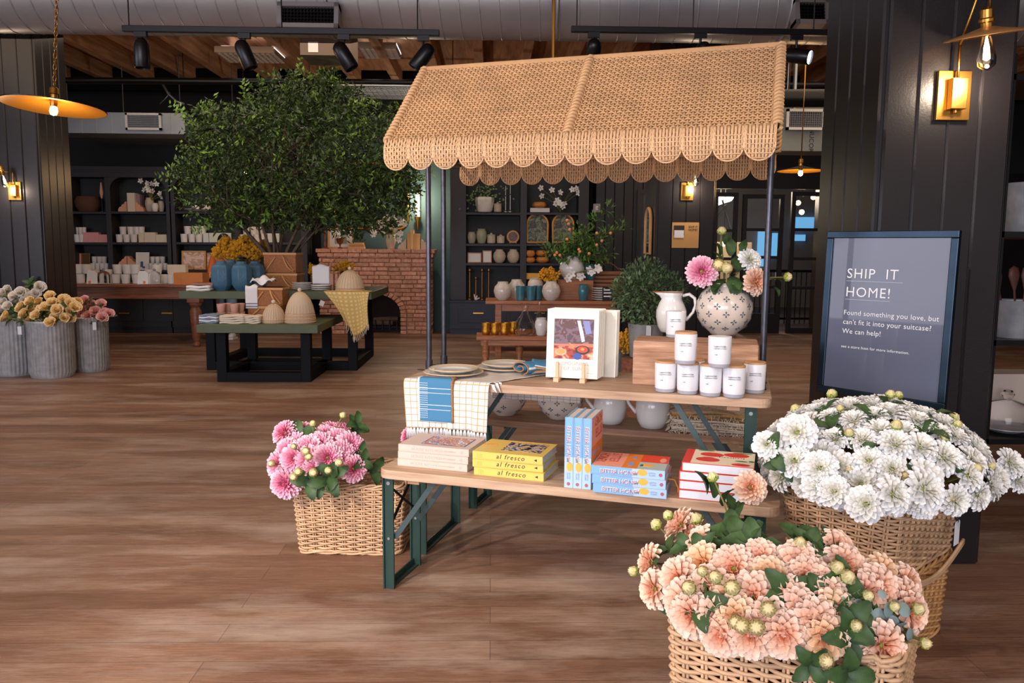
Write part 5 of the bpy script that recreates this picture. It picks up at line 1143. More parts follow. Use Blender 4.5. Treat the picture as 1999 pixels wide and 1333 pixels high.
m = mpp(9.2); blue_jug('slate blue angular vase at the front left of the higher green table', 431, 9.2, UZ, 41*m, 57*m); blue_jug('slate blue angular vase right of the front left one', 470, 9.22, UZ, 40*m, 56*m)
blue_jug('slate blue vase half hidden between the two front vases', 451, 9.5, UZ, 38*m, 58*m); blue_jug('slate blue vase behind, beside the white towels', 497, 9.48, UZ, 38*m, 56*m)
# yellow dried flowers in glass
def billy(label, px, py, Y, w, h, z0, n=420, jar=True, rr=.016, d=None):
    c = at(px, py, Y); t = thing('yellow_flower_bunch', label, 'flowers', (c.x, Y, z0)); W = w*mpp(Y)/2; H = h*mpp(Y)/2; g = MB(); st = MB(); d = d or W*.55
    for k in range(n):
        while 1:
            a, b, e = random.uniform(-1, 1), random.uniform(-1, 1), random.uniform(-1, 1)
            if a*a+b*b+e*e < 1: break
        q = Vector((a*W, e*d, c.z-z0+b*H+.25*H*sin(a*9))); s_ = rr*random.uniform(.7, 1.2)
        g.add([q+Vector(v)*s_ for v in ((1, 0, 0), (-1, 0, 0), (0, 1, 0), (0, -1, 0), (0, 0, 1), (0, 0, -1))], [(0, 2, 4), (2, 1, 4), (1, 3, 4), (3, 0, 4), (2, 0, 5), (1, 2, 5), (3, 1, 5), (0, 3, 5)])
        if k % 8 == 0: st.tube([(a*W*.2, 0, .03), (a*W*.5, e*d*.5, (c.z-z0)*.6), tuple(q)], .003, 3)
    g.build('blossom', M_YEL, t); st.build('stem', mat('dull_dry_stem', (116, 104, 60), .8), t)
    if jar: MB().lathe([(W*.35, 0), (W*.36, .01), (W*.34, (c.z-z0)*.7), (W*.4, (c.z-z0)*.8)], 20, caps=False).build('glass_jar', M_GLASS, t, smooth='all', solid=.004)
    return t
billy('big mustard yellow dried flower bunch behind the blue vases', 470, 487, 9.95, 112, 46, UZ, 1500, rr=.02)
billy('small yellow flower sprig left of the white towel', 609, 527, 9.9, 14, 24, UZ, 60); billy('yellow flower bunch behind the mesh dome on the higher table', 672, 521, 9.9, 44, 22, UZ, 220)
# glasses, cloths, domes on the lower table
M_ROSE = mat('rose_clay_cup', (216, 164, 146), .4)
Yg = 8.62; m = mpp(Yg)
for i, x in enumerate([428, 441, 454, 466]):
    for j in (0, 1): put('tumbler', 'rose coloured tumbler, %s, %s of a stack on the lower table' % (nth(i, 4), 'bottom' if j == 0 else 'top'), 'cup', cupmb(17*m, 16*m, 1, .78), M_ROSE, x, Yg+(.11 if i % 2 else 0), LZ+.002+j*16.4*m, 'rose tumblers stacked in pairs')
def pile(name, label, x0, x1, Y, z, n, h, mats_, d=.22, cat='cloth'):
    t = thing(name, label, cat, (gx((x0+x1)/2, Y), Y, z)); w = (x1-x0)*mpp(Y)/2
    for k in range(n): MB().sheet(lambda a, b: ((a-.5)*2*w*(1-.02*(k % 2)), (b-.5)*d, h*(k+.5)+.004*sin(a*8+k)), 10, 4).build('folded_cloth', mats_[k % len(mats_)], t, smooth='all', solid=h*.85)
    return t
M_BLUEST = mat('blue_grey_cloth', (122, 140, 160), .9)
pile('napkin_stack', 'stack of blue and white striped napkins at the lower table left corner', 391, 425, 8.4, LZ, 5, .018, [M_BLUEST, M_WHITECLOTH])
pile('linen_stack', 'pile of natural linen bags at the front of the lower table', 431, 478, 8.36, LZ, 4, .022, [M_LINEN]); pile('linen_stack', 'pile of natural linen bags left of the small mesh dome', 479, 508, 8.38, LZ, 4, .02, [M_LINEN])
def dome(label, px, Y, z, w, h, n=1):
    t = thing('mesh_food_dome', label, 'food cover', (gx(px, Y), Y, z)); r = w*mpp(Y)/2; H = h*mpp(Y)
    for k in range(n):
        g = MB(); zz = k*.035; s_ = 1-.03*k; g.lathe([(r*s_*cos(a), zz+(H-zz)*sin(a)*1.0) for a in [pi/2*j/12 for j in range(13)]][:-1]+[(.004, H+zz*.2)], 40, caps=False); g.build('linen_net', mat('beige_net', (222, 200, 172), .85, bump=.8, bs=160, alpha=.93), t, smooth='all')
        MB().tube([(r*s_*1.01*cos(a), r*s_*1.01*sin(a), zz+.012) for a in [2*pi*j/40 for j in range(40)]], .008, 6, closed=True).tube([(r*s_*1.01*cos(a), r*s_*1.01*sin(a), zz+.034) for a in [2*pi*j/40 for j in range(40)]], .005, 6, closed=True).build('hoop', mat('beige_hoop', (206, 172, 136), .6), t, smooth='all')
    g = MB()
    for k in range(28): a = 2*pi*k/28; g.tube([(r*1.01*cos(a)*cos(b), r*1.01*sin(a)*cos(b), H*1.005*sin(b)) for b in [pi/2*j/8 for j in range(9)]], .0022, 4)
    g.build('rib', mat('beige_hoop', (0, 0, 0)), t, smooth='all')
    MB().ball((0, 0, H+.02), (.022, .022, .02)).tube([(0, 0, H), (.03, -.02, H-.01), (.05, -.04, H-.06)], .006, 5).build('tie_knot', M_LINEN, t, smooth='all'); return t
dome('small beige mesh food dome at the front of the lower table', 531, 8.42, LZ, 45, 37); dome('stack of large beige mesh food domes at the lower table right end', 583, 8.45, LZ, 58, 60, 3)
dome('beige mesh food dome on the higher table at the draped towel', 682, 9.3, UZ, 54, 40)
M_GING = grid_cloth('yellow_gingham', (228, 210, 160), (214, 180, 106), .045, .045, .5)
t = thing('gingham_towel', 'yellow gingham towel with fringe draped off the higher table corner', 'towel', (gx(678, 8.97), 8.97, UZ+.004))
def gt(a, b):   # diagonal drape to a point
    x0 = -.27+.25*(1-b)*1.0; x1 = .25-.03*(1-b); return (x0+(x1-x0)*a+.02*sin(a*9+b*3), .03*sin(a*12)*(1-b)-.02*(1-b), -.50*(1-b)*(.72+.28*sin(pi*min(1, a*1.1)))+.0)
MB().sheet(gt, 26, 24, uvf=lambda a, b: (a*.5, b*.5)).build('cloth', M_GING, t, smooth='all', solid=.006)
MB().sheet(lambda a, b: (-.27+.52*a, .0+.16*b, .006), 4, 4, uvf=lambda a, b: (a*.5, .5+b*.16)).build('cloth_top', M_GING, t, smooth='all', solid=.005)
g = MB()
for k in range(22): x, y, z = gt(k/21, 0); g.tube([(x, y, z), (x+.004, y, z-.03), (x+random.uniform(-.01, .01), y, z-.065)], .004, 4)
g.build('fringe', M_LINEN, t, smooth='all')
MB().box(-.24, -.19, -.03, -.025, -.26, -.2).build('care_tag', M_WHITECLOTH, t, rot=(0, .4, 0))
for st_, (x, n_) in enumerate(((588, 4), (625, 3))):
    for k in range(n_): Y = 9.45-.1*st_; put('serving_plate', 'white blue-rimmed plate, %s of the %s pile on the higher green table' % (nth(k, n_, 'b'), 'left' if st_ == 0 else 'right'), 'plate', MB().lathe([(.08, 0), (.115, .014), (.115, .02), (.08, .008), (.001, .008)], 24, caps=False), M_WHITE, x, Y, UZ+.022*k, 'white plates on the higher green table')
t = towel('white towel with grey motifs propped on the plate pile', 626, 9.5, UZ+.27, .20, .04, .2, M_WHITECLOTH, 'propped_towel')
t = thing('utensil_caddy', 'wooden slatted caddy with tall handle on the higher green table', 'caddy', (gx(653, 9.45), 9.45, UZ)); g = MB()
for k in range(6): a = 2*pi*k/6; g.box(-.012+.05*cos(a), .012+.05*cos(a), -.004+.05*sin(a), .004+.05*sin(a), 0, .22)
g.tube([(.055*cos(a), .055*sin(a), .2) for a in [2*pi*k/16 for k in range(16)]], .008, 5, closed=True).build('slats', M_OAKL, t); MB().tube([(-.05, 0, .2), (-.045, 0, .3), (0, 0, .37), (.05, 0, .3), (.055, 0, .2)], .009, 6).build('handle', M_OAKL, t, smooth='all')
pile('book_stack', 'white book with dark spine at the left end of the higher table', 368, 412, 9.12, UZ, 2, .03, [M_CUP, M_WHITECLOTH], cat='book'); put('wooden_tray', 'small dark red wooden tray on the white book at left', 'tray', MB().box(-.11, .12, 0, .16, 0, .03), M_OAK, 392, 9.1, UZ+.062, None, False)

# ---- fireplace
FY = 13.1; X0, X1 = gx(622, FY), gx(843, FY); t = thing('brick_fireplace', 'rough red brick fireplace with an arched opening and brick mantel', 'fireplace', (X0, FY, 0)); W = X1-X0; HM = gz(486, FY, 730)
acx = gx(735, FY)-X0; ar = gx(780, FY)-gx(735, FY); asp = gz(612, FY, 735)     # arch centre, radius, springing height
rr_ = ar+.0; g = MB(); rw = .069; z = 0; row = 0
def in_arch(x, z, e=0): return (abs(x-acx) < rr_+e and z < asp) or (z >= asp and ((x-acx)/(rr_+e))**2+((z-asp)/((rr_+e)*.82))**2 < 1)
random.seed(11)
while z < HM-.14:
    x = -.1*(row % 2)-random.uniform(0, .05)
    while x < W:
        L_ = random.uniform(.17, .26); a, b = max(0, x), min(W, x+L_-.014)
        cxm = (a+b)/2
        if b-a > .03:
            segs = [(a, b)]
            out = []
            for (p_, q_) in segs:
                n_ = 8; run_ = None
                for k in range(n_+1):
                    xx = p_+(q_-p_)*k/n_; ok = not in_arch(xx, z+rw*.5, .10)
                    if ok and run_ is None: run_ = xx
                    if (not ok or k == n_) and run_ is not None: out.append((run_, xx)); run_ = None
            for (p_, q_) in out:
                if q_-p_ > .03: j = random.uniform(-.008, .012); dz = random.uniform(-.004, .004); g.box(p_, q_, -j-.012, .3, z+dz+.004, z+rw-.008+dz)
        x += L_
    z += rw; row += 1
for k in range(17):   # voussoirs
    a = pi*(k+.5)/17; r0_, r1_ = rr_+.005, rr_+.10; da = pi/17*.44
    P = [(acx+r*cos(b), asp+r*.82*sin(b)) for r, b in ((r0_, a-da), (r1_, a-da), (r1_, a+da), (r0_, a+da))]; g.prism(P, -.25, .02, M=Matrix.Rotation(pi/2, 4, 'X'))
zz = 0
while zz < asp-.03:
    for s_ in (-1, 1): a, b = sorted((acx+s_*(rr_+.005), acx+s_*(rr_+.10))); g.box(a, b, -.018, .25, zz+.005, zz+.062)
    zz += rw
g.build('brick_courses', M_BRICK, t, bevel=.009, seg=2)
mo = MB()
for (a, b, c_, d_) in ((.01, acx-rr_-.05, 0, HM-.1), (acx+rr_+.05, W-.01, 0, HM-.1), (acx-rr_-.05, acx+rr_+.05, asp+rr_*.82+.02, HM-.1)): mo.box(a, b, .008, .55, c_, d_)
P0 = [(acx+(rr_+.05)*cos(pi*k/16), asp+(rr_+.05)*.82*sin(pi*k/16)) for k in range(17)]
for k in range(16):
    a, b = P0[k], P0[k+1]; mo.add([(a[0], .012, a[1]), (b[0], .012, b[1]), (b[0], .012, asp+rr_*.82+.06), (a[0], .012, asp+rr_*.82+.06)], [(0, 1, 2, 3)])
mo.build('mortar_core', M_MORTAR, t)
g = MB(); x = -.04
while x < W+.04: L_ = random.uniform(.2, .28); g.box(x, min(W+.05, x+L_-.008), -.05+random.uniform(-.006, .006), .5, HM-.062, HM); x += L_
x = -.015
while x < W+.02: L_ = random.uniform(.2, .28); g.box(x, min(W+.02, x+L_-.008), -.03+random.uniform(-.006, .006), .5, HM-.13, HM-.068); x += L_
g.build('mantel_bricks', M_BRICK, t, bevel=.009)
MB().box(acx-rr_-.02, acx+rr_+.02, .5, .52, 0, asp+rr_*.82+.05).box(acx-rr_-.05, acx-rr_-.0, .1, .5, 0, asp+.02).box(acx+rr_, acx+rr_+.05, .1, .5, 0, asp+.02).build('firebox', mat('sooty_firebox', (70, 60, 54), .9, var=.3, vs=4), t)
g = MB(); 
for k in range(6): g.tube([(acx-.3+.12*k, .15, .06), (acx-.3+.12*k, .18, .22)], .012, 6)
g.tube([(acx-.4, .2, .1), (acx+.4, .2, .1)], .015, 6); g.build('fire_grate', M_BLKMETAL, t); MB().tube([(acx-.3, .3, .2), (acx+.3, .34, .22)], .05, 10).tube([(acx-.25, .22, .17), (acx+.22, .26, .16)], .045, 10).build('log', M_BARK, t, smooth=True)
random.seed(12)
MZ = HM+.002
def onM(px, dy=.1): return (gx(px, FY+dy), FY+dy, MZ)
def putm(name, label, cat, mb, m_, px, dy=.12, smooth=True, grp=None, rz=0):
    o = mb.build(name, m_, None, smooth=smooth); o.location = onM(px, dy); o.rotation_euler = (0, 0, rz); return tag(o, label, cat, grp)
m = mpp(13.2)
q = framed('white framed botanical print leaning at the left of the mantel', 665, 484, 13.36, 50, 40, M_TAN, mat('white_print_paper', (222, 220, 214), .7)); q.location.z = MZ; MB().box(-.1, .1, .003, .007, .08, .26).build('printed_plant', mat('grey_botanical', (160, 162, 158), .7), q)
t = thing('brass_goblet', 'small bronze goblet of white flowers on the mantel', 'goblet', onM(664)); MB().lathe([(.04, 0), (.04, .008), (.01, .03), (.012, .06), (.05, .1), (.065, .16), (.055, .17), (.001, .12)], 20, caps=False).build('cup', mat('dark_bronze', (130, 96, 66), .35, .8), t, smooth=True)
g = MB(); [g.ball((random.uniform(-.07, .07), random.uniform(-.05, .05), random.uniform(.17, .26)), .028, 8) for _ in range(9)]; g.build('blossom', M_PETW, t, smooth='all')
for k in range(3): putm('book', 'tan book lying on the mantel, %s of three' % nth(k, 3, 'b'), 'book', MB().box(-.13+.012*k, .13-.01*k, 0, .17, 0, .033), [M_TAN, mat('brown_book_cloth', (176, 128, 92), .8), M_TAN][k], 695, .1, False).location.z += .034*k
putm('candlestick', 'turned reddish candlestick at the left end of the mantel', 'candlestick', MB().lathe([(.06, 0), (.06, .01), (.02, .03), (.03, .08), (.012, .12), (.016, .24), (.028, .26), (.015, .27), (.012, .40), (.001, .41)], 14), mat('red_brown_turned', (126, 70, 52), .5), 635)
t = thing('stone_vase', 'ribbed stone vase with white blossoms on the mantel', 'vase', onM(763)); MB().lathe([(.05, 0), (.055, .01), (.075, .08), (.085, .15), (.07, .2), (.08, .235), (.07, .235), (.06, .2), (.001, .18)], 24, caps=False).build('vase_body', M_STONE, t, smooth='all')
blossoms('blossom_branch', 'white blossoms spilling from the mantel vase', 'flowers', 762, 460, 13.2, [(729, 440), (730, 452), (738, 435), (746, 432), (752, 428), (757, 424), (762, 431), (768, 437), (760, 441), (748, 442), (772, 444), (780, 436), (787, 433), (783, 430), (790, 436), (775, 452), (783, 456), (779, 468), (750, 452), (767, 424), (741, 441), (757, 450), (770, 430), (730, 458)], .055, M_PETW, n=6)
g = thing('foliage_tuft', 'yellow green leaves at the neck of the mantel vase', 'foliage', (gx(762, 13.18), 13.18, MZ+.245)); mb = MB(); [mb.ball((random.uniform(-.05, .05), random.uniform(-.03, .03), random.uniform(.0, .06)), (.02, .02, .04), 6) for _ in range(24)]; mb.build('leaf', mat('yellow_green_leaf', (150, 150, 84), .7), g, smooth='all')
for k, (x, h) in enumerate([(798, 31), (804.5, 37), (811, 30), (817, 30)]): putm('tan_book', 'upright tan paper bound book on the mantel, %s of four' % nth(k, 4), 'book', MB().box(-3*m, 3*m, 0, .16, 0, h*m), mat('tan_paper_%d' % (k % 2), [(214, 166, 110), (224, 186, 138)][k % 2], .8), x, .1, False, 'tan books on the mantel')
putm('scalloped_bookend', 'pale scalloped bookend left of the tan books on the mantel', 'bookend', scallop_end(-1), M_STONE, 794, .2, False); putm('scalloped_bookend', 'pale scalloped bookend at the right end of the mantel', 'bookend', scallop_end(1), M_STONE, 822, .2, False)
x0, x1, z0_, z1_ = gx(655, 13.68), gx(797, 13.68), gz(446, 13.68, 730), gz(318, 13.68, 730)
t = thing('wall_mirror', 'large gold framed mirror above the mantel behind the tree', 'mirror', ((x0+x1)/2, 13.70, (z0_+z1_)/2)); P = rounded_rect(-(x1-x0)/2, (x1-x0)/2, -(z1_-z0_)/2, (z1_-z0_)/2, .16, 8)
MB().tube([(a, 0, b) for a, b in P], .022, 8, closed=True).build('frame', M_BRASS, t, smooth='all'); MB().prism(P, -.01, .01, M=Matrix.Rotation(pi/2, 4, 'X')).build('mirror_glass', mat('dark_reflection_mirror', (70, 78, 74), .12, 1), t)  # silver tinted dark: stands in for a dim reflection, as the room end is open

# ---- right bookcase wares
a = 413; Yq = YB+.07
r1, r2, r3, r4 = 414, 475, 513, 585
t = thing('potted_vine', 'white pot with trailing green vine on the right bookcase top shelf', 'plant', at(946, r1, Yq)); m = mpp(Yq); MB().lathe([(.11, 0), (.13, .02), (.16, .2), (.15, .24), (.14, .24), (.14, .2), (.001, .18)], 8, caps=False).build('pot', M_WHITE, t, smooth=True)
g = MB()
for k in range(130):
    x = random.gauss(-.02, .17); z = .30+random.gauss(0, .08)-max(0, -x-.12)*.9; y = random.uniform(-.12, .08); q = Vector((x, y, z)); a = Vector((random.uniform(-1, 1), random.uniform(-.6, .2), random.uniform(-1, .6))).normalized(); b = a.cross(Vector((0, 1, .3))).normalized()
    g.add([q, q+a*.02+b*.014, q+a*.045, q+a*.02-b*.014], [(0, 1, 2, 3)])
g.build('leaf', mat('vine_leaf', (120, 150, 96), .6, isl=.4), t)
def jar(label, px, py, w, h, m_): 
    t = thing('lidded_jar', label, 'jar', at(px, py, Yq)); W = w*m/2; H = h*m; MB().lathe([(W*.85, 0), (W, .01), (W, H*.72), (W*.9, H*.76)], 18).build('jar_body', m_, t, smooth=True); MB().lathe([(W*1.02, H*.76), (W*1.02, H*.84), (W*.3, H*.88), (W*.25, H), (.001, H)], 18).build('jar_lid', m_, t, smooth=True)
jar('pale patterned lidded jar beside the vine pot, top shelf', 971.5, r1, 15, 19, M_STONE); jar('taller pale lidded jar on the second shelf', 959, r2, 16, 20, M_STONE); jar('shorter pale lidded jar on the second shelf', 977.5, r2, 15, 17, M_STONE)
for k, (x, h) in enumerate([(987, 50), (996, 54)]): item('candlestick', 'tall metal candlestick with pale taper on top shelf, %s one' % ['left', 'right'][k], 'candlestick', MB().lathe([(.04, 0), (.04, .01), (.012, .03), (.012, h*m*.6), (.022, h*m*.62), (.01, h*m*.64), (.009, h*m), (.001, h*m)], 12), M_STEEL2, x, r1, Yq)
vase('small sage green vase on the second shelf', 921, r2, Yq, 17, 22, M_SAGE); vase('larger sage green vase on the second shelf', 940, r2, Yq, 21, 28, M_SAGE)
t = thing('round_picture', 'round pale wood framed picture on little feet, second shelf', 'picture', at(1001.5, r2, Yq)); R_ = 12.5*m; MB().tube([(R_*.85*cos(k), 0, R_+R_*.85*sin(k)) for k in [2*pi*j/24 for j in range(24)]], R_*.17, 6, closed=True).ball((-.05, -.01, .01), .014, 6).ball((.05, -.01, .01), .014, 6).build('frame', M_TAN, t, smooth='all'); MB().prism([(R_*.75*cos(k), R_+R_*.75*sin(k)) for k in [2*pi*j/20 for j in range(20)]], -.005, .005, M=Matrix.Rotation(pi/2, 4, 'X')).build('picture', M_ART3, t)
framed('wide brown framed print on the third shelf', 926.5, r3, Yq, 27, 20, M_OAKL, M_CUP); framed('upright brown framed print on the third shelf', 951, r3, Yq, 18, 24, M_OAKL, M_CUP)
def rvase(label, px, py, Y, w, h, m_, name='round_vase', grp=None):
    W = w*mpp(Y)/2; H = h*mpp(Y); return item(name, label, 'vase', MB().lathe([(W*.5, 0), (W*.55, H*.02), (W*.85, H*.2), (W, H*.48), (W*.88, H*.74), (W*.58, H*.9), (W*.55, H), (W*.48, H), (W*.48, H*.9), (.001, H*.8)], 28, caps=False), m_, px, py, Y, grp)
rvase('round grey stoneware vase on the third shelf, left', 975, r3, Yq, 25, 26, M_STONE); rvase('round grey stoneware vase on the third shelf, right', 1002, r3, Yq, 25, 26, M_STONE)
for k, (x, h) in enumerate([(917, 60), (929, 44), (941, 60), (954, 60)]): item('candlestick', 'tall dark wooden candlestick on the lowest shelf, %s' % nth(k, 4), 'candlestick', MB().lathe([(.05, 0), (.05, .02), (.02, .04), (.014, h*m*.9), (.03, h*m*.93), (.03, h*m), (.001, h*m)], 12), mat('dark_bronze', (0, 0, 0)), x, r4, Yq, 'dark candlesticks on the lowest shelf')
item('coral_ornament', 'small white coral ornament between the dark candlesticks', 'ornament', MB().tube([(0, 0, 0), (-.02, 0, .09)], .014, 5).tube([(0, 0, 0), (.03, 0, .07)], .012, 5).tube([(.0, 0, 0), (.07, 0, .03)], .012, 5), M_WHITE, 928, r4, Yq-.12)
for k in (0, 1): item('book', 'white book lying flat under the orange box, %s' % ['lower', 'upper'][k], 'book', MB().box(-.16, .16, 0, .2, 0, .034), M_CUP, 1054, r1-4*k, Yq, smooth=False)
def pump(name, label, px, py, Y, w, h, m_=M_AMBERW): W = w*mpp(Y)/2; H = h*mpp(Y); return item(name, label, 'ornament', MB().lathe([(W*.6, 0), (W*.95, H*.25), (W, H*.5), (W*.8, H*.85), (W*.2, H*.92), (.001, H*.85)], 24, rf=lambda a, z: 1+.05*cos(8*a)), m_, px, py, Y, 'amber pumpkin ornaments')
pump('pumpkin_box', 'low orange pumpkin shaped box on two white books', 1053, r1-8, Yq+.05, 27, 13)
for (x, y, w, h, lab) in [(1035, r3, 20, 12, 'small amber pumpkin, bottom of the left pair, third shelf'), (1035, r3-12, 19, 14, 'amber pumpkin, top of the left pair, third shelf'), (1059, r3, 25, 13, 'amber pumpkin, bottom of the right pair, third shelf'), (1058, r3-13, 23, 13, 'amber pumpkin, top of the right pair, third shelf')]: pump('pumpkin', lab, x, y, Yq, w, h)
def arch_frame(label, px):
    t = thing('arched_picture', label, 'picture', at(px, r2, Yq), rot=(radians(-4), 0, 0)); w = 40*m/2; h = 55*m; P = [(-w, 0)]+[(w*cos(pi-pi*k/14), h-w+w*sin(pi*k/14)) for k in range(15)]+[(w, 0)]
    MB().tube([(x, 0, z+.015) for x, z in P], .022, 8, closed=True).build('frame', mat('honey_gold_frame', (196, 142, 72), .4, .3), t, smooth='all'); MB().prism([(x*.96, z+.015) for x, z in P], -.008, .006, M=Matrix.Rotation(pi/2, 4, 'X')).build('picture', art('dark_foliage_print', [(60, 60, 54), (84, 92, 76), (130, 134, 116), (70, 70, 62)], 12, 4), t)
arch_frame('gold arched frame with dark foliage art, left of two', 1049); arch_frame('gold arched frame with dark foliage art, right of two', 1099)
item('yellow_tin', 'yellow tin on the lowest shelf behind the yellow sprig', 'tin', MB().box(-.11, .11, 0, .2, 0, .1), M_YPR, 1040, 545, Yq, smooth=False)
blossoms('blossom_branch', 'white blossom branch on the right bookcase top shelf', 'flowers', 1095, r1, Yq, [(1055, 367), (1057, 382), (1077, 371), (1093, 376), (1088, 391), (1093, 397), (1098, 403), (1101, 397), (1117, 370), (1126, 368), (1127, 377), (1097, 400), (1085, 398)], .05, M_PETW)
item('glass_vase', 'small clear vase holding the blossom branch on the top shelf', 'vase', VS(.12, .2), M_GLASS, 1095, r1, Yq)

# ---- brown two tier tables at centre right
t = thing('wooden_table', 'honey brown display table with vases right of centre', 'table', (gx(948, 9.2), 9.2, 0)); W = gx(1225, 9.2)-gx(948, 9.2); HZ = gz(588, 9.2, 1000)
MB().box(0, W, 0, .7, HZ-.035, HZ).build('tabletop', M_OAKL, t, bevel=.006); MB().box(.12, W-.12, .08, .11, HZ-.12, HZ-.035).box(.12, W-.12, .6, .63, HZ-.12, HZ-.035).build('apron', M_OAKL, t)
for (x, y) in ((.15, .1), (W-.15, .1), (.15, .6), (W-.15, .6)): MB().box(x-.035, x+.035, y-.035, y+.035, 0, HZ-.035).build('leg', M_OAKL, t, bevel=.004)
for zz in (.18, .32): MB().box(.05, W-.1, .14, .60, zz, zz+.02).build('slat_shelf', M_OAKL, t)
LX0, LY = gx(930, 8.45), 8.45; BZ2 = gz(656, 8.5, 1000)
t = thing('wooden_bench', 'low honey brown bench with turned legs and gold cups', 'bench', (LX0, LY, 0)); W2 = gx(1180, LY)-LX0
MB().box(0, W2, 0, .42, BZ2-.04, BZ2).build('bench_top', M_OAKL, t, bevel=.006); MB().box(.05, W2-.05, .04, .07, BZ2-.1, BZ2-.04).build('apron', M_OAKL, t)
for (x, y) in ((.1, .07), (W2-.1, .07), (.1, .35), (W2-.1, .35), (W2*.35, .35), (W2*.6, .35)): MB().lathe([(.025, 0), (.035, .05), (.028, .1), (.045, .15), (.025, .2), (.04, .26), (.04, BZ2-.04)], 14).build('leg', M_OAKL, t, smooth=True, loc=(x, y, 0))
m = mpp(8.6)
for i, x in enumerate([949, 967, 986, 1002]): put('gold_cup', 'hammered gold cup on the low bench, %s' % nth(i, 4), 'cup', MB().lathe([(.035, 0), (.042, .01), (.05, .05), (.042, .07), (.05, .1), (.052, .13), (.046, .13), (.04, .07), (.001, .02)], 20, caps=False), M_GOLD, x, 8.62+.12*(i == 3), BZ2+.001, 'gold cups on the low bench')
def carafe(label, px, Y, z, w, h): 
    W = w*mpp(Y)/2; H = h*mpp(Y); return put('glass_carafe', label, 'carafe', MB().lathe([(W*.6, 0), (W*.95, H*.06), (W, H*.2), (W*.75, H*.45), (W*.3, H*.68), (W*.22, H*.8), (W*.34, H), (W*.31, H), (W*.19, H*.8), (W*.27, H*.68), (W*.7, H*.45), (W*.94, H*.2), (W*.55, H*.03), (.001, H*.03)], 28, caps=False), M_GLASS, px, Y, z)
carafe('big clear glass carafe on the low bench', 1026, 8.62, BZ2+.001, 46, 62); carafe('narrow clear glass carafe behind the big one', 1054, 8.78, BZ2+.001, 22, 62)
put('white_jug', 'white bottle shaped jug beside the big carafe', 'jug', VS(.14, .19), M_WHITE, 1058, 8.58, BZ2+.001)
Yv = 9.4; m = mpp(Yv)
rv = lambda lab, x, Y, w, h, mm, grp=None: rvase(lab, x, 0, Y, w, h, mm, 'round_vase', grp)
def rvt(lab, x, Y, w, h, mm, dots=True, z=None):
    o = rvase(lab, x, 300, Y, w, h, mm); o.location = (gx(x, Y), Y, (HZ if z is None else z)+.001); return o
M_DOT = mat('dotted_cream_glaze', (214, 204, 192), .25, var=.25, vs=60, coat=.4)
rvt('round dotted cream vase at the left end of the honey table', 982, Yv, 36, 36, M_DOT); rvt('round dotted cream vase behind the leftmost one', 1009, Yv+.24, 36, 38, M_DOT); rvt('round dotted cream vase holding yellow sprigs', 1077, Yv-.04, 37, 38, M_DOT)
put('tall_vase', 'tall plain cream vase behind the teal cups', 'vase', VS(.2, .25), M_CREAM, 1046, Yv+.3, HZ+.001)
for i, x in enumerate([1017, 1037, 1051]): put('teal_cup', 'teal ribbed cup on the honey table, %s' % nth(i, 3), 'cup', cupmb(20*m, 28*m, .95, .8), M_TEAL, x, Yv-.05+.12*(i == 2), HZ+.001, 'teal ribbed cups')
billy('yellow goldenrod sprig leaning from the dotted round vase', 1072, 537, Yv, 44, 30, HZ+.18, 200, jar=False)
XB0, XB1 = gx(1094, 9.45), gx(1160, 9.45)
put('wooden_riser', 'brown wooden riser box under the big white vase', 'box', MB().box(-(XB1-XB0)/2, (XB1-XB0)/2, 0, .3, 0, .235), M_OAKL, 1127, 9.5, HZ+.001, None, False, bevel=.004)
rvt('big white vase with moulded handles on the wooden riser', 1117, 9.62, 50, 46, M_WHITE, z=HZ+.238); put('teal_bottle', 'teal bottle vase in front of the wooden riser', 'vase', VS(21*m, 32*m), M_TEAL, 1140, 9.36, HZ+.001)
put('teal_bottle', 'teal vase with white blossoms on the wooden riser', 'vase', VS(24*m, 30*m), M_TEAL, 1153, 9.62, HZ+.238)
blossoms('blossom_branch', 'white blossoms in front of the big white vase', 'flowers', 1110, 540, 9.42, [(1115, 535), (1108, 545), (1130, 541), (1136, 538), (1155, 532), (1152, 526), (1165, 523), (1168, 527)], .05, M_PETW)
for i in range(6): put('side_plate', 'white plate in the pile right of the teal bottle, %s' % nth(i, 6, 'b'), 'plate', MB().lathe([(.08, 0), (.13, .016), (.13, .022), (.08, .008), (.001, .008)], 24, caps=False), M_WHITE, 1178, 9.45, HZ+.001+.026*i, 'white plates on the honey table')
t = thing('slatted_basket', 'brown slatted wooden basket with arched handle on the honey table', 'basket', (gx(1190, 9.72), 9.72, HZ)); g = MB()
for k in range(7): g.box(-.19, .19, 0, .2, .01+k*.048, .048+k*.048)
g.build('slats', M_OAKL, t, bevel=.003); MB().tube([(-.15+.3*k/10, .1, .34+.1*sin(pi*k/10)) for k in range(11)], .006, 6).build('handle', M_OAK, t, smooth='all')
p = (gx(1188, 9.3), 9.3, HZ); t = thing('chalk_sign', 'small black card sign leaning on the plates', 'sign', p, rot=(radians(-8), 0, 0)); MB().box(-.06, .06, 0, .006, 0, .17).build('board', M_BLACK, t); MB().box(-.045, .045, -.002, 0, .05, .065).box(-.045, .045, -.002, 0, .09, .105).box(-.045, .03, -.002, 0, .125, .14).build('white_writing', M_WHITECLOTH, t)
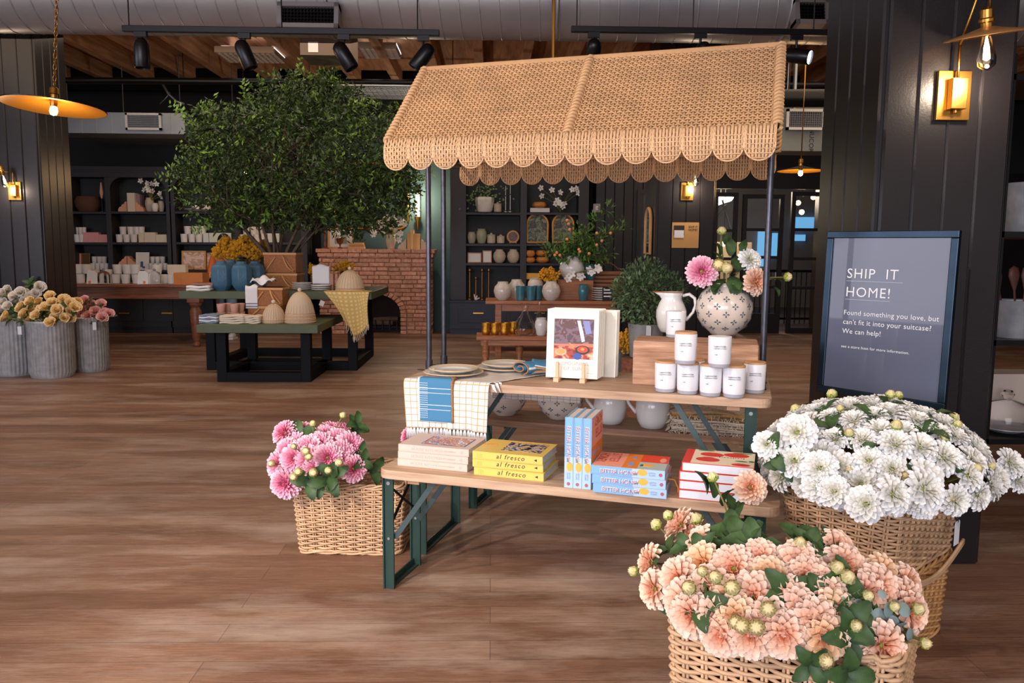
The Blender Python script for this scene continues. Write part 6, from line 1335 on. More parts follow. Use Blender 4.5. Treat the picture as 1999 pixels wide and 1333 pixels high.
# leafy plants
def leafcloud(g, c, rad, n, ln, wd, up=.3, shell=.5, bend=.25):
    for k in range(n):
        while 1:
            v = Vector((random.uniform(-1, 1), random.uniform(-1, 1), random.uniform(-1, 1)))
            if shell < v.length < 1: break
        q = Vector(c)+Vector((v.x*rad[0], v.y*rad[1], v.z*rad[2])); a = (v.normalized()*.7+Vector((random.gauss(0, .5), random.gauss(0, .5), random.gauss(up, .5)))).normalized(); s_ = a.cross(Vector((random.gauss(0, .4), random.gauss(0, .4), 1))).normalized(); nn = s_.cross(a); L_ = ln*random.uniform(.6, 1.15); W_ = wd*random.uniform(.7, 1.1)
        g.add([q, q+a*L_*.45+s_*W_*.5+nn*W_*.1, q+a*L_-nn*L_*bend*.5, q+a*L_*.45-s_*W_*.5+nn*W_*.1, q+a*L_*.5-nn*W_*.08], [(0, 1, 4), (1, 2, 4), (2, 3, 4), (3, 0, 4)])
t = thing('orange_branches', 'leafy branches with small orange fruits rising from the big white vase', 'plant', (gx(1117, 9.62), 9.62, HZ+.44)); g = MB(); fr_ = MB(); st = MB(); random.seed(5)
C0 = t.location.copy()
tips = [(1078, 490), (1095, 470), (1110, 480), (1130, 450), (1160, 430), (1187, 408), (1170, 480), (1195, 455), (1222, 440), (1190, 500), (1150, 500), (1175, 515), (1100, 500), (1140, 480), (1065, 492)]
for (x, y) in tips:
    q = at(x, y, 9.62+random.uniform(-.15, .15))-C0; st.tube([(0, 0, 0), (q.x*.35, q.y*.3, q.z*.6+.02), tuple(q)], [.007, .005, .002], 5)
    for f_ in (.45, .7, .95): leafcloud(g, (q.x*f_**1.2, q.y*f_, q.z*f_+.03), (.09, .09, .07), 26, .085, .03, .3, .1)
for (x, y) in [(1087, 493), (1093, 498), (1107, 467), (1110, 437), (1112, 448), (1130, 487), (1132, 491), (1165, 455), (1192, 455), (1083, 498), (1165, 478), (1175, 470), (1107, 430), (1150, 495)]: fr_.ball(at(x, y, 9.45)-C0, .019, 8)
st.build('stem', M_BARK, t, smooth='all'); g.build('leaf', mat('orange_tree_leaf', (88, 122, 54), .45, isl=.4), t); fr_.build('fruit', mat('pale_orange_fruit', (236, 160, 110), .5), t, smooth='all')
t = thing('potted_shrub', 'bushy grey-green plant in a zinc bucket behind the wood block', 'plant', (gx(1265, 6.6), 6.6, 0)); g = MB(); cz = gz(578, 6.6, 1265)
leafcloud(g, (-.0, 0, cz), (.30, .26, .25), 1500, .06, .026, .3, .3); leafcloud(g, (-.16, -.05, cz+.06), (.16, .14, .14), 260, .05, .022); leafcloud(g, (.2, 0, cz+.02), (.13, .13, .16), 260, .06, .025); leafcloud(g, (-.02, .0, cz+.18), (.2, .16, .14), 300, .055, .022)
g.build('foliage', mat('grey_green_leaf', (104, 128, 88), .55, isl=.45), t); zt = gz(632, 6.6, 1265)
MB().lathe([(.12, zt-.28), (.13, zt-.27), (.15, zt), (.155, zt+.005), (.145, zt), (.12, zt-.05), (.001, zt-.05)], 28, caps=False).build('zinc_bucket', M_ZINC, t, smooth=True); MB().lathe([(.2, 0), (.2, zt-.285), (.001, zt-.285)], 4).build('stand', M_OAK, t)
MB().tube([(0, 0, zt-.1), (0, 0, cz)], .02, 6).build('stem', M_BARK, t); MB().box(-.03, .01, -.165, -.162, zt-.12, zt-.0).build('swing_tag', M_WHITECLOTH, t)
t = thing('zinc_bucket', 'dark zinc bucket with yellow flowers behind the easel books', 'bucket', (gx(1216, 7.4), 7.4, 0)); zt = gz(688, 7.4, 1216); MB().lathe([(.09, 0), (.11, zt), (.1, zt), (.001, zt-.03)], 20, caps=False).build('bucket_body', mat('weathered_zinc', (96, 98, 94), .6, .5, var=.4, vs=14), t, smooth=True)
billy('yellow flower bunch low behind the easel books', 1219, 668, 7.4, 32, 44, zt, 160, jar=False)

# ---- person browsing behind the tables
PX, PY_ = gx(437, 12.35), 12.35
t = thing('person', 'person with dark hair, orange top, blue jeans and white shoes behind the flowers', 'person', (PX, PY_, 0))
def skin(name, pts, edges, rad, m_, parent, sub=2, root=0):
    me = bpy.data.meshes.new(name); me.from_pydata(pts, edges, []); o = bpy.data.objects.new(name, me); COL.objects.link(o); o.parent = parent
    md = o.modifiers.new('skin', 'SKIN'); 
    if not me.skin_vertices: me.skin_vertices.new()  if hasattr(me.skin_vertices, 'new') else None
    for i, r_ in enumerate(rad): me.skin_vertices[0].data[i].radius = r_ if hasattr(r_, '__len__') else (r_, r_)
    me.skin_vertices[0].data[root].use_root = True; md.use_smooth_shade = True
    s2_ = o.modifiers.new('sub', 'SUBSURF'); s2_.levels = sub; s2_.render_levels = sub; me.materials.append(m_); return o
try:
    M_SKIN = mat('warm_skin', (196, 144, 116), .55)
    B = [(0, 0, .84), (0, 0, 1.02), (0, 0, 1.2), (0, .0, 1.30), (0, 0, 1.37), (0, -.01, 1.44), (0, -.01, 1.52), (-.15, 0, 1.28), (-.19, -.06, 1.04), (-.14, -.24, .98), (-.12, -.31, .97), (.15, 0, 1.28), (.20, .0, 1.03), (.21, -.08, .82), (.21, -.1, .74), (-.085, 0, .78), (-.09, -.02, .44), (-.09, .03, .09), (.085, 0, .78), (.10, .0, .44), (.10, .04, .09)]
    Ed = [(0, 1), (1, 2), (2, 3), (3, 4), (4, 5), (5, 6), (3, 7), (7, 8), (8, 9), (9, 10), (3, 11), (11, 12), (12, 13), (13, 14), (0, 15), (15, 16), (16, 17), (0, 18), (18, 19), (19, 20)]
    Rd = [(.14, .1), (.12, .09), (.14, .1), (.1, .08), .05, .075, .07, .05, .04, .03, .025, .05, .04, .03, .025, .085, .06, .045, .085, .06, .045]
    body = skin('body', B, Ed, Rd, M_SKIN, t)
    skin('orange_top', [(0, 0, .86), (0, 0, 1.02), (0, 0, 1.2), (0, 0, 1.30), (-.15, 0, 1.28), (-.19, -.06, 1.04), (-.15, -.2, .99), (.15, 0, 1.28), (.20, 0, 1.03), (.21, -.06, .86)], [(0, 1), (1, 2), (2, 3), (3, 4), (4, 5), (5, 6), (3, 7), (7, 8), (8, 9)], [(.155, .115), (.135, .105), (.152, .115), (.11, .09), .062, .052, .043, .062, .052, .043], mat('orange_knit', (206, 108, 52), .85), t)
    skin('jeans', [(0, 0, .84), (-.085, 0, .78), (-.09, -.02, .44), (-.09, .03, .11), (.085, 0, .78), (.10, 0, .44), (.10, .04, .11)], [(0, 1), (1, 2), (2, 3), (0, 4), (4, 5), (5, 6)], [(.15, .11), .095, .075, .062, .095, .075, .062], mat('light_blue_denim', (124, 150, 180), .85), t)
    for s_ in (-1, 1):
        MB().ball((s_*.095, -.03, .045), (.048, .13, .05), 14).box(s_*.095-.045, s_*.095+.045, -.145, .09, 0, .02).build('shoe', M_WHITECLOTH, t, smooth=True)
        for k in range(5): hx = -.12 if s_ < 0 else .21; MB().tube([(hx-.02+.01*k, (-.32 if s_ < 0 else -.1), .965 if s_ < 0 else .73), (hx-.022+.011*k, (-.37 if s_ < 0 else -.11), .955 if s_ < 0 else .68), (hx-.02+.01*k, (-.39 if s_ < 0 else -.10), .93 if s_ < 0 else .65)], [.009, .0085, .007], 6).build('finger' if k else 'thumb', M_SKIN, t, smooth='all')
    MB().ball((0, .02, 1.50), (.095, .105, .115), 20).ball((0, .07, 1.42), (.085, .06, .12), 16).build('hair', mat('black_hair', (30, 24, 24), .5), t, smooth='all')
    MB().ball((-.03, -.082, 1.49), .009, 8).ball((.03, -.082, 1.49), .009, 8).build('eyes', M_INKD, t, smooth='all'); MB().ball((0, -.092, 1.465), (.011, .014, .02), 8).build('nose', M_SKIN, t, smooth='all'); MB().ball((0, -.082, 1.435), (.022, .006, .006), 8).build('mouth', mat('lip', (170, 90, 86), .5), t, smooth='all')
except Exception as ex: print('person', ex)

# ---- rack at the right edge behind the near pillar
t = thing('metal_rack', 'black metal shelf rack at the right edge behind the near pillar', 'shelf', (2.66, 4.15, 0)); RX = .0
zs = [at(1985, 857, 4.15).z, at(1985, 664, 4.15).z, at(1985, 452, 4.15).z, 2.3]
MB().box(0, 1.3, 0, .03, 0, 2.4).build('side', M_BLKMETAL, t) if False else None
for x in (.0, 1.27): MB().box(x, x+.03, 0, .03, 0, 2.4).box(x, x+.03, .5, .53, 0, 2.4).build('upright', M_BLKMETAL, t)
for z in zs: MB().box(0, 1.3, 0, .53, z-.03, z).build('shelf', M_BLKMETAL, t)
put('zinc_tub', 'ribbed zinc tub of wooden utensils on the rack at the right edge', 'tub', MB().lathe([(.11, 0), (.115, .01), (.13, .2), (.135, .205), (.125, .2), (.1, .05), (.001, .05)], 32, caps=False, rf=lambda a, z: 1+.012*cos(24*a)), M_ZINC, 1998, 4.3, zs[1]+.001); 
p = Vector((gx(1998, 4.3), 4.3, zs[1]+.06))
for k in range(4): o = MB().lathe([(.006, 0), (.007, .2), (.02, .24), (.032, .28), (.026, .32), (.001, .335)], 12, sy=.4).build('wooden_spoon', mat('dark_walnut_spoon', (84, 48, 36), .5), None, smooth=True); o.location = p+Vector((-.07+.045*k, -.02*(k % 2), 0)); o.rotation_euler = (0, radians(-14+8*k), 0); tag(o, 'dark wooden spoon standing in the zinc tub, %s' % nth(k, 4), 'spoon', 'wooden spoons in the zinc tub')
put('glass_cloche', 'clear glass cake dome with ball knob on the low rack shelf', 'cloche', MB().lathe([(.13, 0), (.13, .09), (.1, .13), (.02, .15), (.02, .155), (.035, .18), (.02, .205), (.001, .208)], 32, caps=False), M_GLASS, 1990, 4.35, zs[0]+.03); put('cake_stand', 'pale grey footed stand under the glass cake dome', 'stand', MB().lathe([(.08, 0), (.02, .01), (.14, .022), (.14, .028), (.001, .028)], 32, caps=False), M_ZINC, 1990, 4.35, zs[0]+.001)
put('storage_box', 'pale plaster coloured storage box under the rack middle shelf', 'box', MB().box(-.1, .8, 0, .2, 0, .30), mat('pale_plaster', (206, 188, 172), .8), 1990, 4.5, zs[0]+.001, None, False)
put('zinc_tub', 'zinc pail on the upper rack shelf at the right edge', 'tub', MB().lathe([(.13, 0), (.17, .26), (.16, .26), (.001, .1)], 32, caps=False), M_ZINC, 2010, 4.3, zs[2]+.001)

# ================================================================== the indoor tree
random.seed(21)
TYR = 9.75; TBASE = Vector((gx(545, TYR), TYR, UZ+.193+.235))
tr = thing('indoor_tree', 'tall bushy indoor tree rising from chip baskets on the green tables', 'tree', TBASE)
blobs = [((590, 330), 215, 130, .95, 1.0), ((470, 275), 100, 70, .7, .8), ((600, 210), 110, 60, .7, .8), ((720, 290), 90, 90, .7, .8), ((455, 370), 100, 75, .8, .8), ((700, 390), 105, 70, .8, .9), ((560, 400), 120, 60, .8, .9), ((640, 190), 60, 40, .45, .6), ((790, 345), 35, 40, .3, .5), ((540, 205), 60, 35, .45, .6), ((410, 250), 45, 25, .3, .4), ((370, 350), 32, 30, .3, .4)]
tips_ = []
trunk = MB(); twig = MB()
def grow(a, d, L_, r, depth):
    n = 4; pts = [a]; dd = d.copy()
    for k in range(n):
        dd = (dd+Vector((random.gauss(0, .12), random.gauss(0, .12), random.gauss(.03, .08)))).normalized(); pts.append(pts[-1]+dd*(L_/n))
    (trunk if r > .009 else twig).tube(pts, [r*(1-.4*k/n) for k in range(n+1)], 6 if r > .009 else 4)
    if depth == 0: tips_.append(pts[-1]); return
    for q in range(random.choice((2, 3))):
        nd = (dd+Vector((random.gauss(0, .55), random.gauss(0, .5), random.gauss(.05, .4)))).normalized(); grow(pts[-1], nd, L_*random.uniform(.6, .85), r*.6, depth-1)
for k in range(11):
    a = 2*pi*k/11+random.uniform(-.2, .2); s_ = random.uniform(.25, .95); grow(Vector((.05*cos(a), .05*sin(a), -.14)), Vector((s_*cos(a)*1.15, s_*sin(a)*.8, 1.0)).normalized(), random.uniform(.5, .75), random.uniform(.018, .032), 3)
trunk.build('trunk', M_BARK, tr, smooth='all'); twig.build('twig', M_BARK, tr, smooth='all')
lf_ = MB(); lf2 = MB()
m = mpp(TYR)
for (px, py), rx, rz_, ry, dens in blobs:
    c = at(px, py, TYR)-TBASE; n = int(2000*dens*(rx*rz_)/(215*130)*.88)+30
    for k in range(n):
        while 1:
            v = Vector((random.uniform(-1, 1), random.uniform(-1, 1), random.uniform(-1, 1)))
            if .35 < v.length < 1: break
        q0 = c+Vector((v.x*rx*m, v.y*ry*1.1, v.z*rz_*m))
        if q0.z < .0 or (q0.z < .34 and abs(q0.x-.1) < .3+.8*q0.z): continue
        tgt = lf2 if random.random() < .16 else lf_
        # a small twiglet of leaves
        dr = (Vector((random.gauss(0, .5), random.gauss(0, .5), random.gauss(.15, .5)))+v*.8).normalized()
        for j in range(4):
            q = q0+dr*(.03*j); side = dr.cross(Vector((random.gauss(0, 1), random.gauss(0, 1), random.gauss(0, 1)))).normalized(); a = (dr*.5+side).normalized(); nn = a.cross(Vector((random.gauss(0, .4), random.gauss(0, .4), 1))).normalized(); L_ = random.uniform(.052, .09); W_ = L_*.42
            up_ = a.cross(nn)*.012
            tgt.add([q, q+a*L_*.45+nn*W_*.55, q+a*L_, q+a*L_*.45-nn*W_*.55, q+a*L_*.5+up_], [(0, 1, 4), (1, 2, 4), (2, 3, 4), (3, 0, 4)])
for k in range(40):      # loose shoots at the outline
    px, py = random.choice([(370, 240), (350, 360), (380, 330), (400, 240), (590, 160), (640, 170), (560, 175), (700, 220), (745, 240), (770, 300), (800, 330), (815, 355), (770, 380), (410, 430), (440, 235), (480, 205), (395, 400), (760, 420), (430, 415)])
    q0 = at(px+random.gauss(0, 12), py+random.gauss(0, 10), TYR+random.uniform(-.3, .3))-TBASE; dr = (Vector((q0.x, 0, q0.z-.7))).normalized()
    for j in range(9):
        q = q0+dr*(.03*j)+Vector((random.gauss(0, .012),)*3); side = dr.cross(Vector((random.gauss(0, .3), 1, random.gauss(0, .3)))).normalized()*(1 if j % 2 else -1); a = (dr*.6+side).normalized(); nn = a.cross(Vector((random.gauss(0, .3), 1, .5))).normalized(); L_ = .055
        lf2.add([q, q+a*L_*.45+nn*.013, q+a*L_, q+a*L_*.45-nn*.013], [(0, 1, 2, 3)])
lf_.build('foliage', M_TREELEAF, tr); lf2.build('young_foliage', M_TREELEAF2, tr)

# ================================================================== flowers
def dahlia(R_, N_, seed, th1=115, wid=.30, flat=.78, jag=.06):
    rnd = random.Random(seed); g = MB()
    for i in range(N_):
        s_ = sqrt((i+.5)/N_); phi = i*2.39996+rnd.uniform(-.1, .1); th = radians(6+(th1-6)*s_**1.15)+rnd.uniform(-.06, .06)
        L_ = R_*(.62+.38*s_)*rnd.uniform(1-jag, 1+jag); er = Vector((cos(phi), sin(phi), 0)); et = Vector((-sin(phi), cos(phi), 0)); d = er*sin(th)+Vector((0, 0, cos(th)))*flat; nrm = er*(-cos(th))+Vector((0, 0, sin(th)))
        base = Vector((0, 0, .12*R_))+er*.05*R_; w = wid*R_*(.55+.45*s_)*rnd.uniform(.9, 1.1); vs = []; ts = []
        for f_, wf, cu in ((.25, .25, .0), (.55, .72, .10), (.82, 1.0, .13), (1.0, .42, .05)):
            c = base+d*L_*f_+nrm*L_*(.10*f_*f_); 
            for sd in (-1, 0, 1): vs.append(c+et*(sd*w*.5*wf)+nrm*(abs(sd)*w*.55*wf*(1.0-.3*s_)) + d*(0 if sd else L_*.03*wf)); ts.append(max(.001, min(1, f_*.62+.38*s_)))
        g.add(vs, [(a*3+b, a*3+b+1, (a+1)*3+b+1, (a+1)*3+b) for a in range(3) for b in range(2)], t=ts)
    return g
def leafmesh(L_, W_, teeth=True, fold=.2):
    g = MB(); vs = []; n = 6
    for k in range(n+1):
        f_ = k/n; w = W_*sin(pi*min(1, f_*.92+.04))**.7*(1-.35*f_)*(1+(.10 if k % 2 else -.06)*(1 if teeth else 0)); z = .25*L_*sin(pi*f_*.7)-.12*L_*f_
        for sd in (-1, 0, 1): vs.append((sd*w*.5, L_*f_, z+abs(sd)*fold*w))
    g.add(vs, [(a*3+b, a*3+b+1, (a+1)*3+b+1, (a+1)*3+b) for a in range(n) for b in range(2)]); return g
P_PINK = petal_mat('pink_petals', [(0, (176, 50, 96)), (.4, (222, 104, 146)), (.7, (240, 164, 190)), (1, (250, 222, 230))])
P_PEACH = petal_mat('peach_petals', [(0, (218, 88, 58)), (.3, (242, 150, 114)), (.56, (248, 198, 166)), (1, (252, 230, 212))])
P_PEACH2 = petal_mat('apricot_petals', [(0, (222, 120, 60)), (.35, (240, 172, 116)), (.65, (248, 206, 160)), (1, (252, 230, 206))])
P_WHITE = petal_mat('white_petals', [(0, (186, 190, 120)), (.3, (232, 230, 204)), (.6, (244, 242, 234)), (1, (250, 250, 252))])
P_ROSEY = petal_mat('yellow_rose_petals', [(0, (236, 164, 72)), (.35, (250, 208, 128)), (1, (255, 232, 180))])
P_ROSEW = petal_mat('cream_rose_petals', [(0, (206, 190, 150)), (.4, (230, 220, 200)), (1, (246, 240, 232))])
P_ROSEP = petal_mat('pink_rose_petals', [(0, (196, 96, 96)), (.4, (226, 150, 146)), (1, (246, 202, 196))])
P_BUD = petal_mat('bud_petals', [(0, (150, 160, 60)), (.5, (206, 204, 130)), (1, (236, 218, 170))])
def make_flower(name, label, cat, group, R_, N_, seed, pm, stem=.16, leaves=1, **kw):
    t = thing(name, label, cat, (0, 0, 0), group=group)
    dahlia(R_, N_, seed, **kw).build('blossom', pm, t, smooth='all')
    g = MB()
    for k in range(6):
        a = 2*pi*k/6; e = Vector((cos(a), sin(a), 0)); f_ = Vector((-sin(a), cos(a), 0)); g.add([e*.06*R_, e*.35*R_+f_*.14*R_+Vector((0, 0, -.02*R_)), e*.62*R_+Vector((0, 0, .02)), e*.35*R_-f_*.14*R_+Vector((0, 0, -.02*R_))], [(0, 1, 2, 3)])
    g.ball((0, 0, 0), (.16*R_, .16*R_, .12*R_), 8); g.build('sepals', M_LEAFL, t)
    if stem: MB().tube([(0, 0, 0), (.004, 0, -stem*.5), (0, .004, -stem)], .0032, 6).build('stem', M_STEM, t, smooth='all')
    for k in range(leaves): 
        o = leafmesh(.075, .05).build('leaf', M_LEAF, t, smooth='all'); o.location = (0, 0, -.025-.02*k); o.rotation_euler = (radians(12), 0, seed+2.6*k)
    return t
def make_bud(name, label, cat, group, r, pm, stem=.14):
    t = thing(name, label, cat, (0, 0, 0), group=group); g = MB()
    g.add(*[x for x in (lambda b: (b.v, b.f))(MB().ball((0, 0, r*.9), (r, r, r*1.05), 12))], t=[min(1, max(.001, (v[2]/(2*r)))) for v in MB().ball((0, 0, r*.9), (r, r, r*1.05), 12).v])
    for k in range(9):
        a = 2*pi*k/9; e = Vector((cos(a), sin(a), 0)); f_ = Vector((-sin(a), cos(a), 0)); vs = [e*r*.7+Vector((0, 0, r*.4)), e*r*1.1+f_*r*.4+Vector((0, 0, r*1.1)), e*r*.55+Vector((0, 0, r*2.0)), e*r*1.1-f_*r*.4+Vector((0, 0, r*1.1))]; g.add(vs, [(0, 1, 2, 3)], t=[.2, .7, 1, .7])
    g.build('petals', pm, t, smooth='all'); g = MB()
    for k in range(5):
        a = 2*pi*k/5+.3; e = Vector((cos(a), sin(a), 0)); f_ = Vector((-sin(a), cos(a), 0)); g.add([e*r*.2, e*r*.95+f_*r*.45+Vector((0, 0, r*.3)), e*r*1.25+Vector((0, 0, r*1.0)), e*r*.95-f_*r*.45+Vector((0, 0, r*.3))], [(0, 1, 2, 3)])
    g.build('sepals', M_LEAFL, t); MB().tube([(0, 0, 0), (0, .004, -stem*.5), (.003, 0, -stem)], .0028, 6).build('stem', M_STEM, t, smooth='all'); return t
USED = set()
def place_flower(proto, p, nrm, spin=None, scale=1.0, label=None, group=None):
    q = Vector(nrm).normalized().to_track_quat('Z', 'Y') @ Quaternion((0, 0, 1), random.uniform(0, 6.28) if spin is None else spin)
    if proto.name not in USED:
        USED.add(proto.name); o = proto; o.location = p; o.rotation_euler = q.to_euler(); o.scale = (scale,)*3
        if label: o['label'] = label
        if group: o['group'] = group
        return o
    return dup(proto, label, p, None, group, scale, quat=q)
def poisson(cands, dmin, n):
    out = []
    for c in cands:
        if all((c[0]-o[0]).length > dmin for o in out): out.append(c)
        if len(out) >= n: break
    return out
def leaf_bed(label, group, pts, L_, W_, n_, m_=M_LEAF):
    """loose foliage sprigs tucked between the flowers, one thing per sprig"""
    proto_ = None
    for (p, nrm) in pts:
        if proto_ is None:
            t = thing('leaf_sprig', label, 'foliage', p, group=group); proto_ = t
            for k in range(n_): o = leafmesh(L_, W_).build('leaf', m_, t, smooth='all'); o.rotation_euler = (radians(random.uniform(-10, 35)), 0, 2*pi*k/n_+random.uniform(-.4, .4)); o.location = (0, 0, .004*k)
            MB().tube([(0, 0, 0), (0, 0, -.12)], .003, 5).build('stem', M_STEM, t); t.rotation_euler = Vector(nrm).to_track_quat('Z', 'Y').to_euler()
        else: dup(proto_, None, p, quat=Vector(nrm).to_track_quat('Z', 'Y') @ Quaternion((0, 0, 1), random.uniform(0, 6)), scale=random.uniform(.8, 1.2))
def dome_pts(c, R_, n, dmin, zmin=-.25, seed=1, back=1):
    rnd = random.Random(seed); cands = []
    for k in range(6000):
        v = Vector((rnd.gauss(0, 1), rnd.gauss(0, 1), rnd.gauss(0, 1))).normalized()
        if v.z < zmin: continue
        p = Vector(c)+Vector((v.x*R_[0], v.y*R_[1], v.z*R_[2])); nn = Vector((v.x/R_[0], v.y/R_[1], v.z/R_[2])).normalized(); cands.append((p, nn))
    return poisson(cands, dmin, n)

# ---- white dahlias
random.seed(31)
GW = 'white dahlias in the stacked wicker basket'; LWH = 'white dahlia in the dense bunch filling the stacked wicker basket'
wp = [make_flower('dahlia', LWH, 'flower', GW, .058, (78, 64, 90)[k], 40+k, P_WHITE, .15, 1 if k == 0 else 0, wid=(.37, .42, .35)[k]) for k in range(3)]
wb = make_bud('dahlia_bud', 'greenish white dahlia bud among the white dahlias', 'flower bud', 'white dahlia buds', .019, P_BUD)
C = WL+Vector((cos(wr), sin(wr), 0))*.21+Vector((-sin(wr), cos(wr), 0))*.26; C.z = .585
pts = dome_pts(C+Vector((.0, 0, .02)), (.36, .36, .23), 92, .070, -.02, 3)
for k, (p, nn) in enumerate(pts): place_flower(wp[k % 3], p, nn+Vector((0, -.1, .05)), scale=random.uniform(.82, 1.12))
for (px, py, Y, s_) in [(1497, 868, 2.50, .8), (1556, 845, 2.52, 1.1), (1550, 900, 2.48, 1.0), (1628, 960, 2.36, .9), (1968, 905, 2.75, 1.0), (1940, 935, 2.7, 1.0), (1985, 940, 2.78, .8), (1800, 955, 2.26, 1.15), (1600, 950, 2.4, 1.0), (1690, 985, 2.28, 1.0), (1740, 965, 2.25, 1.0), (1600, 915, 2.42, 1.0)]:
    place_flower(wp[random.randrange(3)], at(px, py, Y), Vector((-.3 if px < 1700 else .35, -.8, .5)), scale=s_)
pts2 = dome_pts(C+Vector((.0, 0, .04)), (.355, .355, .25), 26, .12, -.05, 8)
for p, nn in pts2: place_flower(wb, p, nn+Vector((0, 0, .3)), scale=random.uniform(.6, .95))
leaf_bed('green leaf sprig between the white dahlias', 'leaf sprigs among the white dahlias', [(p, n_) for p, n_ in dome_pts(C+Vector((0, 0, .03)), (.33, .33, .23), 26, .11, -.1, 17)]+[(at(1510, 882, 2.5), Vector((-.5, -.6, .3))), (at(1530, 905, 2.5), Vector((-.4, -.6, .1)))], .075, .05, 3)

# ---- peach dahlias
random.seed(41)
GPc = 'peach dahlias in the foreground basket'; LPE = 'peach dahlia in the big loose bunch of the foreground basket'
pp = [make_flower('dahlia', LPE, 'flower', GPc, .056, (62, 50, 72, 54)[k], 60+k, (P_PEACH, P_PEACH, P_PEACH, P_PEACH2)[k], .15, 1 if k == 1 else 0, wid=(.42, .5, .40, .46)[k]) for k in range(4)]
pb = make_bud('dahlia_bud', 'pale green and cream dahlia bud among the peach dahlias', 'flower bud', 'peach dahlia buds', .017, P_BUD)
peach = [(1268, 1098, 2.05), (1275, 1150, 2.0), (1345, 1045, 2.3), (1372, 1100, 2.1), (1325, 1130, 2.05), (1335, 1175, 1.92), (1432, 1110, 2.15), (1425, 1165, 2.0), (1400, 1205, 1.85), (1385, 1150, 2.0), (1485, 1090, 2.15), (1500, 1125, 2.05), (1470, 1165, 1.88), (1560, 1100, 2.2), (1575, 1125, 2.1), (1540, 1165, 1.95), (1500, 1215, 1.8), (1635, 1070, 2.3), (1650, 1105, 2.2), (1722, 1120, 2.25), (1715, 1150, 2.1), (1770, 1140, 2.15), (1692, 1160, 2.05), (1630, 1195, 1.98), (1620, 1165, 2.05), (1530, 1240, 1.70), (1465, 1240, 1.76), (1610, 1245, 1.66), (1725, 1262, 1.66), (1560, 1190, 1.9), (1615, 1140, 2.12), (1440, 1210, 1.85), (1770, 1170, 2.05), (1780, 1195, 2.0), (1325, 1025, 2.35), (1372, 1065, 2.25), (1590, 1215, 1.85), (1408, 1240, 1.8), (1350, 1200, 1.88)]
CP = Vector((PA.x, PA.y, 0))+Vector((cos(prz), sin(prz), 0))*.235+Vector((-sin(prz), cos(prz), 0))*.235; CP.z = .47
RP = Vector((.36, .33, .20))
def on_dome(px, py, C_, R_):
    # the point of the bunch's dome seen at this pixel (closest approach when the sight line passes it)
    d = ray(px, py); s = Vector((1/R_.x, 1/R_.y, 1/R_.z)); o = Vector(((CAMP.x-C_.x)*s.x, (CAMP.y-C_.y)*s.y, (CAMP.z-C_.z)*s.z)); e = Vector((d.x*s.x, d.y*s.y, d.z*s.z))
    a = e.dot(e); b = o.dot(e); c = o.dot(o)-1; disc = b*b-a*c; k = (-b-sqrt(disc))/a if disc > 0 else -b/a
    return CAMP+d*k
for k, (px, py, Y) in enumerate(peach):
    p = on_dome(px, py, CP, RP); nn = (p-CP); nn.y -= .16; place_flower(pp[k % 4 if k % 5 else 0], p-nn.normalized()*.01, nn, scale=random.uniform(.88, 1.08))
place_flower(pp[2], at(1463, 952, 2.42), Vector((.1, -.9, .45)), scale=.98, label='single peach dahlia rising on a long stem in front of the bench end', group='tall peach dahlia')
MB_ = MB(); 
for (px, py, Y) in [(1310, 1012, 2.35), (1243, 1118, 2.05), (1365, 1020, 2.3), (1450, 1222, 1.72), (1478, 1225, 1.7), (1500, 1190, 1.75), (1400, 1130, 1.98), (1667, 1222, 1.78), (1690, 1165, 1.95), (1800, 1255, 1.85), (1610, 1288, 1.55), (1785, 1190, 1.95), (1395, 940, 2.42), (1432, 1150, 1.9), (1288, 1030, 2.3), (1560, 1065, 2.1), (1650, 1130, 2.0), (1740, 1185, 1.95), (1350, 1150, 1.9), (1438, 1215, 1.75), (1375, 1118, 1.95), (1630, 1112, 2.1)]:
    p = on_dome(px, py, CP, RP*1.13); nn = p-CP; nn.z += .12; nn.y -= .1; place_flower(pb, p, nn, scale=random.uniform(.65, .95))
t = thing('dahlia_stalk', 'long brown-green stem carrying the tall peach dahlia and its leaves', 'stem', at(1430, 1075, 2.3)); o_ = t.location.copy()
MB().tube([(0, 0, -.1), (0, 0, 0), at(1434, 1020, 2.4)-o_, at(1452, 975, 2.44)-o_], .004, 6).tube([at(1434, 1020, 2.4)-o_, at(1420, 985, 2.42)-o_, at(1396, 952, 2.43)-o_], .003, 6).build('stem', M_STEM, t, smooth='all')
for (px, py, rz_, s_) in ((1392, 972, 1.9, 1.0), (1412, 988, -2.4, .8), (1428, 1000, .6, .7), (1380, 965, 1.2, .9), (1437, 1015, -1.2, .8)): o = leafmesh(.09*s_, .07*s_).build('leaf', M_LEAF, t, smooth='all'); o.location = at(px, py, 2.4)-o_; o.rotation_euler = (radians(55), 0, rz_)
random.seed(43)
lp = []
for (px, py, Y) in [(1395, 1060, 2.35), (1420, 1075, 2.3), (1450, 1065, 2.35), (1475, 1070, 2.35), (1380, 1080, 2.25), (1600, 1075, 2.3), (1575, 1070, 2.3), (1640, 1140, 2.1), (1665, 1180, 1.95), (1650, 1310, 1.52), (1580, 1295, 1.56), (1375, 1180, 1.85), (1600, 1170, 2.0), (1560, 1060, 2.35), (1640, 1215, 1.85), (1440, 1055, 2.4), (1350, 1075, 2.2), (1535, 1160, 2.0), (1310, 1080, 2.2), (1650, 1240, 1.75)]:
    p = on_dome(px, py, CP, RP*.98); nn = p-CP; nn.z += .1; nn.y -= .12; lp.append((p, nn.normalized()))
leaf_bed('dark green leaf sprig between the peach dahlias', 'leaf sprigs among the peach dahlias', lp, .066, .046, 4)
ep = None
